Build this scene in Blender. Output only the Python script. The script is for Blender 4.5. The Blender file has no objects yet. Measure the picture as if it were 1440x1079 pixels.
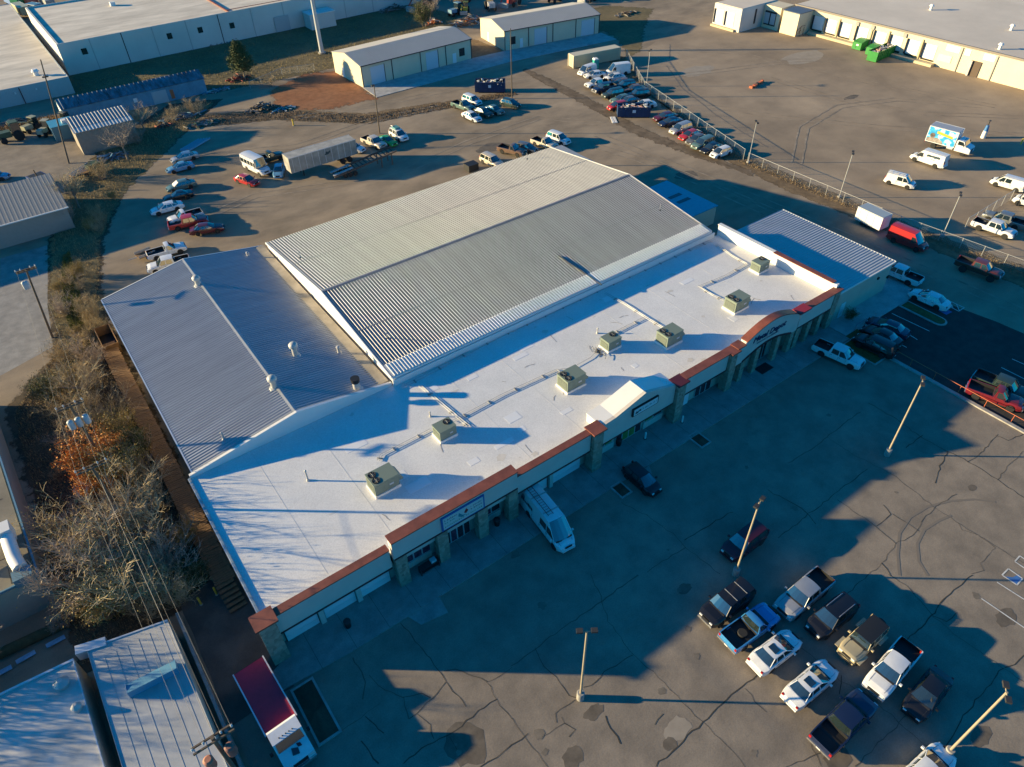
import bpy, bmesh, math, random
from mathutils import Vector, Matrix
from mathutils.geometry import tessellate_polygon
from math import sin, cos, tan, radians, pi, sqrt, atan2

# ------------------------------------------------------------------ camera
F_PX, PITCH, YAW, ROLL, CAM_H = 997.32, 0.728578, 0.617018, -0.0254793, 54.0
FW = Vector((sin(YAW)*cos(PITCH), cos(YAW)*cos(PITCH), -sin(PITCH)))
_r = Vector((cos(YAW), -sin(YAW), 0)); _u = _r.cross(FW)
RT = _r*cos(ROLL) + _u*sin(ROLL)
UP = _u*cos(ROLL) - _r*sin(ROLL)
sc = bpy.context.scene
camd = bpy.data.cameras.new('camera'); cam = bpy.data.objects.new('camera', camd)
sc.collection.objects.link(cam); sc.camera = cam
camd.sensor_fit = 'HORIZONTAL'; camd.sensor_width = 36.0; camd.lens = 36.0*F_PX/1440.0
camd.clip_start = 0.5; camd.clip_end = 3000
M = Matrix((RT, UP, -FW)).transposed().to_4x4(); M.translation = Vector((0, 0, CAM_H)); cam.matrix_world = M

# ------------------------------------------------------------------ light
SUN_EL, SHADOW_AZ = radians(11.2), radians(-38.5)      # shadows fall towards +x, -y
world = bpy.data.worlds.new('World'); sc.world = world; world.use_nodes = True
wn = world.node_tree.nodes; wl = world.node_tree.links; wn.clear()
wo = wn.new('ShaderNodeOutputWorld'); bg = wn.new('ShaderNodeBackground'); sky = wn.new('ShaderNodeTexSky')
sky.sky_type = 'NISHITA'; sky.sun_disc = False; sky.sun_elevation = SUN_EL
sx, sy = -cos(SHADOW_AZ), -sin(SHADOW_AZ)
sky.sun_rotation = atan2(sx, sy)
sky.air_density = 1.0; sky.dust_density = 0.3; sky.ozone_density = 4.0
tint = wn.new('ShaderNodeMix'); tint.data_type = 'RGBA'; tint.blend_type = 'MULTIPLY'
tint.inputs[0].default_value = 1.0
tint.inputs[7].default_value = (0.035, 0.70, 1.0, 1)
wl.new(sky.outputs[0], tint.inputs[6]); wl.new(tint.outputs[2], bg.inputs[0])
bg.inputs[1].default_value = 0.095
wl.new(bg.outputs[0], wo.inputs[0])
sund = bpy.data.lights.new('sun', 'SUN'); sun = bpy.data.objects.new('sun', sund); sc.collection.objects.link(sun)
sund.energy = 5.0; sund.angle = radians(0.55); sund.color = (1.0, 0.78, 0.42)
sdir = Vector((cos(SHADOW_AZ)*cos(SUN_EL), sin(SHADOW_AZ)*cos(SUN_EL), -sin(SUN_EL)))
sun.rotation_euler = sdir.to_track_quat('-Z', 'Y').to_euler(); sun.location = (-60, 60, 60)
sc.view_settings.view_transform = 'Standard'; sc.view_settings.look = 'None'
sc.view_settings.exposure = 1.27; sc.view_settings.gamma = 1.0; sc.view_settings.use_curve_mapping = False
sc.render.engine = 'CYCLES'
sc.render.resolution_x, sc.render.resolution_y = 1024, 767
sc.cycles.max_bounces = 4; sc.cycles.diffuse_bounces = 2; sc.cycles.glossy_bounces = 2
COL = sc.collection
rnd = random.Random(7)

# ------------------------------------------------------------------ helpers
def G(px, py, z=0.0):
    """ground (or level z) point seen at a pixel of the photograph"""
    d = FW + RT*((px-720)/F_PX) - UP*((py-539.5)/F_PX)
    t = (z-CAM_H)/d.z
    return Vector((d.x*t, d.y*t, z))

def tag(o, label=None, cat=None, group=None, kind=None):
    if label: o['label'] = label
    if cat: o['category'] = cat
    if group: o['group'] = group
    if kind: o['kind'] = kind
    return o

def empty(name, loc=(0, 0, 0), rz=0.0, label=None, cat=None, group=None):
    o = bpy.data.objects.new(name, None); COL.objects.link(o)
    o.location = loc; o.rotation_euler = (0, 0, rz); o.empty_display_size = 0.3
    return tag(o, label, cat, group)

def link(mesh, name, parent=None, loc=(0, 0, 0), rot=(0, 0, 0), mats=None, scale=None):
    o = bpy.data.objects.new(name, mesh); COL.objects.link(o)
    o.location = loc; o.rotation_euler = rot
    if scale: o.scale = scale
    if parent: o.parent = parent
    if mats:
        for i, m in enumerate(mats):
            if m is not None and i < len(o.material_slots):
                o.material_slots[i].link = 'OBJECT'; o.material_slots[i].material = m
    return o

class MB:
    def __init__(s): s.v = []; s.f = []; s.m = []
    def add(s, vs, fs, mi=0):
        n = len(s.v); s.v += [tuple(p) for p in vs]
        for f in fs: s.f.append([i+n for i in f]); s.m.append(mi)
        return s
    def box(s, x0, x1, y0, y1, z0, z1, mi=0, T=None):
        vs = [Vector((x, y, z)) for z in (z0, z1) for y in (y0, y1) for x in (x0, x1)]
        if T is not None: vs = [T @ p for p in vs]
        return s.add(vs, [(0, 2, 3, 1), (4, 5, 7, 6), (0, 1, 5, 4), (2, 6, 7, 3), (0, 4, 6, 2), (1, 3, 7, 5)], mi)
    def quad(s, a, b, c, d, mi=0): return s.add([a, b, c, d], [(0, 1, 2, 3)], mi)
    def prism(s, pts, z0, z1, mi=0):
        n = len(pts)
        vs = [(x, y, z0) for x, y in pts] + [(x, y, z1) for x, y in pts]
        fs = [tuple(range(n-1, -1, -1)), tuple(range(n, 2*n))] + [(i, (i+1) % n, n+(i+1) % n, n+i) for i in range(n)]
        return s.add(vs, fs, mi)
    def extr(s, pts, a, b, axis='y', mi=0):
        """extrude a polygon given in the (u,z) plane from a to b along an axis"""
        n = len(pts)
        P = (lambda u, z, t: (u, t, z)) if axis == 'y' else (lambda u, z, t: (t, u, z))
        vs = [P(u, z, a) for u, z in pts] + [P(u, z, b) for u, z in pts]
        fs = [tuple(range(n)), tuple(range(2*n-1, n-1, -1))] + [(i, n+i, n+(i+1) % n, (i+1) % n) for i in range(n)]
        return s.add(vs, fs, mi)
    def tube(s, pts, r, n=6, mi=0, r2=None, caps=True):
        pts = [Vector(p) for p in pts]; k = len(pts); r2 = r if r2 is None else r2
        base = len(s.v); ref = None
        for i, p in enumerate(pts):
            d = (pts[min(i+1, k-1)]-pts[max(i-1, 0)])
            d = d.normalized() if d.length > 1e-9 else Vector((0, 0, 1))
            a = d.cross(Vector((0, 0, 1)) if abs(d.z) < 0.9 else Vector((1, 0, 0))).normalized(); b = d.cross(a)
            rr = r+(r2-r)*i/max(1, k-1)
            for j in range(n):
                t = 2*pi*j/n; q = p+(a*cos(t)+b*sin(t))*rr; s.v.append(tuple(q))
        for i in range(k-1):
            for j in range(n):
                s.f.append([base+i*n+j, base+i*n+(j+1) % n, base+(i+1)*n+(j+1) % n, base+(i+1)*n+j]); s.m.append(mi)
        if caps:
            s.f.append([base+j for j in range(n-1, -1, -1)]); s.m.append(mi)
            s.f.append([base+(k-1)*n+j for j in range(n)]); s.m.append(mi)
        return s
    def lathe(s, prof, n=16, mi=0, T=None):
        base = len(s.v)
        for r, z in prof:
            for j in range(n):
                t = 2*pi*j/n; p = Vector((r*cos(t), r*sin(t), z)); s.v.append(tuple(T @ p if T is not None else p))
        for i in range(len(prof)-1):
            for j in range(n):
                s.f.append([base+i*n+j, base+i*n+(j+1) % n, base+(i+1)*n+(j+1) % n, base+(i+1)*n+j]); s.m.append(mi)
        s.f.append([base+j for j in range(n-1, -1, -1)]); s.m.append(mi)
        s.f.append([base+(len(prof)-1)*n+j for j in range(n)]); s.m.append(mi)
        return s
    def mesh(s, name, mats, smooth=None, fix=True):
        me = bpy.data.meshes.new(name); me.from_pydata(s.v, [], s.f)
        for m in (mats if isinstance(mats, (list, tuple)) else [mats]): me.materials.append(m)
        me.polygons.foreach_set('material_index', s.m)
        if fix:
            b = bmesh.new(); b.from_mesh(me); bmesh.ops.recalc_face_normals(b, faces=b.faces); b.to_mesh(me); b.free()
        if smooth is not None:
            me.polygons.foreach_set('use_smooth', [True]*len(me.polygons)); me.set_sharp_from_angle(angle=radians(smooth))
        me.update(); return me
    def build(s, name, mats, parent=None, loc=(0, 0, 0), rot=(0, 0, 0), smooth=None, fix=True):
        return link(s.mesh(name, mats, smooth, fix), name, parent, loc, rot)

def frame_sheet(name, pts, z, m, parent=None, kind=None):
    """flat polygon sheet (list of xy) as one n-gon, triangulated"""
    me = bpy.data.meshes.new(name); vs = [Vector((p[0], p[1], z)) for p in pts]; fs = []
    for t in tessellate_polygon([vs]):
        a, b2, c = (vs[i] for i in t)
        fs.append(tuple(t) if (b2-a).cross(c-a).z > 0 else tuple(t)[::-1])
    me.from_pydata(vs, [], fs); me.update(); me.materials.append(m)
    o = link(me, name, parent)
    if kind: o['kind'] = kind
    return o

def soft(m):
    """copy of a ground material whose cover breaks up raggedly across the sheet's outer rim"""
    n = m.name+'_soft'
    if n in MATS: return MATS[n]
    c = m.copy(); c.name = n; N = c.node_tree.nodes; Lk = c.node_tree.links; b = N['Principled BSDF']
    at = N.new('ShaderNodeAttribute'); at.attribute_name = 'cover'; tc = N.new('ShaderNodeTexCoord'); nz = N.new('ShaderNodeTexNoise'); nz.inputs['Scale'].default_value = .55; nz.inputs['Detail'].default_value = 9; nz.inputs['Roughness'].default_value = .72
    Lk.new(tc.outputs['Object'], nz.inputs['Vector'])
    a = N.new('ShaderNodeMath'); a.operation = 'MULTIPLY_ADD'; a.inputs[1].default_value = 1.7; Lk.new(nz.outputs[0], a.inputs[0]); Lk.new(at.outputs['Fac'], a.inputs[2])
    mr = N.new('ShaderNodeMapRange'); mr.inputs['From Min'].default_value = 1.22; mr.inputs['From Max'].default_value = 1.42; Lk.new(a.outputs[0], mr.inputs['Value']); Lk.new(mr.outputs[0], b.inputs['Alpha'])
    MATS[n] = c; return c
def soft_sheet(name, pts, z, m, w=2.0, kind='structure'):
    vs = [Vector((p[0], p[1], z)) for p in pts]; n = len(vs); area = sum(vs[i].x*vs[(i+1) % n].y-vs[(i+1) % n].x*vs[i].y for i in range(n)); sg = 1 if area > 0 else -1
    out = []; inn = []
    for i in range(n):
        a = (vs[i]-vs[i-1]).normalized(); b2 = (vs[(i+1) % n]-vs[i]).normalized(); d = (a+b2); d = d.normalized() if d.length > 1e-6 else a
        nn = Vector((d.y, -d.x, 0))*sg; out.append(vs[i]+nn*w*.5-Vector((0, 0, .003))); inn.append(vs[i]-nn*w*.5)
    me = bpy.data.meshes.new(name); fs = []
    for t in tessellate_polygon([inn]):
        a, b2, c = (inn[i] for i in t); fs.append(tuple(t) if (b2-a).cross(c-a).z > 0 else tuple(t)[::-1])
    for i in range(n):
        j = (i+1) % n; f = (i, n+i, n+j, j)
        q = [(inn+out)[k] for k in f]; fs.append(f if (q[1]-q[0]).cross(q[2]-q[0]).z > 0 else f[::-1])
    me.from_pydata(inn+out, [], fs); at = me.attributes.new('cover', 'FLOAT', 'POINT'); at.data.foreach_set('value', [1.0]*n+[0.0]*n); me.update(); me.materials.append(soft(m))
    o = link(me, name); o['kind'] = kind; return o

def rough_poly(pts, step=1.5, amp=0.4, seed=0):
    r = random.Random(seed); out = []
    n = len(pts)
    for i in range(n):
        a = Vector(pts[i][:2]); b = Vector(pts[(i+1) % n][:2]); L = (b-a).length; k = max(1, int(L/step))
        d = (b-a).normalized(); nn = Vector((-d.y, d.x))
        for j in range(k):
            q = a+(b-a)*(j/k)+nn*r.uniform(-amp, amp); out.append((q.x, q.y))
    return out

# ------------------------------------------------------------------ materials
MATS = {}
def mat(name, col, rough=0.7, metal=0.0, var=0.0, scale=2.0, bump=0.0, bscale=None, spec=None, coat=0.0, detail=6.0, col2=None, stretch=None, alpha=None):
    if name in MATS: return MATS[name]
    m = bpy.data.materials.new(name); m.use_nodes = True; nt = m.node_tree; N = nt.nodes; Lk = nt.links
    b = N['Principled BSDF']; b.inputs['Base Color'].default_value = (*col, 1)
    b.inputs['Roughness'].default_value = rough; b.inputs['Metallic'].default_value = metal
    if spec is not None: b.inputs['Specular IOR Level'].default_value = spec
    if coat: b.inputs['Coat Weight'].default_value = coat; b.inputs['Coat Roughness'].default_value = 0.08
    if alpha is not None: b.inputs['Alpha'].default_value = alpha
    if var or bump or col2:
        tc = N.new('ShaderNodeTexCoord'); mp = N.new('ShaderNodeMapping'); Lk.new(tc.outputs['Object'], mp.inputs[0])
        if stretch: mp.inputs['Scale'].default_value = stretch
        nz = N.new('ShaderNodeTexNoise'); nz.inputs['Scale'].default_value = scale; nz.inputs['Detail'].default_value = detail
        nz.inputs['Roughness'].default_value = 0.65
        Lk.new(mp.outputs[0], nz.inputs['Vector'])
        if var or col2:
            cr = N.new('ShaderNodeValToRGB')
            lo = tuple(max(0, c*(1-var)) for c in col); hi = col2 if col2 else tuple(min(1, c*(1+var)) for c in col)
            cr.color_ramp.elements[0].position = 0.3; cr.color_ramp.elements[0].color = (*lo, 1)
            cr.color_ramp.elements[1].position = 0.72; cr.color_ramp.elements[1].color = (*hi, 1)
            Lk.new(nz.outputs[0], cr.inputs[0]); Lk.new(cr.outputs[0], b.inputs['Base Color'])
        if bump:
            nb = N.new('ShaderNodeTexNoise'); nb.inputs['Scale'].default_value = bscale or scale*4; nb.inputs['Detail'].default_value = 5
            Lk.new(mp.outputs[0], nb.inputs['Vector'])
            bp = N.new('ShaderNodeBump'); bp.inputs['Strength'].default_value = bump; bp.inputs['Distance'].default_value = 0.05
            Lk.new(nb.outputs[0], bp.inputs['Height']); Lk.new(bp.outputs[0], b.inputs['Normal'])
    MATS[name] = m; return m

def ground_mat(name, base, dark, light, s1=0.05, s2=0.5, stain=0.35, streak=None, bump=0.25, blot_f=0.8):
    """weathered pavement: broad tone drift, blotches, oil stains and fine grain"""
    if name in MATS: return MATS[name]
    m = bpy.data.materials.new(name); m.use_nodes = True; nt = m.node_tree; N = nt.nodes; Lk = nt.links
    b = N['Principled BSDF']; b.inputs['Roughness'].default_value = 0.92; b.inputs['Specular IOR Level'].default_value = 0.25
    tc = N.new('ShaderNodeTexCoord')
    def noise(scale, det=6, stretch=None, rough=0.6):
        n = N.new('ShaderNodeTexNoise'); n.inputs['Scale'].default_value = scale; n.inputs['Detail'].default_value = det; n.inputs['Roughness'].default_value = rough
        if stretch:
            mp = N.new('ShaderNodeMapping'); mp.inputs['Scale'].default_value = stretch; mp.inputs['Rotation'].default_value = (0, 0, 0.35)
            Lk.new(tc.outputs['Object'], mp.inputs[0]); Lk.new(mp.outputs[0], n.inputs['Vector'])
        else: Lk.new(tc.outputs['Object'], n.inputs['Vector'])
        return n
    def ramp(n, p0, c0, p1, c1):
        r = N.new('ShaderNodeValToRGB'); e = r.color_ramp.elements
        e[0].position = p0; e[0].color = c0; e[1].position = p1; e[1].color = c1; Lk.new(n.outputs[0], r.inputs[0]); return r
    def mixc(a, bb, fac, mode='MIX'):
        x = N.new('ShaderNodeMix'); x.data_type = 'RGBA'; x.blend_type = mode
        if hasattr(fac, 'outputs'): Lk.new(fac.outputs[0], x.inputs[0])
        else: x.inputs[0].default_value = fac
        for k, v in ((6, a), (7, bb)):
            if hasattr(v, 'outputs'): Lk.new(v.outputs[2] if v.bl_idname == 'ShaderNodeMix' else v.outputs[0], x.inputs[k])
            else: x.inputs[k].default_value = v
        return x
    c1 = ramp(noise(s1, 7), 0.36, (*dark, 1), 0.66, (*light, 1))
    c2 = mixc(c1, (*base, 1), 0.5)
    blot = ramp(noise(s2, 8, streak), 0.35, (0.72, 0.72, 0.73, 1), 0.65, (1.15, 1.13, 1.1, 1))
    c3 = mixc(c2, blot, blot_f, 'MULTIPLY')
    st = ramp(noise(0.23, 3), 0.67, (1, 1, 1, 1), 0.78, (1-stain, 1-stain, 1-stain, 1))
    c4 = mixc(c3, st, 0.9, 'MULTIPLY')
    gr = ramp(noise(9, 3), 0.3, (0.85, 0.85, 0.85, 1), 0.7, (1.12, 1.12, 1.12, 1))
    c5 = mixc(c4, gr, 0.8, 'MULTIPLY')
    Lk.new(c5.outputs[2], b.inputs['Base Color'])
    bp = N.new('ShaderNodeBump'); bp.inputs['Strength'].default_value = bump; bp.inputs['Distance'].default_value = 0.04
    Lk.new(noise(3.5, 6).outputs[0], bp.inputs['Height']); Lk.new(bp.outputs[0], b.inputs['Normal'])
    MATS[name] = m; return m

def stone_mat(name, c1, c2, scale=3.0):
    if name in MATS: return MATS[name]
    m = bpy.data.materials.new(name); m.use_nodes = True; nt = m.node_tree; N = nt.nodes; Lk = nt.links
    b = N['Principled BSDF']; b.inputs['Roughness'].default_value = 0.9
    tc = N.new('ShaderNodeTexCoord'); v = N.new('ShaderNodeTexVoronoi'); v.inputs['Scale'].default_value = scale
    Lk.new(tc.outputs['Object'], v.inputs['Vector'])
    r = N.new('ShaderNodeValToRGB'); e = r.color_ramp.elements; e[0].color = (*c1, 1); e[1].color = (*c2, 1)
    Lk.new(v.outputs['Color'], r.inputs[0]); Lk.new(r.outputs[0], b.inputs['Base Color'])
    v2 = N.new('ShaderNodeTexVoronoi'); v2.feature = 'DISTANCE_TO_EDGE'; v2.inputs['Scale'].default_value = scale
    Lk.new(tc.outputs['Object'], v2.inputs['Vector'])
    bp = N.new('ShaderNodeBump'); bp.inputs['Strength'].default_value = 0.6; bp.inputs['Distance'].default_value = 0.05
    Lk.new(v2.outputs['Distance'], bp.inputs['Height']); Lk.new(bp.outputs[0], b.inputs['Normal'])
    MATS[name] = m; return m

ASPHALT = ground_mat('worn_asphalt', (.262, .218, .170), (.20, .168, .132), (.315, .260, .198), 0.07, 0.4, 0.25)
YARD = ground_mat('yard_dirt_asphalt', (.30, .235, .165), (.19, .150, .105), (.40, .31, .215), 0.06, 0.16, 0.35, (1, 1.8, 1))
RYARD = ground_mat('freight_yard_asphalt', (.34, .262, .182), (.24, .185, .128), (.44, .34, .235), 0.035, 0.11, 0.2)
NEWASPH = ground_mat('fresh_asphalt', (.055, .05, .048), (.042, .04, .038), (.07, .064, .06), 0.1, 0.8, 0.1)
SOIL = ground_mat('leaf_litter_soil', (.085, .062, .040), (.04, .03, .02), (.15, .112, .07), 0.25, 1.4, 0.4, None, 0.9)
DRYGRASS = ground_mat('dry_grass_field', (.17, .135, .07), (.10, .085, .04), (.24, .18, .09), 0.12, 1.1, 0.2, None, 0.6)
REDDIRT = ground_mat('red_clay_dirt', (.30, .125, .055), (.24, .10, .045), (.34, .17, .085), 0.15, 0.9, 0.2, None, 0.5)
VERGE = ground_mat('verge_dirt', (.20, .135, .075), (.12, .085, .05), (.26, .19, .11), 0.3, 1.2, 0.3, None, 0.6)
CONC = ground_mat('concrete', (.30, .285, .26), (.25, .235, .215), (.34, .325, .30), 0.15, 0.7, 0.25)
CONC_L = ground_mat('pale_concrete', (.42, .41, .39), (.37, .36, .34), (.46, .45, .43), 0.1, 0.6, 0.15)
LAWN = mat('turf', (.05, .085, .022), 0.95, var=0.5, scale=3, bump=0.8, bscale=14)
CRACK = mat('crack_tar', (.06, .05, .036), 0.95)
CRACK2 = mat('crack_dusty', (.105, .088, .066), 0.95)
SKID = mat('tyre_mark', (.185, .155, .122), 0.9)
PAINTW = mat('road_paint', (.62, .60, .55), 0.8, var=0.25, scale=1.3)
PAINTB = mat('road_paint_blue', (.05, .16, .40), 0.8, var=0.2)
KERB = mat('kerb_concrete', (.33, .315, .285), 0.9, var=0.25, scale=1.4)
MEMB = ground_mat('white_membrane', (.70, .69, .67), (.655, .645, .62), (.73, .72, .70), 0.12, 0.35, 0.08, None, 0.08, 0.22)
MEMB2 = mat('white_membrane_wall', (.74, .72, .68), 0.6, var=0.04, scale=0.4)
GALV = mat('galvalume_sheet', (.275, .275, .28), 0.5, metal=0.15, var=0.13, scale=1.0, stretch=(1, .035, 1))
GALVB = mat('galvalume_annex', (.335, .345, .365), 0.45, metal=0.2, var=0.14, scale=1.0, stretch=(.035, 1, 1))
TEALR = mat('teal_sheet', (.09, .33, .42), 0.4, metal=0.2, var=0.1)
WALLT = mat('tan_wall', (.46, .42, .34), 0.8, var=0.08, scale=0.5)
WALLG = mat('stucco_grey', (.56, .50, .44), 0.85, var=0.06, scale=0.8, bump=0.1)
CREAM = mat('cream_sheet_wall', (.62, .54, .39), 0.6, var=0.05, scale=0.4)
CREAM2 = mat('cream_block_wall', (.68, .58, .40), 0.8, var=0.07, scale=0.25)
WHITEW = mat('white_tilt_wall', (.60, .57, .52), 0.85, var=0.08, scale=0.15)
DTRIM = mat('dark_trim', (.035, .033, .032), 0.6)
RUST = mat('rust_cap', (.205, .06, .037), 0.6, var=0.3, scale=0.9)
MAROON = mat('maroon_trim', (.085, .014, .018), 0.5)
REDCAP = mat('red_cap', (.30, .022, .03), 0.5)
STONE = stone_mat('ledge_stone', (.20, .155, .11), (.40, .33, .25), 3.2)
DOORW = mat('white_door', (.72, .72, .72), 0.5)
GLASS = mat('dark_glass', (.016, .026, .026), 0.05, spec=1.0); GLASS.node_tree.nodes['Principled BSDF'].inputs['IOR'].default_value = 1.9
GLASSB = mat('shop_glass', (.02, .03, .04), 0.06, spec=0.8)
ALU = mat('aluminium', (.62, .63, .64), 0.4, metal=0.5)
POSTER = mat('poster_dark', (.05, .012, .05), 0.5, var=0.9, scale=3, col2=(.25, .08, .14))
GREENP = mat('poster_green', (.06, .22, .05), 0.5, var=0.4, scale=2)
GRAVELR = mat('grey_flat_roof', (.36, .34, .31), 0.9, var=0.18, scale=0.12, bump=0.1)
GRAVELW = mat('weathered_roof', (.62, .55, .45), 0.9, var=0.25, scale=0.1, stretch=(1, 3, 1))
BIGROOF = mat('pale_gravel_roof', (.66, .57, .46), 0.95, var=0.14, scale=0.06, bump=0.15)
HVACM = mat('hvac_green_grey', (.185, .225, .175), 0.5, var=0.05, scale=1)
BLACK = mat('black_matt', (.012, .012, .013), 0.6)
RUBBER = mat('rubber', (.018, .018, .018), 0.85)
RIM = mat('wheel_rim', (.45, .45, .46), 0.35, metal=0.7)
CHROME = mat('chrome', (.62, .62, .62), 0.2, metal=0.8)
TAIL = mat('tail_lamp', (.35, .012, .012), 0.3)
LAMPG = mat('head_lamp', (.70, .70, .68), 0.15)
GALVP = mat('galvanised_post', (.42, .42, .41), 0.5, metal=0.4)
WIRE = mat('wire_grey', (.34, .34, .33), 0.6, metal=0.3); CABLE = mat('cable_grey', (.16, .15, .14), 0.7)
POLEW = mat('pole_wood', (.13, .095, .065), 0.9, var=0.3, scale=2, stretch=(1, 1, .1))
POLET = mat('tan_steel_pole', (.34, .285, .20), 0.6, var=0.1)
PLANK = mat('weathered_plank', (.20, .115, .055), 0.85, var=0.35, scale=2.2)
TWIG = mat('bare_twig', (.37, .29, .22), 0.9, var=0.3, scale=3)
TWIG2 = mat('bare_twig_tan', (.43, .33, .19), 0.9, var=0.3, scale=3)
BARK = mat('bark', (.24, .19, .145), 0.95, var=0.3, scale=4)
LEAFO = mat('leaf_orange', (.52, .21, .04), 0.8, var=0.5, scale=4)
LEAFY = mat('leaf_yellow_green', (.30, .215, .06), 0.8, var=0.5, scale=4)
LEAFG = mat('leaf_green', (.075, .09, .025), 0.85, var=0.4, scale=4)
WEED = mat('dry_weed', (.34, .255, .13), 0.95, var=0.4, scale=3)
ORANGE = mat('safety_orange', (.50, .13, .05), 0.6)
YELLOW = mat('safety_yellow', (.62, .42, .04), 0.6)
TRANSF = mat('transformer_grey', (.42, .44, .45), 0.5)

def paint(name, col, rough=0.32, metal=0.0):
    return mat('paint_'+name, col, rough, metal=metal, coat=0.5, var=.10, scale=.9)
P = dict(white=paint('white', (.70, .70, .69)), silver=paint('silver', (.42, .42, .42), .35, .45), black=paint('black', (.010, .010, .012)),
         navy=paint('navy', (.012, .02, .055)), red=paint('red', (.42, .022, .022)), maroon=paint('maroon', (.085, .010, .018)),
         blue=paint('bright_blue', (.04, .22, .48)), green=paint('green', (.05, .34, .05)), tan=paint('tan', (.40, .34, .21)),
         dgreen=paint('dark_green', (.03, .05, .04)), grey=paint('grey', (.15, .15, .15), .35, .3), teal=paint('teal', (.10, .17, .15)),
         lblue=paint('light_blue', (.12, .28, .42)), brown=paint('brown', (.16, .10, .07)), rust=paint('copper_red', (.13, .030, .020)),
         dred=paint('dark_red', (.17, .014, .02)), beige=paint('beige', (.52, .46, .37)), pewter=paint('pewter', (.22, .23, .22), .35, .4))

# ================================================================== GROUND
def px_poly(pp, z=0.0): return [(G(x, y, z).x, G(x, y, z).y) for x, y in pp]
ground_o = frame_sheet('ground', [(-700, -500), (900, -500), (900, 1200), (-700, 1200)], 0.0, YARD, kind='structure')
front_lot = frame_sheet('parking_lot', [(-4.3, -90), (73, -90), (73, 31.2), (-4.3, 31.2)], 0.004, ASPHALT, kind='structure')
alley = frame_sheet('alley', rough_poly([(-4.4, 31.2), (0.6, 31.2), (0.6, 45), (-4.4, 45)], 2, .12, 3), 0.004, ground_mat('alley_asphalt', (.12, .105, .088), (.085, .075, .065), (.16, .14, .115), 0.1, 0.5, 0.4), kind='structure')
dark_lot = frame_sheet('fresh_parking_lot', [(73.0, -90), (97, -90), (89.5, 22), (87.8, 31.3), (73.0, 31.3)], 0.004, NEWASPH, kind='structure')
frame_sheet('freight_yard', rough_poly([(103, -90), (260, -90), (260, 135), (160, 135), (126, 126), (113, 107.5), (103, 72)], 6, .5, 5), 0.004, RYARD, kind='structure')
soft_sheet('tree_strip', [(-12.6, 42), (0.3, 44), (0.7, 88), (2, 100), (5.5, 114), (12, 128), (24, 142), (40, 160), (30, 164), (14, 150), (5, 138), (-1.5, 118), (-4.5, 100), (-6, 88), (-12.6, 80)], 0.004, SOIL, 2.2)
frame_sheet('concrete_yard', rough_poly([(-60, 85), (-12, 87.5), (-6, 89.5), (-4.9, 100), (-1.8, 117), (-60, 119)], 5, .15, 4), 0.004, CONC, kind='structure')
frame_sheet('storage_yard', rough_poly([(-60, 125), (4, 125), (6, 138), (12, 148), (12, 166), (-60, 166)], 4, .4, 14), 0.004, ASPHALT, kind='structure')
soft_sheet('grass_strip', [(-5.6, 84), (.2, 86), (1.4, 100), (5.0, 114), (12, 128), (24, 142), (38, 159), (30, 162), (14, 149), (5, 137), (-1.3, 118), (-4.2, 100)], 0.010, DRYGRASS, 2.4)
soft_sheet('field', [(16, 168), (39, 165), (60, 163), (100, 163), (112, 180), (112, 199), (16, 197)], 0.004, DRYGRASS, 3.0)
soft_sheet('clay_patch', [(47, 146), (56, 140), (65.5, 139), (66.6, 160), (60, 163), (50, 158)], 0.008, REDDIRT, 4.5)
soft_sheet('clay_patch_between_sheds', [(96, 147), (104.5, 147), (104.5, 160), (96, 160)], 0.008, VERGE, 2)
soft_sheet('verge', [(121, 131), (124.6, 125), (113, 107), (103.2, 72), (103.2, 42), (105, 24), (103.6, -20), (100.2, -20), (99.5, 25), (99.2, 42), (98.2, 60), (99, 73), (106, 92), (114.5, 112)], 0.012, VERGE, 2.0)
soft_sheet('verge_field', [(124, 125), (131, 128), (145, 141), (158, 151), (150, 162), (136, 160), (133, 139)], 0.012, DRYGRASS, 4)
soft_sheet('dirt_bank', [(30, 148), (44, 142), (58, 128), (90, 122), (90, 124.5), (60, 133), (48, 146), (34, 154)], 0.008, VERGE, 2.4)
for nm, pp, sd in (('drainage_swale', [(740, 96), (765, 108), (815, 132), (850, 150), (900, 180), (980, 212), (1060, 243), (1058, 248), (975, 220), (895, 190), (845, 160), (808, 140), (760, 114), (736, 100)], 21),):
    soft_sheet(nm, px_poly(pp), 0.016, ground_mat('swale_dirt', (.17, .125, .082), (.09, .068, .045), (.27, .205, .14), 0.5, 1.2), 2.2)
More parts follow.
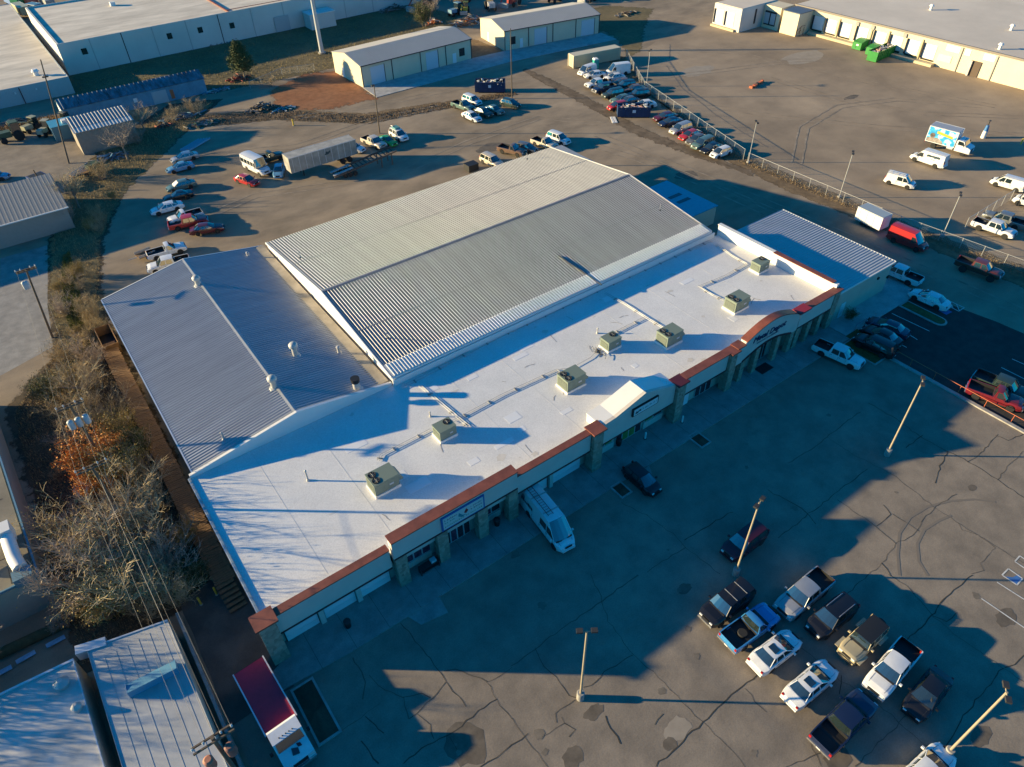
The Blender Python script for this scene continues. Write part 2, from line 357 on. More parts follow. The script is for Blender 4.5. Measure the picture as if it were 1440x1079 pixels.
# oil stains and old patches with a shape of their own
STAIN = mat('oil_stain', (.13, .105, .078), 0.85, var=0.3, scale=1.2)
STAIN2 = mat('light_oil_stain', (.175, .145, .11), .9, var=.3, scale=1.5)
PATCH = mat('pale_patch', (.31, .26, .20), 0.9, var=0.15, scale=.6)
for i, (x, y, w, k, m) in enumerate([(655, 1045, 1.5, 1.2, STAIN), (638, 1055, .5, .7, STAIN), (835, 1002, .9, .6, STAIN), (942, 1046, .6, .8, STAIN), (953, 1025, 1.2, .7, PATCH), (805, 1065, .9, .8, STAIN),
                                     (963, 828, .7, .7, STAIN), (1415, 868, 1.2, .6, STAIN), (1367, 686, .6, .6, STAIN), (1380, 1035, 1.2, .5, STAIN), (1178, 1066, 1.1, .9, STAIN), (965, 247, 2.2, .8, STAIN),
                                     (980, 100, 5.5, .5, PATCH), (1130, 80, 7, .5, PATCH), (780, 203, 1.2, .6, STAIN), (690, 208, 3.0, .6, STAIN), (1197, 137, 2.4, .35, STAIN)]):
    c = G(x, y); r = random.Random(i); n = 18
    frame_sheet('stain', [(c.x+cos(2*pi*j/n)*w*r.uniform(.75, 1.1), c.y+sin(2*pi*j/n)*w*k*r.uniform(.75, 1.1)) for j in range(n)], 0.010+.001*(i % 4), m, ground_o if y < 300 else front_lot)

soft_track = mat('yard_track', (.28, .22, .157), .95, var=.35, scale=.5)
for i in range(26):
    r = random.Random(300+i); x, y = r.uniform(620, 1400), r.uniform(560, 1075); c = G(x, y); n = 14; w = r.uniform(.15, .55)
    frame_sheet('stain', [(c.x+cos(2*pi*j/n)*w*r.uniform(.6, 1.2), c.y+sin(2*pi*j/n)*w*r.uniform(.5, 1.1)) for j in range(n)], 0.0105+.0003*i, STAIN2, front_lot)
# cracks (traced, each its own ribbon)
def ribbon(name, pts, w, z, m, parent, jit=0.0, seed=0, sub=0.8):
    r = random.Random(seed); q = []
    for a, b in zip(pts[:-1], pts[1:]):
        k = max(1, int((b-a).length/sub))
        for j in range(k):
            p = a+(b-a)*(j/k)
            q.append(p+Vector((r.uniform(-jit, jit), r.uniform(-jit, jit), 0)))
    q.append(pts[-1]); vs = []; fs = []
    for i, p in enumerate(q):
        d = (q[min(i+1, len(q)-1)]-q[max(i-1, 0)]).normalized(); nn = Vector((-d.y, d.x, 0))*(w*.5*r.uniform(.6, 1.25) if jit else w*.5)
        vs += [(p.x+nn.x, p.y+nn.y, z), (p.x-nn.x, p.y-nn.y, z)]
    for i in range(len(q)-1): fs.append((2*i, 2*i+1, 2*i+3, 2*i+2))
    b = MB(); b.add(vs, fs); return b.build(name, m, parent)
CR = {(1080, 540): [[(330,300),(480,400),(700,510),(930,690),(1190,860),(1440,1010)], [(570,110),(740,210),(830,280),(1010,380),(1130,440),(1290,540),(1440,640)], [(0,600),(190,700),(270,790)],
        [(390,650),(600,800),(720,900)], [(860,780),(830,840),(720,900),(640,1010),(560,1079)], [(60,870),(230,730),(380,620),(490,530),(560,480)], [(110,450),(260,360),(330,300),(420,230),(520,160)],
        [(1290,280),(1200,390),(1120,440)], [(1440,380),(1360,450),(1290,540)], [(1060,620),(940,690),(860,780)], [(1010,380),(960,480),(940,560)], [(1280,290),(1350,320),(1440,280)],
        [(1190,860),(1280,920),(1200,1010),(1220,1050),(1140,1070)], [(650,680),(690,730),(610,800)], [(780,360),(830,320),(870,290)], [(690,730),(770,780),(850,830)], [(1070,780),(1090,820),(1180,850)], [(640,1010),(690,1079)]],
      (720, 809): [[(0,510),(130,415),(270,310),(450,190),(590,80),(710,0)], [(130,415),(180,510),(250,570),(320,670),(360,690)], [(440,0),(500,120),(540,260),(680,440),(820,570),(930,680),(1070,830),(1200,950),(1310,1079)],
        [(360,700),(240,780),(250,830)], [(800,1079),(900,990),(1070,830),(1210,700),(1380,560)], [(400,640),(470,600),(520,540),(680,450)], [(0,810),(70,900),(120,970),(200,1079)], [(0,960),(90,890)],
        [(520,790),(560,860),(610,950)], [(1310,640),(1370,710),(1430,770)], [(280,790),(290,830),(170,910)], [(290,830),(350,870),(320,910)], [(800,840),(850,780)]],
      (1080, 809): [[(430,120),(560,0)], [(180,400),(280,480),(400,590),(500,640),(600,710),(730,820),(880,950),(960,1000)], [(490,1079),(600,970),(740,830),(790,780)], [(780,370),(920,230),(1000,120),(1150,0)],
        [(680,0),(780,60),(860,150),(920,230),(1010,260),(1060,210)], [(920,230),(1050,330),(1200,440),(1320,520),(1440,600)], [(1320,520),(1210,660),(1100,790),(1050,890),(1000,960)], [(1330,520),(1380,500),(1440,450)],
        [(90,1079),(200,1040),(330,990)], [(240,900),(250,970),(300,1079)], [(410,560),(420,610),(400,670)]],
      (360, 809): [[(540,460),(620,600),(600,700)], [(820,270),(900,370),(1000,500),(1070,600),(1180,740)], [(1440,520),(1300,600),(1350,700),(1440,810)], [(1070,600),(910,780),(860,810)],
        [(1350,700),(1220,790),(1080,910),(960,950),(830,1060)], [(910,780),(980,840),(1000,920)], [(480,870),(620,780),(700,720)], [(620,790),(720,890)], [(590,930),(690,1060)], [(640,560),(720,650),(830,690),(830,740),(860,810)],
        [(1080,910),(1130,980)], [(1440,960),(1350,1030),(1260,1079)], [(1050,540),(1120,530),(1300,600)], [(830,690),(930,670),(980,690)]],
      (720, 540): [[(610,670),(760,740),(900,840),(980,920),(1170,1070)], [(980,920),(840,1000),(760,1060)], [(1240,720),(1100,800),(970,880)]]}
ci = 0
for (ox, oy), ls in CR.items():
    for l in ls:
        ribbon('crack', [G(ox+x/4, oy+y/4) for x, y in l], (.035, .06, .08, .05)[ci % 4], 0.018+.0004*(ci % 9), (CRACK, CRACK2)[ci % 3 == 0], front_lot, 0.10, ci, .5); ci += 1
for l in ([(900,1079),(850,1000),(840,900),(880,820),(960,770),(1030,740)], [(740,1079),(730,960),(740,840),(800,750),(900,690),(1020,660),(1160,650),(1280,665)]):
    for off in (0,): ribbon('tyre_mark', [G(1080+x/4, 540+y/4) for x, y in l], 0.24, 0.0135+.0004*len(l), SKID, front_lot)
# far yard seams
for l in ([(870,370),(905,420),(960,500),(1050,570),(1150,650),(1290,740),(1440,830)], [(890,250),(885,330)]):
    ribbon('seam', [G(720+x/4, y/4) for x, y in l], 0.30, 0.0165, SKID, ground_o, .08, 3)
for i, l in enumerate(([(420, 165), (520, 150), (640, 125), (740, 110)], [(300, 300), (360, 275), (430, 265), (560, 245), (660, 200), (760, 165), (850, 175)], [(320, 215), (420, 205), (520, 170), (620, 150)], [(820, 200), (900, 225), (980, 255), (1080, 300), (1180, 340)], [(840, 190), (930, 225), (1030, 265), (1150, 315), (1300, 380), (1440, 440)],
                       [(920, 110), (1010, 100), (1120, 85), (1190, 85)], [(1000, 150), (1100, 165), (1250, 180), (1440, 190)], [(1120, 230), (1130, 180), (1180, 150), (1260, 140), (1380, 150)], [(1080, 110), (1180, 140), (1300, 160), (1440, 165)], [(960, 70), (1040, 75), (1120, 95), (1240, 120), (1400, 150)])):
    p = [G(*q) for q in l]
    for off in (-.85, .85):
        q = []
        for k, a in enumerate(p):
            d = (p[min(k+1, len(p)-1)]-p[max(k-1, 0)]).normalized(); q.append(a+Vector((-d.y, d.x, 0))*off)
        ribbon('tyre_track', q, .36, .019+.0010*i+(.0005 if off > 0 else 0), soft_track, ground_o, .05, 60+i, 1.2)
# painted markings
def stripe(a, b, w=0.11, m=None, parent=front_lot): return ribbon('stripe', [a, b], w, 0.02, m or PAINTW, parent, sub=50)
for a, b in (((1402, 819), (1446, 847)), ((1380, 842), (1446, 887))): stripe(G(*a), G(*b))
def rect_lines(pp):
    for i in range(len(pp)): stripe(G(*pp[i]), G(*pp[(i+1) % len(pp)]))
rect_lines([(1418, 800), (1438, 814), (1430, 823), (1409, 809)])
frame_sheet('accessible_bay_panel', px_poly([(1424, 812), (1433, 808), (1437, 814), (1430, 822), (1414, 811)]), 0.016, PAINTB, front_lot)
rect_lines([(1427, 790), (1446, 803), (1450, 793), (1434, 782)])
for a, b in (((1254, 441), (1307, 466)), ((1274, 468), (1290, 478)), ((1262, 482), (1275, 489)), ((1423, 505), (1450, 517)), ((1408, 517), (1450, 538))):
    stripe(G(*a), G(*b), parent=dark_lot)
for a, b in (((1330, 421), (1356, 433)), ((1356, 433), (1348, 438)), ((1348, 438), (1331, 429)), ((1336, 424), (1340, 433)), ((1345, 428), (1349, 437))): stripe(G(*a), G(*b), parent=dark_lot)
frame_sheet('accessible_bay_panel', px_poly([(1319, 437), (1328, 433), (1339, 439), (1331, 443)]), 0.016, PAINTB, dark_lot)

# pavements and slabs
walk = MB().prism([(-.4, 31.4), (5.5, 31.0), (12.0, 31.0), (72.2, 30.9), (72.2, 36.0), (.6, 36.0), (.6, 33.6), (-.4, 33.2)], -.05, .13).build('pavement', CONC); walk['kind'] = 'structure'
for x in range(3, 71, 3):
    MB().box(x-.012, x+.012, 31.0, 35.3, .128, .1335).build('joint', CRACK, walk)
ramp = MB().prism([(11.2, 29.7), (13.6, 29.3), (13.8, 31.0), (10.7, 31.0)], -.05, .07).build('kerb_ramp', CONC, walk)
MB().prism([(36.2, 29.9), (38.0, 29.9), (38.6, 30.9), (35.6, 30.9)], -.05, .07).build('kerb_ramp', CONC, walk)
slab = MB().prism([(72.4, 31.25), (87.6, 31.2), (88.8, 36.5), (84.8, 36.6), (84.7, 34.5), (72.4, 34.5)], -.05, .06).build('concrete_slab', CONC_L); slab['kind'] = 'structure'
apr = MB().prism([(66.0, 139.6), (101, 140.0), (131.6, 136.8), (132.2, 143.3), (104.6, 147.3), (96, 147.8), (66.4, 146.7)], -.05, .08).build('shed_apron', CONC_L); apr['kind'] = 'structure'

def kerb_bed(name, x0, x1, y0, y1, fill, label, cat, w=.16, h=.14, group=None):
    e = empty(name, ((x0+x1)/2, (y0+y1)/2, 0), 0, label, cat, group)
    hx, hy = (x1-x0)/2, (y1-y0)/2
    for a in ((-hx, hx, -hy, -hy+w), (-hx, hx, hy-w, hy), (-hx, -hx+w, -hy+w, hy-w), (hx-w, hx, -hy+w, hy-w)):
        MB().box(a[0], a[1], a[2], a[3], 0, h).build('kerb', KERB, e)
    MB().box(-hx+w, hx-w, -hy+w, hy-w, 0, h*.55).build('bed', fill, e)
    return e
kerb_bed('planting_bed', .2, 2.1, 25.8, 31.0, SOIL, 'long kerbed bed of bare soil beside the red roofed truck', 'planting bed', .18)
kerb_bed('planting_bed', 33.5, 34.9, 29.4, 31.2, SOIL, 'small square kerbed soil bed beside the black hatchback by the pavement', 'planting bed')
kerb_bed('planting_bed', 44.5, 46.0, 29.3, 31.4, SOIL, 'small kerbed soil bed in front of the stone pillar right of the gable', 'planting bed')
kerb_bed('lawn_bed', 70.2, 72.6, 26.2, 30.8, LAWN, 'kerbed strip of green turf beside the white pickup at the shop corner', 'lawn')
MB().box(72.55, 73.0, 9, 30.8, 0, .16).build('retaining_kerb', KERB).__setitem__('kind', 'structure')
# rounded grass island in the fresh lot
e = empty('grass_island', (84.0, 28.3, 0), 0, 'rounded green grass island with pale kerb in the fresh black lot', 'traffic island')
def stad(hx, hy, n=8, d=0.0):
    return [(hx*cos(t)+0, -hy+hx+hx*sin(t)) for t in [pi+pi*k/n for k in range(n+1)]] + [(hx, hy), (-hx, hy)]
MB().prism(stad(.95, 2.9), 0, .13).build('kerb', KERB, e)
MB().prism(stad(.72, 2.65), 0, .16).build('turf', LAWN, e)
b = MB(); b.box(72.3, 74.6, 29.2, 31.5, .0, .1); lw = b.build('lawn_corner', LAWN); tag(lw, 'patch of dark turf at the foot of the last stone pillar', 'lawn')

# ================================================================== SHEET ROOFS
def corr(x0, x1, y0, y1, z00, z10, z01, z11, along='y', period=.37, h=.065, under=.06):
    """ribbed sheet roof; ribs run along the given axis, corner heights z(x0,y0) z(x1,y0) z(x0,y1) z(x1,y1)"""
    b = MB()
    def zz(x, y):
        u = (x-x0)/(x1-x0); v = (y-y0)/(y1-y0)
        return z00*(1-u)*(1-v)+z10*u*(1-v)+z01*(1-u)*v+z11*u*v
    a0, a1 = (x0, x1) if along == 'y' else (y0, y1)
    pts = []; t = a0
    while t < a1-1e-6:
        for dt, dh in ((0, 0), (.52, 0), (.66, h), (.86, h)):
            if t+dt*period < a1: pts.append((t+dt*period, dh))
        t += period
    pts.append((a1, 0)); vs = []; fs = []
    for t, dh in pts:
        for s in (0, 1):
            x, y = (t, (y0, y1)[s]) if along == 'y' else ((x0, x1)[s], t)
            vs.append((x, y, zz(x, y)+dh))
    for i in range(len(pts)-1): fs.append((2*i, 2*i+1, 2*i+3, 2*i+2))
    b.add(vs, fs)
    n = len(b.v)
    for i in range(len(b.f)):
        f = b.f[i]
        nz = (Vector(b.v[f[1]])-Vector(b.v[f[0]])).cross(Vector(b.v[f[2]])-Vector(b.v[f[0]])).z
        if nz < 0: b.f[i] = f[::-1]
    c = [(x0, y0, z00-under), (x1, y0, z10-under), (x1, y1, z11-under), (x0, y1, z01-under)]
    b.add(c, [(3, 2, 1, 0)])
    top = [(x0, y0, z00), (x1, y0, z10), (x1, y1, z11), (x0, y1, z01)]
    for i in range(4):
        j = (i+1) % 4; b.add([c[i], c[j], top[j], top[i]], [(0, 1, 2, 3)])
    return b

# ------------------------------------------------------------------ warehouse with the big ribbed gable roof
X0, X1, Y0, YR, Y1 = 22.0, 70.6, 52.6, 68.7, 87.0
ZE, ZR = 5.6, 7.65
wh = empty('warehouse', ((X0+X1)/2, (Y0+Y1)/2, 0), 0, 'large warehouse with pale ribbed metal gable roof behind the white roofed shops', 'warehouse')
ox, oy = (X0+X1)/2, (Y0+Y1)/2
sub = lambda b: MB().add([(v[0]-ox, v[1]-oy, v[2]) for v in b.v], b.f)
b = MB(); b.box(X0+.1-ox, X1-.1-ox, Y0+.1-oy, Y1-.1-oy, 0, ZE-.12)
b.extr([(Y0+.1-oy, ZE-.13), (Y1-.1-oy, ZE-.13), (YR-oy, ZR-.13)], X0+.1-ox, X1-.1-ox, 'x'); b.build('wall', MEMB2, wh)
sub(corr(X0, X1, Y0, YR, ZE, ZE, ZR, ZR)).build('roof_slope', GALV, wh, fix=False)
sub(corr(X0, X1, YR, Y1, ZR, ZR, ZE, ZE)).build('roof_slope', GALV, wh, fix=False)
MB().extr([(YR-.22-oy, ZR+.05), (YR-oy, ZR+.082), (YR+.22-oy, ZR+.05)], X0-ox, X1-ox, 'x').build('ridge_cap', GALV, wh)
for xx in (X0-.06, X1-.06):
    MB().extr([(Y0-oy, ZE-.16), (YR-oy, ZR-.16), (Y1-oy, ZE-.16), (Y1-oy, ZE+.09), (YR-oy, ZR+.1), (Y0-oy, ZE+.09)], xx-ox, xx+.12-ox, 'x').build('gable_trim', MEMB2, wh)
MB().box(X0-ox, X1-ox, Y0-.12-oy, Y0-.002-oy, ZE-.2, ZE+.02).build('gutter', MEMB2, wh)
sub(corr(X0+.15, X1-.15, Y0-.02, Y0+1.9, ZE+.08, ZE+.08, ZE+.33, ZE+.33)).build('eave_panel', MEMB, wh, fix=False)
for yy in (Y0+8.0, YR+9.2):
    zz_ = ZE+(ZR-ZE)*((yy-Y0)/(YR-Y0) if yy < YR else (Y1-yy)/(Y1-YR)); MB().box(X0+.1-ox, X1-.1-ox, yy-.05-oy, yy+.05-oy, zz_+.02, zz_+.055).build('sheet_lap', GALV, wh)
# low lean-to and end canopy of the warehouse
l = corr(32.6, 43.2, 87.25, 89.6, 4.6, 4.6, 4.15, 4.15, 'y'); e = empty('lean_to', (38, 88.4, 0), 0, 'low ribbed lean-to shed on the back wall of the big warehouse', 'shed')
MB().add([(v[0]-38, v[1]-88.4, v[2]) for v in l.v], l.f).build('roof', GALV, e, fix=False)
MB().box(-5.3, 5.1, -1.05, 1.05, 0, 4.05).build('wall', CREAM, e)
e = empty('rear_canopy', (72, 88.6, 0), 0, 'grey framed canopy at the back corner of the big warehouse', 'canopy')
MB().box(-9.2, 3.6, -1.3, 1.6, 3.5, 3.62).build('roof', GALVP, e); MB().box(.0, 3.6, -9.0, -1.35, 3.5, 3.62).build('roof', GALVP, e)
for px_, py_ in ((-9, 1.4), (-3, 1.4), (3.4, 1.4), (3.4, -4), (3.4, -8.7)): MB().box(px_-.06, px_+.06, py_-.06, py_+.06, 0, 3.5).build('post', GALVP, e)

# ------------------------------------------------------------------ annex with ridge running front to back
AX0, AXR, AX1, AY0, AY1 = 1.2, 11.7, 21.8, 52.9, 88.0
AE, AR = 4.75, 6.5
ann = empty('annex', (11.5, 70, 0), 0, 'blue grey ribbed metal annex with roof vents beside the tree strip', 'annex')
sub2 = lambda b: MB().add([(v[0]-11.5, v[1]-70, v[2]) for v in b.v], b.f)
b = MB(); b.box(AX0+.15-11.5, AX1-.02-11.5, AY0+.1-70, AY1-.1-70, 0, AE-.12)
b.extr([(AX0+.15-11.5, AE-.13), (AX1-.1-11.5, AE-.13), (AXR-11.5, AR-.13)], AY0+.1-70, AY1-.1-70, 'y'); b.build('wall', CREAM, ann)
sub2(corr(AX0, AXR, AY0, AY1, AE, AR, AE, AR, 'x')).build('roof_slope', GALVB, ann, fix=False)
sub2(corr(AXR, AX1, AY0, AY1, AR, AE, AR, AE, 'x')).build('roof_slope', GALVB, ann, fix=False)
MB().extr([(AXR-.25-11.5, AR+.02), (AXR-11.5, AR+.08), (AXR+.25-11.5, AR+.02)], AY0-70, AY1-70, 'y').build('ridge_cap', GALVB, ann)
MB().box(AX0-.14-11.5, AX0-.01-11.5, AY0-70, AY1-70, AE-.12, AE+.06).build('gutter', ALU, ann)
MB().extr([(AX0-11.5, AE-.1), (AXR-11.5, AR-.1), (AX1-11.5, AE-.1), (AX1-11.5, AE+.09), (AXR-11.5, AR+.1), (AX0-11.5, AE+.09)], AY1-.01-70, AY1+.09-70, 'y').build('gable_trim', MEMB2, ann)
MB().box(AX1-1.5-11.5, AX1-.01-11.5, AY0+.2-70, AY1-.2-70, AE+.0, AE+.24).build('valley_tray', mat('valley_tray', (.36, .31, .24), .8, var=.3, scale=.5), ann)

# ------------------------------------------------------------------ teal roofed shed and side metal building
e = empty('teal_shed', (77, 65, 0), 0, 'low shed with teal metal roof behind the big warehouse', 'shed')
MB().box(-5, 3.75, -4.9, 5.3, 0, 2.85).build('wall', CREAM, e)
MB().box(-5.1, 3.9, -5.05, 5.45, 2.88, 3.0).build('roof', TEALR, e)
for y in (1.0, -.8): MB().box(-.2, 2.3, y-.35, y+.35, 3.003, 3.03).build('skylight', mat('skylight_dark', (.02, .05, .07), .3), e)
e = empty('side_building', (78.6, 43, 0), 0, 'tan walled metal building with white ribbed roof at the shops right end', 'building')
b = MB(); b.box(-6.0, 5.9, -8.6, 8.6, 0, 4.36); b.build('wall', WALLT, e)
c = corr(-6.1, 6.1, -8.75, 8.75, 4.6, 4.5, 4.6, 4.5, 'x', .42, .05); c.build('roof', mat('side_roof_sheet', (.44, .44, .44), .5, metal=.15, var=.08, scale=.4), e, fix=False)
MB().box(6.1, 6.22, -8.75, 8.75, 4.38, 4.54).build('gutter', MEMB2, e); MB().extr([(-6.1, 4.42), (6.1, 4.33), (6.1, 4.55), (-6.1, 4.65)], -8.86, -8.755, 'y').build('verge_trim', MEMB2, e)
for xx, zz in ((3.2, 3.1), (5.7, 2.3)): MB().box(xx-.15, xx+.15, -8.78, -8.61, zz-.15, zz+.15).build('wall_lamp', BLACK, e)
MB().box(-4.0, -3.1, -8.68, -8.605, .06, 2.2).build('door', DOORW, e)

# ================================================================== SHOPS (white roof, stone pillars)
SY = 34.0; RZ = 4.6
sm = empty('shop_building', (36, 43, 0), 0, 'long row of shops with white flat roof, rust coping and stone pillars', 'shop building')
OX, OY = 36.0, 43.0
def part(b, name, m, smooth=None, parent=None):
    bb = MB(); bb.v = [(v[0]-OX, v[1]-OY, v[2]) for v in b.v]; bb.f = b.f; bb.m = b.m
    return bb.build(name, m, parent or sm, smooth=smooth)
part(MB().box(.95, 72.1, 35.1, 52.45, 0, RZ-.25), 'wall', WALLT)
part(MB().box(.8, 71.9, 34.38, 52.55, RZ-.24, RZ), 'roof_deck', MEMB)
part(MB().box(.55, .79, 34.4, 52.6, RZ-.2, RZ+.09), 'gutter', ALU)
part(MB().box(.62, .78, 34.4, 52.6, RZ+.095, RZ+.14), 'edge_trim', mat('blue_grey_trim', (.30, .36, .38), .4, metal=.3))
b = MB(); b.extr([(.8, RZ), (21.9, RZ), (21.9, AE+.22), (11.7, AR+.2), (.8, AE+.2)], 52.56, 52.86, 'y'); part(b, 'rear_parapet', MEMB2)
part(MB().box(21.95, 71.0, 52.3, 52.45, RZ+.002, ZE-.22), 'upstand', MEMB2)
part(MB().box(71.92, 72.4, 34.4, 52.6, 0, 6.1), 'end_parapet', MEMB2)
part(MB().box(71.8, 72.5, 34.9, 43.6, 6.103, 6.2), 'coping', RUST)
part(MB().box(71.84, 72.46, 43.6, 52.7, 6.103, 6.18), 'coping', MEMB2)
ROOFD = mat('roof_dirt', (.60, .565, .51), .8, var=.12, scale=1.2); ROOFP = mat('roof_patch', (.745, .74, .73), .5)
rg = random.Random(77)
for i in range(34):
    x, y = rg.uniform(3, 70), rg.choice((rg.uniform(36, 51.5), rg.uniform(34.9, 36.5))); w = rg.uniform(.12, .6); n = 14; el = rg.uniform(.3, 1)
    frame_sheet('roof_stain', [(x-36+cos(2*pi*j/n)*w*rg.uniform(.5, 1.2), y-43+sin(2*pi*j/n)*w*el*rg.uniform(.5, 1.2)) for j in range(n)], RZ+.003+.0002*i, ROOFD, sm)
for i in range(16):
    x, y = rg.uniform(4, 68), rg.uniform(37, 51); w, d = rg.uniform(.3, 1.1), rg.uniform(.25, .6); part(MB().box(x-w, x+w, y-d, y+d, RZ+.0005, RZ+.012), 'roof_patch', ROOFP)
for i in range(22):
    x, y, a = rg.uniform(4, 69), rg.uniform(36, 51), rg.uniform(0, 3.1); L_ = rg.uniform(.4, 1.6); p = [Vector((x-36, y-43, 0)), Vector((x-36+cos(a)*L_*.5, y-43+sin(a)*L_*.5+.12, 0)), Vector((x-36+cos(a)*L_, y-43+sin(a)*L_, 0))]
    ribbon('roof_scuff', p, .07, RZ+.013, mat('roof_scuff', (.36, .33, .29), .9), sm, .04, i, .2)
# membrane seams on the roof
for x in (6.5, 12.6, 27.2, 33.4, 48.0, 55.5, 64.0):
    part(MB().box(x-.025, x+.025, 35.6, 52.2, RZ+.001, RZ+.009), 'membrane_seam', mat('membrane_seam', (.62, .61, .585), .8))

def fascia(x0, x1, zb, zt, y0=34.0, y1=34.36, capd=(33.86, 34.62), capm=RUST, trim=True):
    part(MB().box(x0, x1, y0, y1, zb, zt), 'fascia', WALLG)
    if capm: part(MB().box(x0-.02, x1+.02, capd[0], capd[1], zt+.002, zt+.12), 'coping', capm)
    if trim: part(MB().box(x0, x1, y0-.07, y0-.002, zb, zb+.13), 'trim', MAROON)
def soffit(x0, x1, z): part(MB().box(x0, x1, 34.37, 35.08, z, z+.06), 'soffit', MAROON)
def pillar(x, w, zt, d0=33.72, d1=34.5, cap=None, m=STONE):
    p = part(MB().box(x-w/2, x+w/2, d0, d1, .13, zt), 'stone_pillar', m)
    if cap: part(MB().box(x-w/2-.22, x+w/2+.22, d0-.2, d1+.22, zt+.002, zt+.16), 'pillar_cap', cap)
def garage(x0, x1, h=2.75):
    d = empty('garage_door', (0, 0, 0)); d.parent = sm
    n = 4
    for k in range(n): part(MB().box(x0, x1, 34.9, 35.0, .14+h/n*k, .14+h/n*(k+1)-.03), 'door_panel', DOORW, parent=d)
    part(MB().box(x0-.08, x1+.08, 35.01, 35.05, .13, h+.2), 'door_frame', DTRIM, parent=d)
def window(x0, x1, z0, z1, n, pane=GLASSB, frame=ALU, y=35.0):
    w = part(MB().box(x0, x1, y, y+.06, z0, z1), 'window', frame)
    dx = (x1-x0)/n
    for k in range(n): part(MB().box(x0+k*dx+.07, x0+(k+1)*dx-.07, y-.012, y-.002, z0+.09, z1-.09), 'pane', pane[k % len(pane)] if isinstance(pane, list) else pane, parent=w).location = (0, 0, 0)
# A : three garage doors
fascia(1.3, 11.35, 3.0, 5.5); soffit(1.3, 11.35, 3.0)
pillar(.75, 1.35, 5.55, 33.55, 34.7, RUST); part(MB().box(.97, 1.3, 34.71, 35.09, .13, 4.3), 'return_wall', WALLT)
for x0, x1 in ((1.75, 4.55), (5.15, 7.95), (8.5, 11.25)): garage(x0, x1)
for x in (4.85, 8.22): part(MB().box(x-.22, x+.22, 34.6, 35.2, .13, 3.0), 'pilaster', WALLG)
# B : tall block with the blue framed sign
fascia(11.55, 24.25, 4.15, 6.45, 33.75, 34.15, (33.62, 34.7)); part(MB().box(11.8, 24.0, 34.2, 34.5, 3.0, 4.14), 'lower_fascia', WALLG); soffit(11.6, 24.2, 2.95)
part(MB().box(11.55, 24.25, 34.16, 34.37, 4.2, 6.3), 'block_back', MEMB2)
for x in (12.15, 16.2, 20.4, 23.75): pillar(x, 1.05, 4.14, 33.7, 34.48)
window(12.9, 15.5, .9, 2.8, 3, POSTER); window(16.9, 19.7, .15, 2.85, 4, [GLASSB, POSTER, GLASSB]); window(21.1, 23.1, 1.0, 2.8, 2, [POSTER, GLASSB])
for x0, x1 in ((12.9, 15.5), (21.1, 23.1)): part(MB().box(x0, x1, 34.92, 35.2, .13, .88), 'stall_riser', WALLG)
# C : two garage doors
fascia(24.35, 33.2, 3.0, 5.5); soffit(24.35, 33.2, 3.0)
for x0, x1 in ((25.0, 28.6), (29.3, 32.8)): garage(x0, x1)
part(MB().box(28.75, 29.15, 34.6, 35.2, .13, 3.0), 'pilaster', WALLG)
pillar(33.9, 1.2, 5.55, 33.6, 34.7, RUST)
# D : gabled shop front
GP = [(34.55, 2.9), (44.6, 2.9), (44.6, 5.55), (43.55, 5.75), (40.2, 6.85), (36.3, 5.75), (34.55, 5.6)]
part(MB().extr(GP, 33.98, 34.34, 'y'), 'gable_fascia', WALLG)
for a, c in zip(GP[2:-1], GP[3:]):
    part(MB().extr([a, (a[0], a[1]-.12), (c[0], c[1]-.12), c][::-1], 34.345, 36.3, 'y'), 'gable_roof', MEMB2)
part(MB().extr([(34.55, RZ+.01), (44.6, RZ+.01), (44.6, 5.4), (43.55, 5.6), (40.2, 6.7), (36.3, 5.6), (34.55, 5.45)], 36.05, 36.2, 'y'), 'gable_back', MEMB2)
part(MB().box(34.55, 34.67, 34.4, 36.04, RZ+.01, 5.42), 'gable_side', MEMB2)
part(MB().box(34.6, 44.55, 33.92, 33.978, 2.9, 3.0), 'trim', MAROON); soffit(34.5, 44.6, 2.92)
window(35.0, 37.2, 1.0, 2.8, 2, [GLASSB, GREENP]); window(37.7, 41.3, .15, 2.85, 4, [GLASSB, GREENP, GREENP, GLASSB]); window(41.7, 44.3, 1.0, 2.8, 2, [GREENP, GLASSB])
for x0, x1 in ((34.9, 37.4), (41.6, 44.4)): part(MB().box(x0, x1, 34.92, 35.2, .13, .98), 'stall_riser', WALLG)
pillar(45.25, 1.15, 5.5, 33.6, 34.7, MAROON)
# E
fascia(45.9, 52.7, 3.1, 5.55, capd=(33.8, 34.8)); soffit(45.9, 52.7, 3.1)
garage(46.2, 48.3); window(49.4, 52.0, .2, 2.9, 3); pillar(53.3, .95, 5.5, 33.65, 34.6, RUST)
# F : arched shop front
def arch(z0, rise, x0=55.2, x1=63.7, n=16): return [(x0+(x1-x0)*k/n, z0+rise*sin(pi*k/n)) for k in range(n+1)]
top = [(53.85, 5.6), (55.15, 5.6)] + arch(5.95, 1.15) + [(63.75, 5.75), (64.7, 5.75)]
bot = [(64.7, 3.1)] + arch(3.1, 1.0)[::-1] + [(53.85, 3.1)]
part(MB().extr(top+bot, 33.9, 34.34, 'y'), 'arch_fascia', WALLG)
aa = arch(5.95, 1.15); hb = arch(3.1, 1.0)
b = MB()
for a, c in zip(aa[:-1], aa[1:]): b.extr([a, c, (c[0], c[1]+.12), (a[0], a[1]+.12)], 33.75, 34.7, 'y')
part(b, 'arch_coping', RUST, 40)
b = MB()
for a, c in zip(hb[:-1], hb[1:]): b.extr([a, c, (c[0], c[1]+.2), (a[0], a[1]+.2)], 33.8, 33.895, 'y')
part(b, 'arch_trim', MAROON)
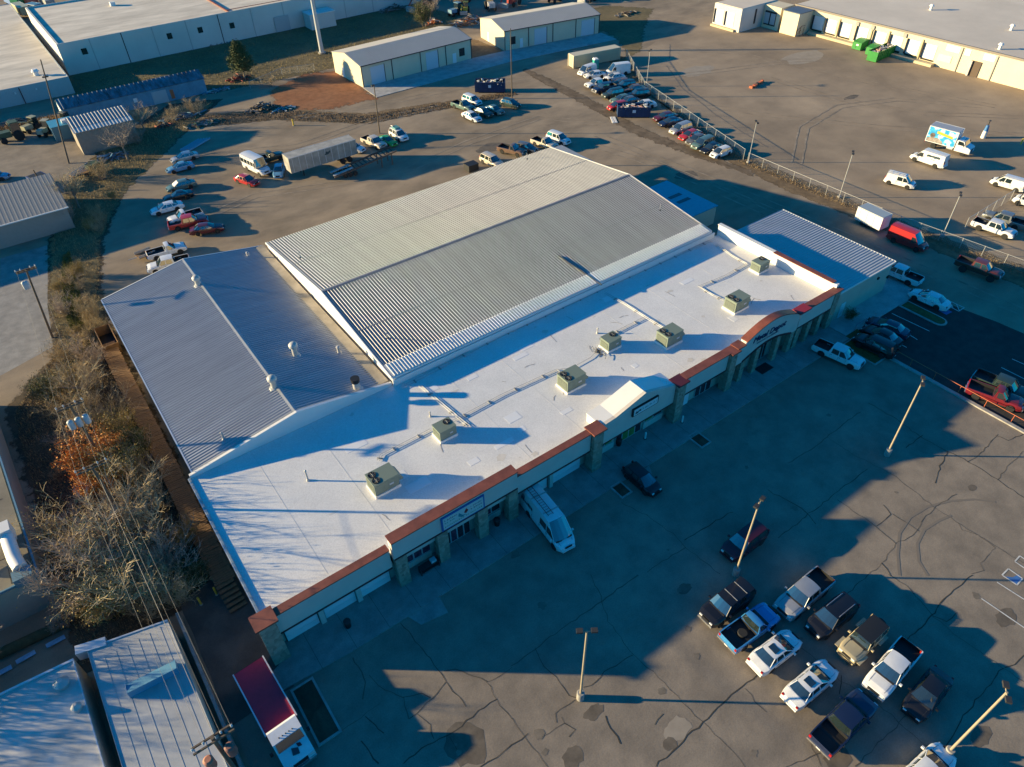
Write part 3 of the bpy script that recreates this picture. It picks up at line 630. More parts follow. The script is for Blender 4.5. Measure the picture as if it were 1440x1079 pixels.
part(MB().box(53.8, 55.1, 33.72, 34.9, 5.602, 5.72), 'coping', RUST); part(MB().box(55.2, 63.7, 34.36, 34.6, RZ+.01, 5.9), 'arch_back', MEMB2)
part(MB().box(64.0, 66.0, 33.5, 34.7, 5.76, 5.95), 'coping', REDCAP)
for x in (55.6, 58.0, 61.6, 64.2): pillar(x, .7, 3.1 if x in (55.6, 64.2) else 3.75, 33.92, 34.5)
window(56.2, 57.4, .2, 3.0, 2); window(58.5, 61.2, .15, 3.3, 5); window(62.0, 63.4, .2, 3.0, 2); soffit(53.9, 64.7, 4.12)
part(MB().box(58.6, 60.6, 33.0, 34.2, .131, .15), 'door_mat', BLACK)
# G
fascia(65.0, 72.5, 3.1, 5.55, capd=(33.75, 34.75)); soffit(65, 72.5, 3.1)
for x, w in ((65.3, .8), (67.4, .7), (69.5, .7), (71.9, 1.1)): pillar(x, w, 3.1 if w < 1 else 5.5, 33.9, 34.5)
for x in (66.3, 68.4, 70.4): window(x-.45, x+.45, .2, 2.9, 1)

# ---- signs
def text_mesh(s, size, m, ext=.03, name='lettering', parent=None, loc=(0, 0, 0), rot=(pi/2, 0, 0), shear=0.0, align='LEFT'):
    c = bpy.data.curves.new('t', 'FONT'); c.body = s; c.size = size; c.extrude = ext; c.shear = shear; c.align_x = align
    t = bpy.data.objects.new('t', c); COL.objects.link(t)
    dg = bpy.context.evaluated_depsgraph_get(); me = bpy.data.meshes.new_from_object(t.evaluated_get(dg)); bpy.data.objects.remove(t)
    me.materials.clear(); me.materials.append(m); return link(me, name, parent, loc, rot)
SIGNB = mat('sign_blue', (.02, .12, .35), .4); SIGNP = mat('sign_panel', (.50, .58, .55), .4); INK = mat('sign_ink', (.02, .05, .06), .5); NAVYL = mat('navy_letters', (.008, .02, .09), .4)
INKG = mat('sign_green', (.02, .25, .18), .5); INKR = mat('sign_red', (.30, .015, .02), .5); INKT = mat('sign_teal', (.03, .22, .26), .5)
def marks(parent, x0, x1, z, h, m, y, r, gap=.06):
    """a line of lettering too small to read: separate glyph-sized strokes"""
    b = MB(); x = x0
    while x < x1:
        w = r.uniform(.06, .16); k = r.choice((.7, .7, 1.0))
        b.box(x, min(x1, x+w*.35), y-.012, y, z, z+h*k); b.box(x, min(x1, x+w), y-.012, y, z+h*.25, z+h*.45)
        x += w+gap*(3 if r.random() < .2 else 1)
    return b.build('lettering', m, parent)
r = random.Random(3)
s1 = empty('shop_sign', (18.4, 33.7, 5.25), 0, 'blue framed shop sign with red and teal emblem under the rust coping', 'sign')
MB().box(-2.2, 2.2, -.08, .045, -.85, .85).build('frame', SIGNB, s1); MB().box(-2.05, 2.05, -.1, -.082, -.72, .72).build('panel', SIGNP, s1)
for z, x0, x1, m in ((.3, -1.9, -.7, INK), (-.02, -1.9, -.9, INKG), (-.5, -1.9, 1.9, INKG), (.3, .75, 1.9, INK), (-.05, .75, 1.9, INK)): marks(s1, x0, x1, z, .2, m, -.1, r)
MB().extr([(.05, .1), (.3, .5), (.5, .15), (.25, -.1)], -.115, -.101, 'y').build('emblem', INKR, s1)
MB().extr([(-.45, .4), (-.55, .0), (-.2, -.3), (.25, -.25), (-.1, -.1), (-.25, .1)], -.115, -.101, 'y').build('emblem', INKT, s1)
s2 = empty('shop_sign', (40.2, 33.9, 5.15), 0, 'white panel sign with black emblem and teal lettering on the gable', 'sign')
MB().box(-1.75, 1.75, -.12, .07, -.5, .5).build('frame', BLACK, s2); MB().box(-1.62, 1.62, -.14, -.122, -.4, .4).build('panel', mat('sign_white', (.62, .68, .68), .4), s2)
MB().extr([(-1.45, -.22), (-1.3, .12), (-1.1, -.05), (-.9, .12), (-.65, .1), (-.7, -.2), (-.85, -.05), (-1.1, -.22)], -.155, -.141, 'y').build('emblem', INK, s2)
marks(s2, -.45, .5, -.15, .34, INKG, -.14, r); marks(s2, .55, 1.45, -.1, .26, INKT, -.14, r)
s3 = empty('shop_sign', (59.3, 33.88, 5.3), 0, 'dark blue script lettering on the arched shop front', 'sign')
text_mesh('Metal Depot', 1.08, NAVYL, .03, 'lettering', s3, (-2.9, -.02, -.15), shear=.25)
marks(s3, -2.1, 1.6, -.62, .3, NAVYL, -.005, r, .03)

# ================================================================== ROOF EQUIPMENT
def hvac(x, y, big, label):
    e = empty('air_conditioner', (x, y, RZ), 0, label, 'air conditioner', 'rooftop air conditioners')
    lx, ly, h = (1.2, .85, 1.6) if big else (.92, .7, 1.35)
    MB().box(-lx-.08, lx+.08, -ly-.08, ly+.08, 0, .28).build('roof_kerb', MEMB2, e)
    b = MB(); b.box(-lx, lx, -ly, ly, .285, h); b.build('cabinet', HVACM, e)
    MB().box(-lx-.03, lx+.03, -ly-.03, ly+.03, h+.002, h+.05).build('top_panel', HVACM, e)
    fans = ((-lx*.62, -.4), (-lx*.62, .4)) if big else ((lx*.45, .2),)
    for fx, fy in fans:
        f = MB().lathe([(.36, h+.052), (.38, h+.10), (.33, h+.105), (.31, h+.06)], 18).build('fan', BLACK, e)
        f.location = (fx, fy, 0); g = MB()
        for k in range(4): g.tube([(-.3*cos(k*pi/4), -.3*sin(k*pi/4), h+.115), (.3*cos(k*pi/4), .3*sin(k*pi/4), h+.115)], .008, 4)
        g.build('fan_guard', WIRE, f)
    for k in range(3): MB().box(-lx+.2+k*.62*(lx/1.2), -lx+.68*(lx/1.2)+k*.62*(lx/1.2)+.02, -ly-.018, -ly-.002, .45, h-.2).build('access_panel', HVACM, e)
    MB().box(-lx-.018, -lx-.002, -ly+.15, ly-.15, .4, h-.25).build('coil_grille', mat('coil_grille', (.10, .11, .09), .6), e)
    for k in range(6): MB().box(-lx-.03, -lx-.019, -ly+.18, ly-.18, .45+k*(h-.75)/6, .45+k*(h-.75)/6+.05).build('louvre', HVACM, e)
    MB().box(lx*.2, lx*.55, -ly-.03, -ly-.019, h*.5, h*.62).build('data_plate', ALU, e)
    if big: MB().extr([(lx+.002, h-.15), (lx+.45, h-.75), (lx+.45, h-.95), (lx+.002, h-.95)], -ly+.1, ly-.1, 'y').build('hood', HVACM, e)
    return e
for (px_, py_, big, lab) in ((540, 684, 1, 'green grey twin fan air conditioner on the roof above the blue framed sign'), (626, 612, 0, 'small green grey air conditioner on the white roof with a cluster of conduits behind'),
                             (803, 542, 1, 'green grey twin fan air conditioner on the white roof behind the gable'), (858, 488, 0, 'small green grey air conditioner with tangled black cables on the roof'),
                             (940, 481, 1, 'green grey twin fan air conditioner on the roof whose shadow meets the arched front'), (1034, 433, 1, 'green grey twin fan air conditioner on the roof behind the arched front'),
                             (1067, 380, 0, 'small green grey air conditioner next to the white end parapet')):
    p = G(px_, py_, RZ); hvac(p.x, p.y, big, lab)

def conduit(pp, label, z=RZ, gap=.32, n=2, blocks=True, r=.024):
    pts = [G(x, y, z+.12) for x, y in pp]; c = pts[0]
    e = empty('roof_conduit', (c.x, c.y, z), 0, label, 'pipe')
    for k in range(n):
        off = (k-(n-1)/2)*gap
        q = []
        for i, p in enumerate(pts):
            d = (pts[min(i+1, len(pts)-1)]-pts[max(i-1, 0)]).normalized(); q.append(p-c+Vector((-d.y, d.x, 0))*off*.75+Vector((0, 0, .115)))
        MB().tube(q, r, 6).build('pipe', GALVP, e)
    if blocks:
        for a, b2 in zip(pts[:-1], pts[1:]):
            k = max(1, int((b2-a).length/2.6))
            for j in range(k):
                p = a+(b2-a)*((j+.5)/k)-c; d = (b2-a).normalized(); T = Matrix.Translation((p.x, p.y, 0)) @ Matrix.Rotation(atan2(d.y, d.x), 4, 'Z')
                MB().box(-.07, .07, -.26, .26, .005, .085, 0, T).build('support_block', KERB, e)
conduit([(532, 648), (536, 640), (606, 604)], 'pair of grey conduits between the two lowest rooftop air conditioners')
conduit([(636, 593), (705, 556), (783, 520), (790, 527)], 'pair of grey conduits leading to the unit behind the gable')
conduit([(590, 542), (650, 592), (660, 600)], 'pair of grey conduits from the warehouse eave to the small unit above the van')
conduit([(565, 545), (700, 474), (850, 404), (1000, 338)], 'long pair of pipes along the foot of the warehouse eave', gap=.5)
conduit([(851, 412), (880, 428), (908, 446), (936, 463)], 'pair of pipes crossing the white roof to the unit beside the arched front')
conduit([(908, 446), (880, 460), (857, 472)], 'short pair of pipes to the unit with tangled cables')
conduit([(1007, 343), (1030, 360), (1050, 371)], 'pipes from the warehouse corner to the unit by the end parapet')
conduit([(1050, 371), (1020, 388), (983, 403), (1003, 415), (1018, 422)], 'pipes bending round to the unit behind the arched front')
conduit([(845, 488), (830, 503), (805, 517), (783, 520)], 'single thin cable lying in a curve on the white roof', n=1, blocks=False, r=.025)
# tangled cables
c = G(843, 494, RZ); b = MB(); r = random.Random(4)
for k in range(9):
    p = Vector((0, 0, .04)); q = [p.copy()]
    for i in range(6): p = p+Vector((r.uniform(-.45, .45), r.uniform(-.45, .45), 0)); p.z = .03+.02*k; q.append(p.copy())
    b.tube(q, .022, 4)
tag(b.build('cable_tangle', BLACK, None, (c.x, c.y, RZ)), 'tangle of black cables lying beside a small rooftop unit', 'cables')

def wh_z(p): return ZE+(ZR-ZE)*((p.y-Y0)/(YR-Y0) if p.y < YR else (Y1-p.y)/(Y1-YR))
def ann_z(p): return AE+(AR-AE)*((p.x-AX0)/(AXR-AX0) if p.x < AXR else (AX1-p.x)/(AX1-AXR))
def on_roof(x, y, f):
    z = 6.0
    for _ in range(12): z = f(G(x, y, z))
    return G(x, y, z)
def vent(px_, py_, z, r, h, label, m=None, kind='turbine', lean=None):
    p = G(px_, py_, z) if z < 5 else on_roof(px_, py_, ann_z); z = p.z; e = empty('roof_vent', (p.x, p.y, z-.1), 0, label, 'vent', 'roof vents')
    m = m or mat('vent_grey', (.46, .45, .43), .55, metal=.2, var=.15, scale=2)
    MB().lathe([(r*1.35, 0), (r*1.2, .12), (r*.72, .2), (r*.72, h)], 14).build('stack', m, e, smooth=40)
    if kind == 'turbine': MB().lathe([(r*.75, h+.002), (r*1.15, h+r*.3), (r*1.15, h+r*.9), (r*.8, h+r*1.35), (r*.2, h+r*1.5)], 14).build('cap', m, e, smooth=40)
    elif kind == 'open': MB().lathe([(r*.85, h-.25), (r*.95, h), (r*.95, h+.25)], 14).build('cap', BLACK, e, smooth=40)
    else: MB().lathe([(r*1.0, h+.05), (r*.9, h+.14), (r*.2, h+.22)], 10).build('cap', m, e, smooth=40)
def roof_z_annex(x): return AE+(AR-AE)*(x-AX0)/(AXR-AX0) if x < AXR else AR-(AR-AE)*(x-AXR)/(AX1-AXR)
vent(279, 401, 6.25, .42, .8, 'white turbine vent on the annex ridge near its back edge')
vent(416, 500, 5.7, .42, 1.2, 'tall white turbine vent on the shaded slope of the annex roof')
vent(386, 545, 6.2, .42, 1.0, 'white turbine vent on the annex ridge near the shops')
vent(477, 496, 5.2, .25, .8, 'small white pipe vent near the valley of the annex roof', kind='cone')
vent(502, 547, 5.2, .5, 1.3, 'stubby exhaust stack with open black mouth on the annex roof', kind='open')
vent(315, 618, 5.5, .16, .9, 'thin pipe vent on the sunny annex slope near the shops', kind='cone')
vent(349, 360, 5.4, .22, .5, 'small pipe vent at the back of the annex roof', kind='cone')
vent(433, 675, RZ+.1, .12, 1.2, 'lone thin pipe vent on the tree shaded end of the white roof', kind='cone')
vent(605, 585, RZ+.1, .1, .5, 'short pipe vent on the white roof beside crossing conduits', kind='cone')
vent(840, 468, RZ+.1, .1, .6, 'short pipe vent beside the tangled cables', kind='cone')
for i, (x, y, z, lab) in enumerate([(422, 363, 6.2, 'thin upright pipe on the pale back slope of the warehouse roof'), (545, 476, 6.3, 'thin upright pipe on the dark front slope of the warehouse'), (928, 296, 6.5, 'thin upright pipe at the right end of the warehouse front slope'), (741, 224, 6.0, 'thin upright pipe at the far corner of the warehouse roof')]):
    p = on_roof(x, y, wh_z); z = p.z; e = empty('roof_pipe', (p.x, p.y, z-.3), 0, lab, 'pipe', 'upright roof pipes')
    MB().tube([(0, 0, 0), (0, 0, 1.3)], .05, 8).build('pipe', GALVP, e); MB().lathe([(.12, .28), (.14, .34), (.06, .42)], 8).build('flashing', RUBBER, e)
c0 = on_roof(785, 361, wh_z); c1 = on_roof(846, 402, wh_z); b = MB(); b.tube([c0-c0+Vector((0, 0, .12)), (c1-c0)*.5+Vector((0, 0, .14)), c1-c0+Vector((0, 0, .12))], .07, 6)
tag(b.build('roof_gas_pipe', DTRIM, None, c0), 'dark pipe running down the front slope of the warehouse roof', 'pipe')

# wooden plank walkway down the left side
dk = empty('plank_walkway', (-.4, 62, 0), 0, 'weathered brown plank walkway along the left wall beside the shrubs', 'walkway')
bm_ = MB().box(-.95, .85, -.115, .115, -.02, .02).mesh('deck_board', PLANK)
y = 43.0; k = 0; rr = random.Random(5)
while y < 84.5:
    o = link(bm_, 'deck_board', dk, (rr.uniform(-.06, .06), y-62, 1.0+rr.uniform(-.02, .02)), (0, rr.uniform(-.02, .02), rr.uniform(-.02, .02))); y += .262; k += 1
for k in range(6): link(bm_, 'tread', dk, (-.1+.02*k, 42.7-.45*k-62, .92-.15*k), (0, 0, .05), scale=(.85, 1.6, 1))
for xx in (-.85, .75): MB().box(xx-.05, xx+.05, -19.2, 22.6, .78, .96).build('beam', PLANK, dk)
for yy in range(-18, 23, 4):
    for xx in (-.85, .75): MB().box(xx-.07, xx+.07, yy-.07, yy+.07, 0, .78).build('post', PLANK, dk)
for i, (yy, L) in enumerate(((85.5, 2.4),)):
    e = empty('loading_bin', (-.2, yy, 0), 0, 'open dark timber bin against the back left wall of the annex', 'bin')
    for a in ((-.9, .9, -2.4, -2.3), (-.9, .9, 2.3, 2.4), (-.9, -.8, -2.3, 2.3), (.8, .9, -2.3, 2.3)): MB().box(a[0], a[1], a[2], a[3], 0, 1.5).build('side_board', PLANK, e)
    MB().box(-.8, .8, -2.3, 2.3, .1, .2).build('floor_board', BLACK, e)
for i, (x, y) in enumerate(((305, 836), (283, 850))):
    p = G(x, y); e = empty('bollard', p, 0, ('leaning yellow bollard at the foot of the plank steps', 'yellow bollard by the shrubs at the alley end')[i], 'bollard', 'yellow bollards')
    MB().lathe([(.09, 0), (.09, 1.0), (.05, 1.08)], 10).build('post', YELLOW, e, smooth=40); MB().lathe([(.16, 0), (.14, .06)], 10).build('base', KERB, e)

# ================================================================== OTHER BUILDINGS
def flat_building(name, pts, h, wall, roof, label, cat='building', par=.0, parw=.25, parm=None):
    cx = sum(p[0] for p in pts)/len(pts); cy = sum(p[1] for p in pts)/len(pts)
    e = empty(name, (cx, cy, 0), 0, label, cat); q = [(x-cx, y-cy) for x, y in pts]
    MB().prism(q, 0, h-.15).build('wall', wall, e)
    n = len(q)
    qi = [(x*(1-parw/max(1, sqrt(x*x+y*y))), y*(1-parw/max(1, sqrt(x*x+y*y)))) for x, y in q]
    MB().prism(qi, h-.149, h).build('roof', roof, e)
    if par:
        for i in range(n):
            a, b2 = q[i], q[(i+1) % n]; c, d = qi[(i+1) % n], qi[i]
            MB().prism([a, b2, c, d], h-.148, h+par).build('parapet', parm or wall, e)
    return e, cx, cy
def wall_box(parent, name, a, b2, d, z0, z1, m, t=.05):
    """thin panel on a wall: from a to b2 (xy, local), pushed outward by d"""
    a, b2 = Vector((*a, 0)), Vector((*b2, 0)); u = (b2-a).normalized(); nn = Vector((u.y, -u.x, 0))
    p = [a+nn*d, b2+nn*d, b2+nn*(d+t), a+nn*(d+t)]
    return MB().prism([(q.x, q.y) for q in p], z0, z1).build(name, m, parent)

# long white warehouse top left
e, cx, cy = flat_building('tilt_wall_warehouse', [(17.2, 197.6), (113, 199.5), (113, 236), (17.2, 238)], 6.4, WHITEW, GRAVELW, 'long white walled warehouse with weathered flat roof beyond the dry field', 'warehouse', .35, .5)
for k, x in enumerate((24, 31, 38, 46, 54, 62.5, 71, 80, 88.5, 97)):
    wall_box(e, 'panel_joint', (x-cx-.1, 197.6-cy+.02*(x-17)), (x-cx+.1, 197.6-cy+.02*(x-17)), .0, 0, 6.6, DTRIM if k % 3 == 1 else mat('joint_grey', (.42, .40, .37), .8), .06)
for x, z in ((22.2, 4.3), (41.5, 4.0), (49, 4.0), (57, 3.6)): 
    w = wall_box(e, 'window', (x-cx-.75, 197.7-cy+.02*(x-17)), (x-cx+.75, 197.7-cy+.02*(x-17)), .03, z-.8, z+.8, DTRIM, .06)
    wall_box(w, 'pane', (x-cx-.6, 197.6-cy+.02*(x-17)), (x-cx+.6, 197.6-cy+.02*(x-17)), .06, z-.65, z+.65, GLASS, .03)
wall_box(e, 'loading_door', (68-cx, 198.5-cy), (72-cx, 198.6-cy), .1, 0, 3.6, mat('grey_door', (.40, .42, .42), .6), .08)
MB().box(76-cx, 83-cx, 193.8-cy, 198.2-cy, 0, 3.6).build('lobby', WHITEW, e); MB().box(75.8-cx, 83.2-cx, 193.6-cy, 198.2-cy, 3.602, 3.75).build('lobby_roof', MEMB2, e)
MB().box(57-cx, 57.5-cx, 199-cy, 236-cy, 6.41, 6.7).build('roof_divider', RUST, e); MB().box(57-cx, 112-cx, 199.9-cy, 200.2-cy, 6.76, 6.86).build('roof_divider', RUST, e)
for x, y in ((66, 214), (36, 226), (92, 208)): MB().box(x-cx-.6, x-cx+.6, y-cy-.6, y-cy+.6, 6.4, 7.3).build('roof_hatch', MEMB2, e)
# low warehouse far left
e, cx, cy = flat_building('low_warehouse', [(-70, 184.3), (15.8, 184.3), (15.8, 262), (-70, 262)], 3.4, mat('pale_blue_wall', (.36, .40, .41), .8, var=.05), GRAVELW, 'low flat roofed warehouse at the far left with pale blue grey wall', 'warehouse', .1, .3)
for x in (-14, -3, 6): wall_box(e, 'downpipe', (x-cx-.08, 184.25-cy), (x-cx+.08, 184.25-cy), .02, 0, 3.3, MAROON, .08)
MB().lathe([(.5, 3.4), (.5, 4.1), (.8, 4.2), (.5, 4.7)], 12).build('roof_vent', MEMB2, e).location = (10.5-cx, 190-cy, 0)
for x in (-10, -5, 0, 5, 9): wall_box(e, 'wall_lamp', (x-cx-.15, 184.2-cy), (x-cx+.15, 184.2-cy), .02, 2.3, 2.6, LAMPG, .3)
# blue shed
e = empty('blue_shed', (24.7, 167.6, 0), 0, 'long blue metal shed with rust streaked ribbed roof', 'shed')
BLUEW = mat('blue_wall', (.12, .27, .36), .7, var=.25, scale=.5); RUSTR = mat('rusty_sheet', (.14, .055, .05), .75, var=.6, scale=.9, col2=(.16, .24, .30), stretch=(1, .15, 1))
b = MB(); b.extr([(-1.9, 0), (4.2, 0), (4.2, 2.7), (1.2, 4.0), (-1.9, 2.95)], -14, 14.1, 'x'); b.build('wall', BLUEW, e)
corr(-14.15, 14.25, -2.05, 1.2, 2.98, 2.98, 4.12, 4.12, 'y', .9, .07).build('roof_slope', RUSTR, e, fix=False); corr(-14.15, 14.25, 1.2, 4.35, 4.12, 4.12, 2.78, 2.78, 'y', .9, .07).build('roof_slope', RUSTR, e, fix=False)
MB().box(-14.05, -14.0, -1.7, 4.0, 0, 2.6).build('end_panel', MEMB2, e)
MB().box(2.9, 5.9, -1.97, -1.9, 0, 2.5).build('roller_door', mat('steel_door', (.36, .42, .44), .5), e); MB().box(6.6, 7.3, -1.97, -1.9, .4, 2.2).build('notice_board', ORANGE, e); MB().box(-.8, -.1, -1.97, -1.9, 1.3, 2.1).build('wall_sign', MEMB2, e)
# curved-roof shed with ribbed top, and two huts beside it
e = empty('store_shed', (15.0, 151, 0), 0, 'tan block shed with white striped ribbed roof among the junk', 'shed')
b = MB(); b.extr([(-3, 0), (3, 0), (3, 4.75), (-1.2, 4.22), (-3, 4.05)], -5, 5, 'x'); b.build('wall', mat('grey_brown_wall', (.27, .235, .19), .85, var=.15), e)
corr(-5.2, 5.2, -1.2, 3.3, 4.35, 4.35, 4.95, 4.95, 'y', .6, .09).build('roof', GALV, e, fix=False); corr(-5.2, 5.2, -3.2, -1.2, 4.15, 4.15, 4.35, 4.35, 'y', .6, .05).build('roof', GALVP, e, fix=False)
e2 = empty('small_hut', (13.3, 157.6, 0), 0, 'small hut with patchwork coloured roof sheets beside the striped shed', 'hut')
MB().box(-2.6, 2.6, -1.8, 1.8, 0, 2.9).build('wall', mat('hut_grey', (.22, .24, .25), .8), e2)
for k, cc in enumerate(((.06, .20, .28), (.35, .32, .08), (.35, .08, .10), (.04, .12, .30), (.40, .42, .40), (.10, .22, .35))): MB().box(-2.75+k*.92, -2.75+(k+1)*.92-.03, -2, 2, 2.903, 2.97).build('roof_sheet', mat('sheet%d' % k, cc, .6), e2)
e2 = empty('small_hut', (9.2, 160, 0), 0, 'flat teal roofed hut touching the end of the blue shed', 'hut')
MB().box(-2.0, 2.0, -2, 2, 0, 2.6).build('wall', mat('hut_teal', (.10, .22, .26), .8), e2); MB().box(-2.1, 2.1, -2.1, 2.1, 2.603, 2.7).build('roof', TEALR, e2); MB().box(.2, 1.4, -1.2, .0, 2.702, 3.2).build('cooler', MEMB2, e2)
# left metal roofed building beside the strip
e = empty('lean_roof_store', (-14, 126, 0), 0, 'long store with grey metal roof and tan wall at the left by a bare tree', 'store')
b = MB(); b.extr([(-6, 0), (6, 0), (6, 4.3), (-6, 3.4)], -17, 16.8, 'x'); b.build('wall', mat('store_tan', (.32, .285, .24), .8, var=.06), e)
c = corr(-17.1, 17.1, -6.2, 6.2, 3.5, 3.5, 4.4, 4.4, 'y', .6, .014); c.build('roof', mat('store_roof', (.22, .215, .20), .6, var=.08), e, fix=False)
MB().box(-17.1, 17.1, -6.35, -6.2, 3.4, 3.56).build('gutter', MEMB2, e)

# bottom-left tan building with the big duct
e, cx, cy = flat_building('tan_building', [(-60, 50.4), (-12.6, 50.4), (-13.6, 82), (-60, 82)], 3.9, mat('warm_tan_wall', (.36, .315, .255), .85, var=.06), mat('panel_roof', (.20, .175, .135), .9, var=.3, scale=.35), 'tan walled building with panelled flat roof and white duct at the lower left', 'building', .0, .3)
for a, b2 in (((-60, 50.36), (-12.56, 50.36)), ((-12.56, 50.36), (-13.56, 82))): wall_box(e, 'roof_edge', (a[0]-cx, a[1]-cy), (b2[0]-cx, b2[1]-cy), -.12, 3.92, 4.12, mat('blue_edge', (.10, .22, .30), .5), .14)
for k in range(5): MB().box(-14.6-2.1*k-cx, -14.56-2.1*k-cx, 50.9-cy, 81-cy, 3.9, 3.915).build('roof_seam', CRACK, e)
for k in range(7): MB().box(-26-cx, -13.8-cx, 54+3.7*k-cy+.01, 54.05+3.7*k-cy, 3.9, 3.916).build('roof_seam', CRACK, e)
p0 = G(8, 745, 4.6); d = empty('roof_duct', (p0.x, p0.y, 4.0), 0, 'fat white air duct bending across the tan building roof', 'duct')
q = [G(x, y, 4.75)-Vector((p0.x, p0.y, 4.0)) for x, y in ((10, 755), (14, 768), (20, 785), (29, 800))]
MB().tube(q, .55, 14).build('pipe', MEMB2, d, smooth=50)
MB().tube([q[0], q[0]+Vector((-4.5, -.6, .1))], .3, 10).build('branch_pipe', MEMB2, d, smooth=50)
MB().box(q[0].x-.7, q[0].x+.5, q[0].y-.1, q[0].y+1.2, .1, 1.5).build('fan_box', MEMB2, d); MB().box(q[3].x-.7, q[3].x+.7, q[3].y-1.2, q[3].y-.1, 0, .9).build('end_box', mat('duct_blue', (.12, .22, .27), .5), d)
# two flat roofed workshops bottom-left
e, cx, cy = flat_building('workshop', [(-40, -30), (-11.7, -30), (-12.1, 41.6), (-40, 43.6)], 3.0, WALLT, mat('stained_membrane', (.50, .48, .45), .75, var=.28, scale=.3, bump=.1), 'flat roofed workshop with rust stained pale roof and two round vents', 'workshop', .10, .2, ALU)
for x, y, rr_ in ((88, 962, .45), (109, 996, .3)):
    p = G(x, y, 3.2); MB().lathe([(rr_, 0), (rr_, .35), (rr_*1.25, .45), (rr_*.4, .75)], 12).build('roof_vent', GALVP, e).location = (p.x-cx, p.y-cy, 3.0)
e, cx, cy = flat_building('workshop', [(-11.1, -30), (-5.2, -30), (-5.35, 40.6), (-11.1, 41.9)], 3.0, WALLT, mat('seamed_roof', (.42, .42, .41), .6, metal=.15, var=.15, scale=.4), 'narrow workshop with grey seamed roof and a blue ridge vent box', 'workshop', .06, .14, ALU)
for k in range(1, 7): MB().box(-11+k*.83-cx, -11+k*.83+.03-cx, -29-cy, 40.3-cy, 3.0, 3.015).build('roof_seam', GALVP, e)
a = G(180, 972, 3.3); b2 = G(249, 937, 3.3); m_ = (a+b2)/2; L = (b2-a).length; d = empty('ridge_vent', (m_.x, m_.y, 3.0), atan2(b2.y-a.y, b2.x-a.x), 'long blue box vent on the narrow workshop roof', 'vent')
MB().extr([(-.45, 0), (.45, 0), (.45, .5), (-.45, .75)], -L/2, L/2, 'x').build('box', mat('vent_blue', (.10, .26, .38), .5), d); MB().box(-L/2-.03, -L/2, -.45, .45, 0, .7).build('end_plate', ALU, d)
MB().prism([(-11.9, 41.8), (-9.8, 41.2), (-9.7, 42.0), (-11.8, 42.6)], 2.2, 3.1).build('roof_box', ALU, e).location = (-cx, -cy, 0)
tk = empty('concrete_wall', (-4.75, 18, 0), 0, 'low concrete wall along the alley beside the narrow workshop', 'wall'); MB().box(-.12, .12, -45, 24.3, 0, 1.1).build('wall', KERB, tk)
# fallen logs / pipes and boards beside the workshops
for i, (a, b2, r_, m_, lab) in enumerate((((0, 925), (95, 880), .45, mat('mossy_pipe', (.075, .07, .03), .9, var=.3), 'long mossy pipe lying between the tan building and the workshop'),)):
    pa, pb = G(*a), G(*b2); d = (pb-pa); o = MB(); o.tube([Vector((0, 0, r_)), d+Vector((0, 0, r_))], r_, 12); tag(o.build('mossy_pipe', m_, None, pa, smooth=50), lab, 'pipe')
for i, (x, y, a, lab) in enumerate(((78, 902, .1, 'blue white sheet board lying nearest the shrubs'), (36, 924, .15, 'blue white printed sheet board lying by the mossy pipe'), (2, 945, .1, 'blue white board lying by an orange scrap'))):
    p = G(x, y, .2); o = MB().box(-.7, .7, -.22, .22, .0, .06); tag(o.build('sheet_board', mat('sheet_blue', (.25, .42, .55), .5, var=.3), None, (p.x, p.y, .15), (.0, .1, a)), lab, 'board', 'sheet boards on the ground')

# cream sheds with apron
CREAMR = mat('shed_roof_sheet', (.47, .43, .37), 0.55, metal=0.1, var=.05, scale=.3)
def cream_shed(x, y, L, W, rz, label, bays, doors):
    e = empty('cream_shed', (x, y, 0), rz, label, 'shed'); h, zr = 4.45, 5.7
    b = MB(); b.box(0, L, 0, W, 0, h-.1); b.extr([(0, h-.11), (W, h-.11), (W/2, zr-.12)], 0, L, 'x'); b.build('wall', CREAM, e)
    corr(-.15, L+.15, -.2, W/2, h, h, zr, zr, 'y', .5, .03).build('roof_slope', CREAMR, e, fix=False); corr(-.15, L+.15, W/2, W+.2, zr, zr, h, h, 'y', .5, .03).build('roof_slope', CREAMR, e, fix=False)
    MB().box(-.15, L+.15, -.32, -.2, h-.15, h+.03).build('gutter', DTRIM, e)
    for xx in bays: MB().box(xx-.09, xx+.09, -.09, -.005, .08, h-.12).build('downpipe', DTRIM, e)
    for x0, x1, z0, z1, m_, nm in doors:
        d = MB().box(x0, x1, -.06, -.004, z0, z1).build(nm, m_, e)
        if z1 > 3: MB().box(x1+.005, x1+.17, -.08, -.004, .08, z1+.1).build('frame', DTRIM, d)
    MB().box(-.06, -.004, W*.62, W*.62+1, .05, 2.2).build('door', DOORW, e)
ROLL = mat('roller_door_blue', (.52, .56, .60), .5)
cream_shed(66.6, 146.8, 29.0, 13.0, .03, 'cream metal shed with two tall roller doors beside the red clay', [.1, 7.6, 15.0, 21.8, 28.9], [(2.2, 5.6, .1, 3.7, ROLL, 'roller_door'), (16.4, 19.6, .1, 3.8, ROLL, 'roller_door'), (23.6, 24.6, .1, 2.2, DOORW, 'door'), (25.5, 27.0, 1.2, 2.9, BLACK, 'window')])
cream_shed(104.9, 147.4, 27.0, 13.0, -.145, 'cream metal shed with roller doors further along the concrete apron', [.1, 6.6, 13.4, 20, 26.9], [(8.2, 11.6, .1, 3.7, ROLL, 'roller_door'), (21.6, 25.4, .1, 3.7, ROLL, 'roller_door'), (4.2, 5.0, .1, 2.2, DOORW, 'door'), (1.6, 3.0, 1.2, 2.9, BLACK, 'window')])

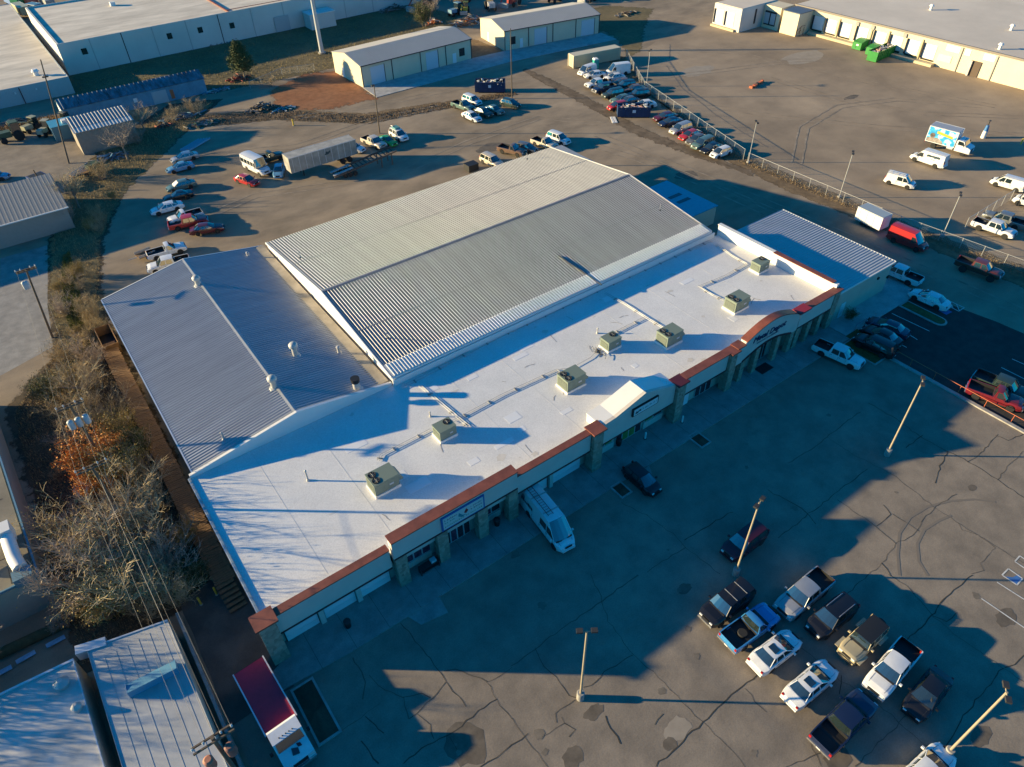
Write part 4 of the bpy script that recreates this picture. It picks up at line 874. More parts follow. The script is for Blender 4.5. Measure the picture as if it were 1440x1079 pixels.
# freight warehouse on the right
e = empty('freight_warehouse', (200, 80, 0), 0, 'huge cream freight warehouse with a row of dock doors and pale gravel roof', 'warehouse')
FX = 172.0
MB().box(-28, 120, -110, 36, 0, 5.2).build('wall', CREAM2, e); MB().box(-27.7, 120, -110, 36, 5.202, 5.3).build('roof', BIGROOF, e); MB().box(-28.06, -27.7, -110, 36, 5.0, 5.45).build('roof_edge', mat('brown_edge', (.22, .19, .16), .7), e)
MB().box(-29.6, -28.01, -2.5, 29.8, 0, .55).build('dock_step', mat('dock_concrete', (.50, .42, .28), .85), e)
def dock(y, w=2.8, z0=1.1, z1=4.0, x=-28.0):
    d = MB().box(x-.08, x-.01, y-w/2, y+w/2, z0, z1).build('dock_door', DOORW, e)
    MB().box(x-.5, x-.02, y+w/2+.02, y+w/2+.2, z0-.1, z1+.1).build('dock_seal', BLACK, d); MB().box(x-.35, x-.02, y-w/2, y+w/2, z0-.35, z0-.1).build('dock_bumper', RUBBER, d)
for y in (28.3, 24.7, 20.7, 16.3, 11.7, 7.6, 3.5, -.4): dock(y)
for y in (22.7, 14.0, 9.7, 1.6): MB().box(-28.25, -28.01, y-.12, y+.12, .6, 4.6).build('downpipe', mat('pipe_tan', (.45, .36, .20), .7), e)
for y in (-7.2, -14.6, -23): MB().box(-28.2, -28.01, y-.1, y+.1, 0, 4.9).build('downpipe', mat('pipe_grey', (.30, .28, .25), .7), e)
for y, w in ((-5.2, 3.0), (-8.4, 1.2), (-13.0, 2.4)): MB().box(-28.08, -28.01, y-w/2, y+w/2, 3.6, 4.8).build('wall_panel', DOORW, e)
wsg = MB().box(-28.1, -28.01, -5.6, -2.6, 1.3, 2.7).build('wall_sign', mat('notice_white', (.66, .60, .50), .7), e); marks_r = random.Random(8)
MB().box(-28.2, -28.01, -12.0, -9.8, 0, 3.0).build('entry', mat('entry_dark', (.09, .06, .04), .7), e); MB().box(-28.6, -28.21, -10.2, -9.8, 0, 3.0).build('entry_door', WALLG, e)
for y in (14, 6, 18): MB().box(-28.3, -28.01, y-.4, y+.4, 4.1, 4.9).build('wall_lamp', KERB, e)
MB().box(-41.5, -28.01, 41.3, 50, 0, 5.3).build('dock_wing', WHITEW, e); MB().box(-41.3, -28.01, 41.5, 49.8, 5.302, 5.4).build('wing_roof', BIGROOF, e)
for y in (48.1, 44.6): d = MB().box(-41.58, -41.51, y-1.3, y+1.3, 1.0, 4.0).build('dock_door', DOORW, e); MB().box(-41.9, -41.51, y+1.32, y+1.5, .9, 4.1).build('dock_seal', BLACK, d)
MB().box(-42.2, -41.52, 42.5, 50, 0, .5).build('dock_step', mat('dock_concrete', (.5, .42, .28), .85), e)
for x in (-36, -32): MB().box(x-.3, x+.3, 41.22, 41.29, 1.2, 4.6).build('slot_window', DTRIM, e)
MB().box(-33, -28.01, 36.1, 41.2, 0, 5.2).build('recess_wall', CREAM2, e); MB().box(-33.1, -33.01, 37.2, 40.6, .8, 4.0).build('dock_surround', BLACK, e)
for y in (38.0, 39.8): MB().box(-33.2, -33.11, y-.7, y+.7, 1.1, 3.6).build('dock_door', mat('dock_grey', (.35, .42, .45), .5), e)
MB().box(-33.6, -28.01, 30.3, 35.0, 0, 5.0).build('dock_office', CREAM2, e); MB().box(-33.7, -28.01, 30.2, 35.1, 5.002, 5.2).build('office_roof', mat('office_roof', (.10, .13, .17), .5), e)
for x, y in ((-25, -13), (-22, -19), (-20, -26), (-10, -8), (-8, 12), (5, 25), (20, -10)):
    MB().lathe([(.35, 5.3), (.3, 6.1), (.6, 6.2), (.3, 6.6)], 10).build('roof_vent', MEMB2, e).location = (x, y, 0)

# ================================================================== VEHICLES
def itp(pts, x):
    if x <= pts[0][0]: return pts[0][1:]
    for a, b2 in zip(pts[:-1], pts[1:]):
        if x <= b2[0]:
            t = (x-a[0])/max(1e-9, b2[0]-a[0]); return tuple(p+(q-p)*t for p, q in zip(a[1:], b2[1:]))
    return pts[-1][1:]

PROTO = {}
def hash_s(t): return sum((i+1)*ord(c) for i, c in enumerate(t))
def make_proto(name, L, W, wb, fo, r, zb, top, cab, bed=None, nose=.74, tail=.82, chrome=False, lamp_z=.70, tail_z=.82, roof_mat=0, tail_tall=.16, step=.11):
    hw = W/2; xf = L/2-fo; xr = xf-wb; R = r+.07
    def wid(x):
        a = min(1.0, (L/2-x)/.85); c = min(1.0, (x+L/2)/.7)
        return hw*min(nose+(1-nose)*sin(a*pi/2), tail+(1-tail)*sin(c*pi/2))
    def zlow(x):
        z = zb+max(0, (abs(x)-L/2+.35))*.25
        for ax in (xf, xr):
            d = abs(x-ax)
            if d < R: z = max(z, r+sqrt(R*R-d*d)-.02)
        return z
    xs = {round(-L/2+i*L/int(L/step), 3) for i in range(int(L/step)+1)} | {round(t[0], 3) for t in top}
    for ax in (xf, xr):
        for s in (-1, -.92, -.7, -.35, 0, .35, .7, .92, 1): xs.add(round(ax+s*R, 3))
    if bed:
        for v in (bed[0]-.004, bed[0]+.004, bed[1]-.004, bed[1]+.004): xs.add(round(v, 3))
    xs = sorted(x for x in xs if -L/2 <= x <= L/2)
    b = MB(); rings = []
    for x in xs:
        w = wid(x); zl = zlow(x); zs, zc = itp(top, x); zl = min(zl, zs-.08)
        inb = bed and bed[0] < x < bed[1]
        h = [(0, zl), (.80*w, zl), (.965*w, zl+.03), (w, zl+.42*(zs-zl)), (.985*w, zl+.8*(zs-zl))]
        if inb: h += [(.965*w, zs), (.87*w, zs), (.86*w, bed[2]), (0, bed[2])]
        else: h += [(.935*w, zs), (.80*w, zs+.65*(zc-zs)), (.42*w, zc-.006), (0, zc)]
        ring = [(x, y, z) for y, z in h]+[(x, -y, z) for y, z in h[-2:0:-1]]
        rings.append((len(b.v), inb)); b.v += ring
    n = 16
    for k in range(len(rings)-1):
        a, c = rings[k][0], rings[k+1][0]; inn = rings[k][1] and rings[k+1][1]; wall = bool(rings[k][1]) != bool(rings[k+1][1])
        for j in range(n):
            mi = 0
            if j in (0, 15): mi = 1
            if (inn or wall) and j in (6, 7, 8, 9): mi = 1
            b.f.append([a+j, a+(j+1) % n, c+(j+1) % n, c+j]); b.m.append(mi)
    b.f.append([rings[0][0]+j for j in range(n)]); b.m.append(0); b.f.append([rings[-1][0]+j for j in range(n-1, -1, -1)]); b.m.append(0)
    parts = []
    glass = []
    # cabin
    B, Rf, z0, z1, w0, w1 = cab['base'], cab['roof'], cab['z0'], cab['z1'], cab['w0']*hw, cab['w1']*hw
    bow = cab.get('bow', .12); nc = 5
    def colx(xe, j, sgn): t = -1+2*j/(nc-1); return xe+sgn*bow*(1-t*t)
    yb = [w0*(-1+2*j/(nc-1)) for j in range(nc)]; yr = [w1*(-1+2*j/(nc-1)) for j in range(nc)]
    crown = cab.get('crown', .05)
    zr = [z1+crown*(1-(-1+2*j/(nc-1))**2) for j in range(nc)]
    for nm, ib, sg, isg in (('windshield', 0, 1, True), ('rear_window', -1, -1, cab.get('rear', True))):
        g = MB(); lo = [(colx(B[ib], j, sg), yb[j], z0) for j in range(nc)]; hi = [(colx(Rf[ib], j, sg*.5), yr[j], zr[j]-.012) for j in range(nc)]
        gi = lo+hi; fs = [(j, j+1, nc+j+1, nc+j) for j in range(nc-1)]
        if isg: g.add(gi, fs); glass.append((nm, g))
        else: b.add(gi, fs, 0)
    # roof
    vs = []; nr = len(Rf); rs = [Rf[0]+(Rf[-1]-Rf[0])*i/4 for i in range(5)]
    for i, x in enumerate(rs):
        for j in range(nc):
            xx = colx(x, j, .5) if i == 0 else (colx(x, j, -.5) if i == 4 else x)
            vs.append((xx, yr[j], zr[j]+(.02 if 0 < i < 4 else 0)))
    b.add(vs, [(i*nc+j, i*nc+j+1, (i+1)*nc+j+1, (i+1)*nc+j) for i in range(4) for j in range(nc-1)], 2 if roof_mat else 0)
    # sides
    flags = cab['glass']
    for s in (-1, 1):
        for k in range(len(B)-1):
            q = [Vector((B[k], s*w0, z0)), Vector((B[k+1], s*w0, z0)), Vector((Rf[k+1], s*w1, z1)), Vector((Rf[k], s*w1, z1))]
            if not flags[k]: b.add(q, [(0, 1, 2, 3)], 0); continue
            def bl(u, v): return (q[0]*(1-u)+q[1]*u)*(1-v)+(q[3]*(1-u)+q[2]*u)*v
            Lb = (q[1]-q[0]).length; Lh = (q[3]-q[0]).length; mu = min(.3, .055/Lb); mv = .07/Lh; v1 = cab.get('gtop', 1-mv); v0 = cab.get('gbot', mv*.6)
            inn = [bl(mu, v0), bl(1-mu, v0), bl(1-mu, v1), bl(mu, v1)]
            for i in range(4): b.add([q[i], q[(i+1) % 4], inn[(i+1) % 4], inn[i]], [(0, 1, 2, 3)], 0)
            g = MB(); g.add([p+Vector((0, -s*.012, 0)) for p in inn], [(0, 1, 2, 3)]); glass.append(('side_window', g))
        b.tube([(B[0]-.01, s*w0, z0-.02), (Rf[0]-.01, s*w1, z1-.01)], .032, 5); b.tube([(B[-1]+.01, s*w0, z0-.02), (Rf[-1]+.01, s*w1, z1-.01)], .035, 5)
    PROTO[name] = dict(L=L, W=W, xf=xf, xr=xr, r=r, body=b.mesh(name+'_body', [P['white'], BLACK, BLACK], 38),
                       glass=[(nm, g.mesh(name+'_'+nm, GLASS)) for nm, g in glass], extra=[])
    ex = PROTO[name]['extra']
    ww = hw*nose
    for s in (-1, 1):
        zt = itp(top, L/2-.1)[0]; yc = ww*.70
        ex.append(('headlight', MB().box(L/2-.36, L/2-.015, s*yc-.15, s*yc+.15, zt-.13, zt+.02).mesh('headlight', LAMPG), None))
        ex.append(('taillight', MB().box(-L/2-.02, -L/2+.12, s*hw*tail*.86-.09, s*hw*tail*.86+.09, tail_z-tail_tall/2, tail_z+tail_tall/2).mesh('taillight', TAIL), None))
        ex.append(('mirror', MB().box(B[0]-.35, B[0]-.2, s*(hw+.02) if s > 0 else s*(hw+.22), s*(hw+.22) if s > 0 else s*(hw+.02), z0+.0, z0+.16).mesh('mirror', [P['white']]), 'paint'))
    tr = MB()
    for s in (-1, 1):
        for x in [B[0]-.12]+list(B[1:-1]): tr.box(x-.009, x+.009, s*hw*.985-.012, s*hw*.985+.02*.6, zb+.16, z0-.02)
        tr.box(xr+R+.02, xf-R-.02, s*hw*.975-.02, s*hw*.975+.03*.6, zb+.02, zb+.11)
        for x in list(B[1:-1])[:2]: tr.box(x+.06, x+.24, s*hw*.99-.01, s*hw*.99+.035*.6, z0-.14, z0-.10)
        q = [(x, s*hw*.66*min(1, wid(x)/hw), itp(top, x)[1]-.01+.005) for x in [B[0]+.25+(L/2-.35-B[0]-.25)*k/4 for k in range(5)]]
        tr.tube(q, .009, 4)
    zc_ = itp(top, B[0]+.12)[1]; tr.box(B[0]+.0, B[0]+.17, -w0*.86, w0*.86, zc_-.06, zc_+.004)
    tr.tube([(B[0]+.16, -.1, zc_+.02), (B[0]-.1, .45, z0+.12)], .009, 4)
    ex.append(('trim', tr.mesh('trim', DTRIM), None))
    ex.append(('number_plate', MB().box(-L/2-.105, -L/2-.092, -.16, .16, zb+.2, zb+.3).mesh('number_plate', MEMB2), None))
    ex.append(('grille', MB().box(L/2-.05, L/2+.012, -ww*.52, ww*.52, lamp_z-.16, lamp_z+.06).mesh('grille', BLACK), None))
    bm = CHROME if chrome else None
    ex.append(('bumper', MB().box(L/2-.12, L/2+.08, -ww*.98, ww*.98, zb+.12, zb+.32).mesh('bumper', bm or P['white']), None if chrome else 'paint'))
    ex.append(('bumper', MB().box(-L/2-.09, -L/2+.1, -hw*tail*.98, hw*tail*.98, zb+.14, zb+.33).mesh('bumper', bm or P['white']), None if chrome else 'paint'))
    T = Matrix.Rotation(pi/2, 4, 'X'); wt = .115
    PROTO[name]['tyre'] = MB().lathe([(r*.62, -wt), (r*.94, -wt), (r, -wt*.7), (r, wt*.7), (r*.94, wt), (r*.62, wt)], 18, 0, T).mesh('tyre', RUBBER, 40)
    PROTO[name]['rim'] = MB().lathe([(r*.63, -wt*.92), (r*.58, -wt*.7), (r*.2, -wt*.85), (r*.2, wt*.85), (r*.58, wt*.7), (r*.63, wt*.92)], 14, 0, T).mesh('rim', RIM, 40)

make_proto('sedan', 4.85, 1.85, 2.8, .95, .335, .22,
           [(-2.43, .62, .66), (-2.36, .86, .90), (-1.75, .99, 1.04), (-.9, .96, .98), (.9, .94, .96), (1.1, .93, .98), (1.8, .84, .90), (2.25, .72, .76), (2.43, .55, .58)],
           dict(base=[1.15, .05, -.85, -1.75], roof=[.28, -.05, -.75, -1.05], z0=.93, z1=1.42, w0=.87, w1=.66, glass=[1, 1, 1]))
make_proto('coupe', 4.6, 1.8, 2.65, .95, .33, .2,
           [(-2.3, .6, .64), (-2.2, .84, .88), (-1.6, .95, .98), (-.8, .92, .94), (.7, .90, .92), (1.0, .88, .93), (1.7, .80, .86), (2.1, .68, .72), (2.3, .52, .55)],
           dict(base=[.95, -.35, -1.6], roof=[.1, -.35, -.85], z0=.89, z1=1.31, w0=.86, w1=.64, glass=[1, 1]))
make_proto('suv', 4.85, 1.92, 2.85, .92, .37, .30,
           [(-2.43, .72, .74), (-2.36, 1.02, 1.04), (-1.2, 1.08, 1.09), (.9, 1.05, 1.07), (1.1, 1.04, 1.12), (1.9, .97, 1.04), (2.28, .86, .90), (2.43, .62, .64)],
           dict(base=[1.2, .15, -.85, -2.25], roof=[.5, .1, -.85, -1.95], z0=1.05, z1=1.70, w0=.89, w1=.70, glass=[1, 1, 1]), tail_z=1.0, lamp_z=.82, tail_tall=.35)
make_proto('large_suv', 5.25, 2.0, 3.0, .98, .40, .36,
           [(-2.62, .8, .82), (-2.56, 1.12, 1.14), (-1.2, 1.18, 1.19), (1.0, 1.15, 1.17), (1.15, 1.14, 1.22), (2.1, 1.08, 1.16), (2.5, .98, 1.02), (2.62, .7, .72)],
           dict(base=[1.2, .1, -.95, -2.5], roof=[.6, .1, -.95, -2.3], z0=1.15, z1=1.88, w0=.90, w1=.74, glass=[1, 1, 1]), tail_z=1.15, lamp_z=.92, tail_tall=.4, chrome=True)
make_proto('hatch', 4.3, 1.8, 2.6, .88, .33, .22,
           [(-2.15, .62, .64), (-2.08, .95, .97), (-1.0, 1.0, 1.01), (.9, .97, .99), (1.1, .96, 1.0), (1.75, .86, .91), (2.02, .74, .77), (2.15, .55, .57)],
           dict(base=[1.2, .1, -.8, -2.0], roof=[.3, .05, -.75, -1.55], z0=.97, z1=1.5, w0=.87, w1=.68, glass=[1, 1, 1]), tail_z=.95, tail_tall=.25)
def pk(name, L, base, roof, glass, bed0, bed1, lift=0.0, r=.39):
    z = .36+lift; s = lift
    make_proto(name, L, 2.0, L*.61, .98, r+lift*.25, z,
               [(-L/2, 1.02+s, 1.03+s), (bed0-.02, 1.13+s, 1.13+s), (base[-1], 1.13+s, 1.14+s), (base[0]-.05, 1.10+s, 1.12+s), (base[0]+.12, 1.09+s, 1.18+s), (L/2-.55, 1.04+s, 1.12+s), (L/2-.12, .95+s, .99+s), (L/2, .68+s, .70+s)],
               dict(base=base, roof=roof, z0=1.09+s, z1=1.78+s, w0=.90, w1=.73, glass=glass, crown=.04), bed=(bed0, bed1, .78+s), chrome=True, lamp_z=.88+s, tail_z=.95+s, tail_tall=.3, nose=.9, tail=.96)
pk('pickup_crew', 5.75, [1.35, .3, -.65, -.85], [.75, .25, -.6, -.72], [1, 1, 0], -2.8, -.95)
pk('pickup_regular', 5.35, [1.1, .1, -.12], [.5, .05, -.02], [1, 0], -2.6, -.25)
pk('pickup_lifted', 5.75, [1.35, .3, -.65, -.85], [.75, .25, -.6, -.72], [1, 1, 0], -2.8, -.95, .3, .42)
make_proto('cargo_van', 5.6, 2.0, 3.5, .9, .37, .30,
           [(-2.8, .8, .81), (-2.76, 1.2, 1.21), (1.6, 1.2, 1.21), (1.85, 1.17, 1.24), (2.5, 1.02, 1.08), (2.72, .85, .88), (2.8, .62, .64)],
           dict(base=[1.95, .75, -.3, -2.72], roof=[1.0, .72, -.3, -2.62], z0=1.18, z1=2.35, w0=.96, w1=.84, glass=[1, 0, 0], gtop=.62, rear=False, crown=.07), tail_z=1.3, tail_tall=.4, lamp_z=.88)
make_proto('long_van', 7.2, 2.05, 4.3, 1.0, .37, .32,
           [(-3.6, .85, .86), (-3.56, 1.25, 1.26), (2.2, 1.25, 1.26), (2.45, 1.2, 1.28), (3.2, 1.02, 1.08), (3.5, .85, .88), (3.6, .62, .64)],
           dict(base=[2.72, 1.35, .2, -1.0, -3.5], roof=[1.55, 1.25, .2, -1.0, -3.4], z0=1.22, z1=2.65, w0=.95, w1=.79, glass=[1, 1, 0, 0], gtop=.58, rear=False, crown=.10, bow=.2), tail_z=1.4, tail_tall=.4, lamp_z=.9, nose=.66)
make_proto('low_van', 4.7, 1.85, 2.95, .9, .34, .24,
           [(-2.35, .7, .71), (-2.3, 1.05, 1.06), (1.2, 1.05, 1.06), (1.45, 1.02, 1.08), (2.0, .92, .97), (2.25, .78, .8), (2.35, .56, .58)],
           dict(base=[1.5, .45, -.5, -2.25], roof=[.75, .4, -.5, -2.15], z0=1.04, z1=1.85, w0=.94, w1=.80, glass=[1, 1, 0], gtop=.8, crown=.05), tail_z=1.1, tail_tall=.4, lamp_z=.8)
make_proto('jeep', 4.3, 1.75, 2.7, .65, .41, .42,
           [(-2.15, 1.0, 1.01), (-.9, 1.12, 1.13), (.6, 1.12, 1.14), (.75, 1.14, 1.2), (1.9, 1.08, 1.16), (2.08, 1.05, 1.1), (2.15, .75, .77)],
           dict(base=[.65, -.2, -1.0, -2.05], roof=[.42, -.2, -1.0, -2.0], z0=1.12, z1=1.84, w0=.92, w1=.80, glass=[1, 1, 1], bow=.03, crown=.03), roof_mat=1, lamp_z=.98, tail_z=1.0, nose=.82, tail=.95)
make_proto('short_bus', 6.2, 2.2, 3.7, .9, .40, .38,
           [(-3.1, .9, .91), (-3.05, 1.4, 1.41), (1.5, 1.4, 1.41), (1.75, 1.2, 1.28), (2.7, 1.08, 1.14), (3.0, .9, .93), (3.1, .65, .67)],
           dict(base=[1.7, .9, 0, -.9, -1.9, -3.0], roof=[1.35, .9, 0, -.9, -1.9, -2.95], z0=1.36, z1=2.7, w0=.97, w1=.92, glass=[1, 1, 1, 1, 1], gtop=.6, gbot=.08, crown=.1), tail_z=1.4, lamp_z=.9)

def by_wheels(rw, fw, half, ax):
    """pose from the ground contacts of the two wheels on the camera's side"""
    a, b2 = G(*rw), G(*fw); d = (b2-a).normalized(); n = Vector((-d.y, d.x, 0))
    if n.dot((a+b2)/2) < 0: n = -n
    return (a+b2)/2+n*half-d*ax, d
def vehicle(kind, rear, front, col, label, cat, group=None, z=.6, extra=None):
    pr = PROTO[kind]
    if len(rear) == 3: c, d = by_wheels(rear[:2], front[:2], pr['W']/2-.1, (pr['xf']+pr['xr'])/2); a, b2 = c-d, c+d
    else: a, b2 = G(rear[0], rear[1], z), G(front[0], front[1], z); c = (a+b2)/2
    e = empty(kind if kind in ('jeep', 'short_bus', 'sedan', 'coupe', 'suv', 'large_suv', 'cargo_van', 'long_van') else {'hatch': 'hatchback', 'low_van': 'small_van', 'pickup_crew': 'pickup_truck', 'pickup_regular': 'pickup_truck', 'pickup_lifted': 'pickup_truck'}[kind], (c.x, c.y, 0.02), atan2(b2.y-a.y, b2.x-a.x), label, cat, group)
    rs = random.Random(hash_s(label)); e.scale = (rs.uniform(.965, 1.03), rs.uniform(.97, 1.02), rs.uniform(.96, 1.04))
    m = P[col]
    link(pr['body'], 'body', e, mats=[m, None, None])
    for nm, g in pr['glass']: link(g, nm, e)
    for nm, me, mm in pr['extra']: link(me, nm, e, mats=[m] if mm else None)
    for x in (pr['xf'], pr['xr']):
        for s in (-1, 1):
            w = link(pr['tyre'], 'wheel', e, (x, s*(pr['W']/2-.13), pr['r'])); link(pr['rim'], 'rim', w)
    if extra: extra(e, pr)
    return e

# extras
def sunroof(e, pr): MB().box(-.72, -.12, -.36, .36, 1.47, 1.505).build('sunroof', GLASS, e)
def roof_rails(e, pr):
    for s in (-1, 1): MB().tube([(.3, s*.6, 1.72), (.1, s*.6, 1.79), (-1.5, s*.6, 1.79), (-1.7, s*.6, 1.74)], .025, 6).build('roof_rail', CHROME, e)
def rack_bars(e, pr):
    for x in (-.2, -1.4): MB().box(x-.025, x+.025, -.68, .68, 1.94, 1.965).build('roof_bar', GALVP, e)
def jeep_x(e, pr):
    w = link(pr['tyre'], 'spare_wheel', e, (-2.3, 0, 1.15), (0, 0, pi/2)); link(pr['rim'], 'rim', w)
    for s in (-1, 1):
        for x in (pr['xf'], pr['xr']): MB().box(x-.55, x+.55, s*.95-.14, s*.95+.14, .93, .99).build('fender', P['tan'], e)
    for s in (-1, 1): MB().tube([(.55, s*.55, 1.2), (1.0, s*.55, 1.21)], .02, 5).build('hood_latch', BLACK, e)
    MB().tube([(2.3, -.6, .75), (2.42, 0, .8), (2.3, .6, .75)], .05, 8).build('bull_bar', BLACK, e)
def ladder_rack(e, pr):
    b = MB()
    for y in (-.55, -.05): b.tube([(-3.3, y, 2.95), (1.1, y, 2.95)], .035, 6)
    for k in range(15): b.tube([(-3.2+k*.3, -.55, 2.95), (-3.2+k*.3, -.05, 2.95)], .022, 5)
    b.build('ladder', mat('fibreglass_red', (.35, .09, .09), .6), e)
    for x in (-3.1, -1.4, .6): MB().box(x-.03, x+.03, -.82, .82, 2.80, 2.9).build('roof_bar', GALVP, e)
    b = MB(); rr_ = random.Random(2)
    for k in range(7): x = -2.9+.28*k; b.box(x, x+.2, -.965, -.955, 1.55, 1.75+.25*rr_.random())
    b.build('lettering', INK, e); MB().lathe([(.22, -.005), (.22, .005)], 12, 0, Matrix.Translation((-2.6, -.93, 2.1)) @ Matrix.Rotation(pi/2-.12, 4, 'X')).build('emblem', INKT, e)
    for y in (-.5, .5): MB().box(2.75, 2.95, y-.22, y+.22, 1.2, 1.235).build('hood_vent', BLACK, e)
def van_rack(e, pr):
    for x in (.2, -.8, -1.8): MB().box(x-.03, x+.03, -.75, .75, 1.98, 2.02).build('roof_bar', GALVP, e)
    for y in (-.5, 0): MB().tube([(.6, y, 2.07), (-2.2, y, 2.07)], .04, 6).build('ladder_rail', ALU, e)
def van_letter(e, pr):
    rr_ = random.Random(5); b = MB()
    for k in range(9): x = -1.9+.24*k; b.extr([(x, 1.55+.2*rr_.random()), (x+.2, 1.6), (x+.12, 1.95+.15*rr_.random()), (x-.03, 1.9)], .93, .965, 'y')
    for k in range(4): x = -1.2+.16*k; b.box(x, x+.1, .965, .975, 1.25, 1.36)
    b.build('lettering', INK, e)
def hood_logo(e, pr): pass
def blue_bed(e, pr): pass
def roof_box(e, pr): MB().box(-1.5, -.1, -.5, .5, 1.77, 2.05).build('roof_box', mat('box_teal', (.08, .25, .25), .6), e); MB().tube([(-1.9, -.4, 2.05), (-1.2, -.4, 2.1)], .06, 6).build('roof_tube', MEMB2, e)
def white_glass(e, pr): MB().add([(1.2, -.72, .98), (1.3, 0, .98), (1.2, .72, .98), (.36, .58, 1.44), (.40, 0, 1.48), (.36, -.58, 1.44)], [(0, 1, 4, 5), (1, 2, 3, 4)]).build('sun_shade', MEMB2, e)

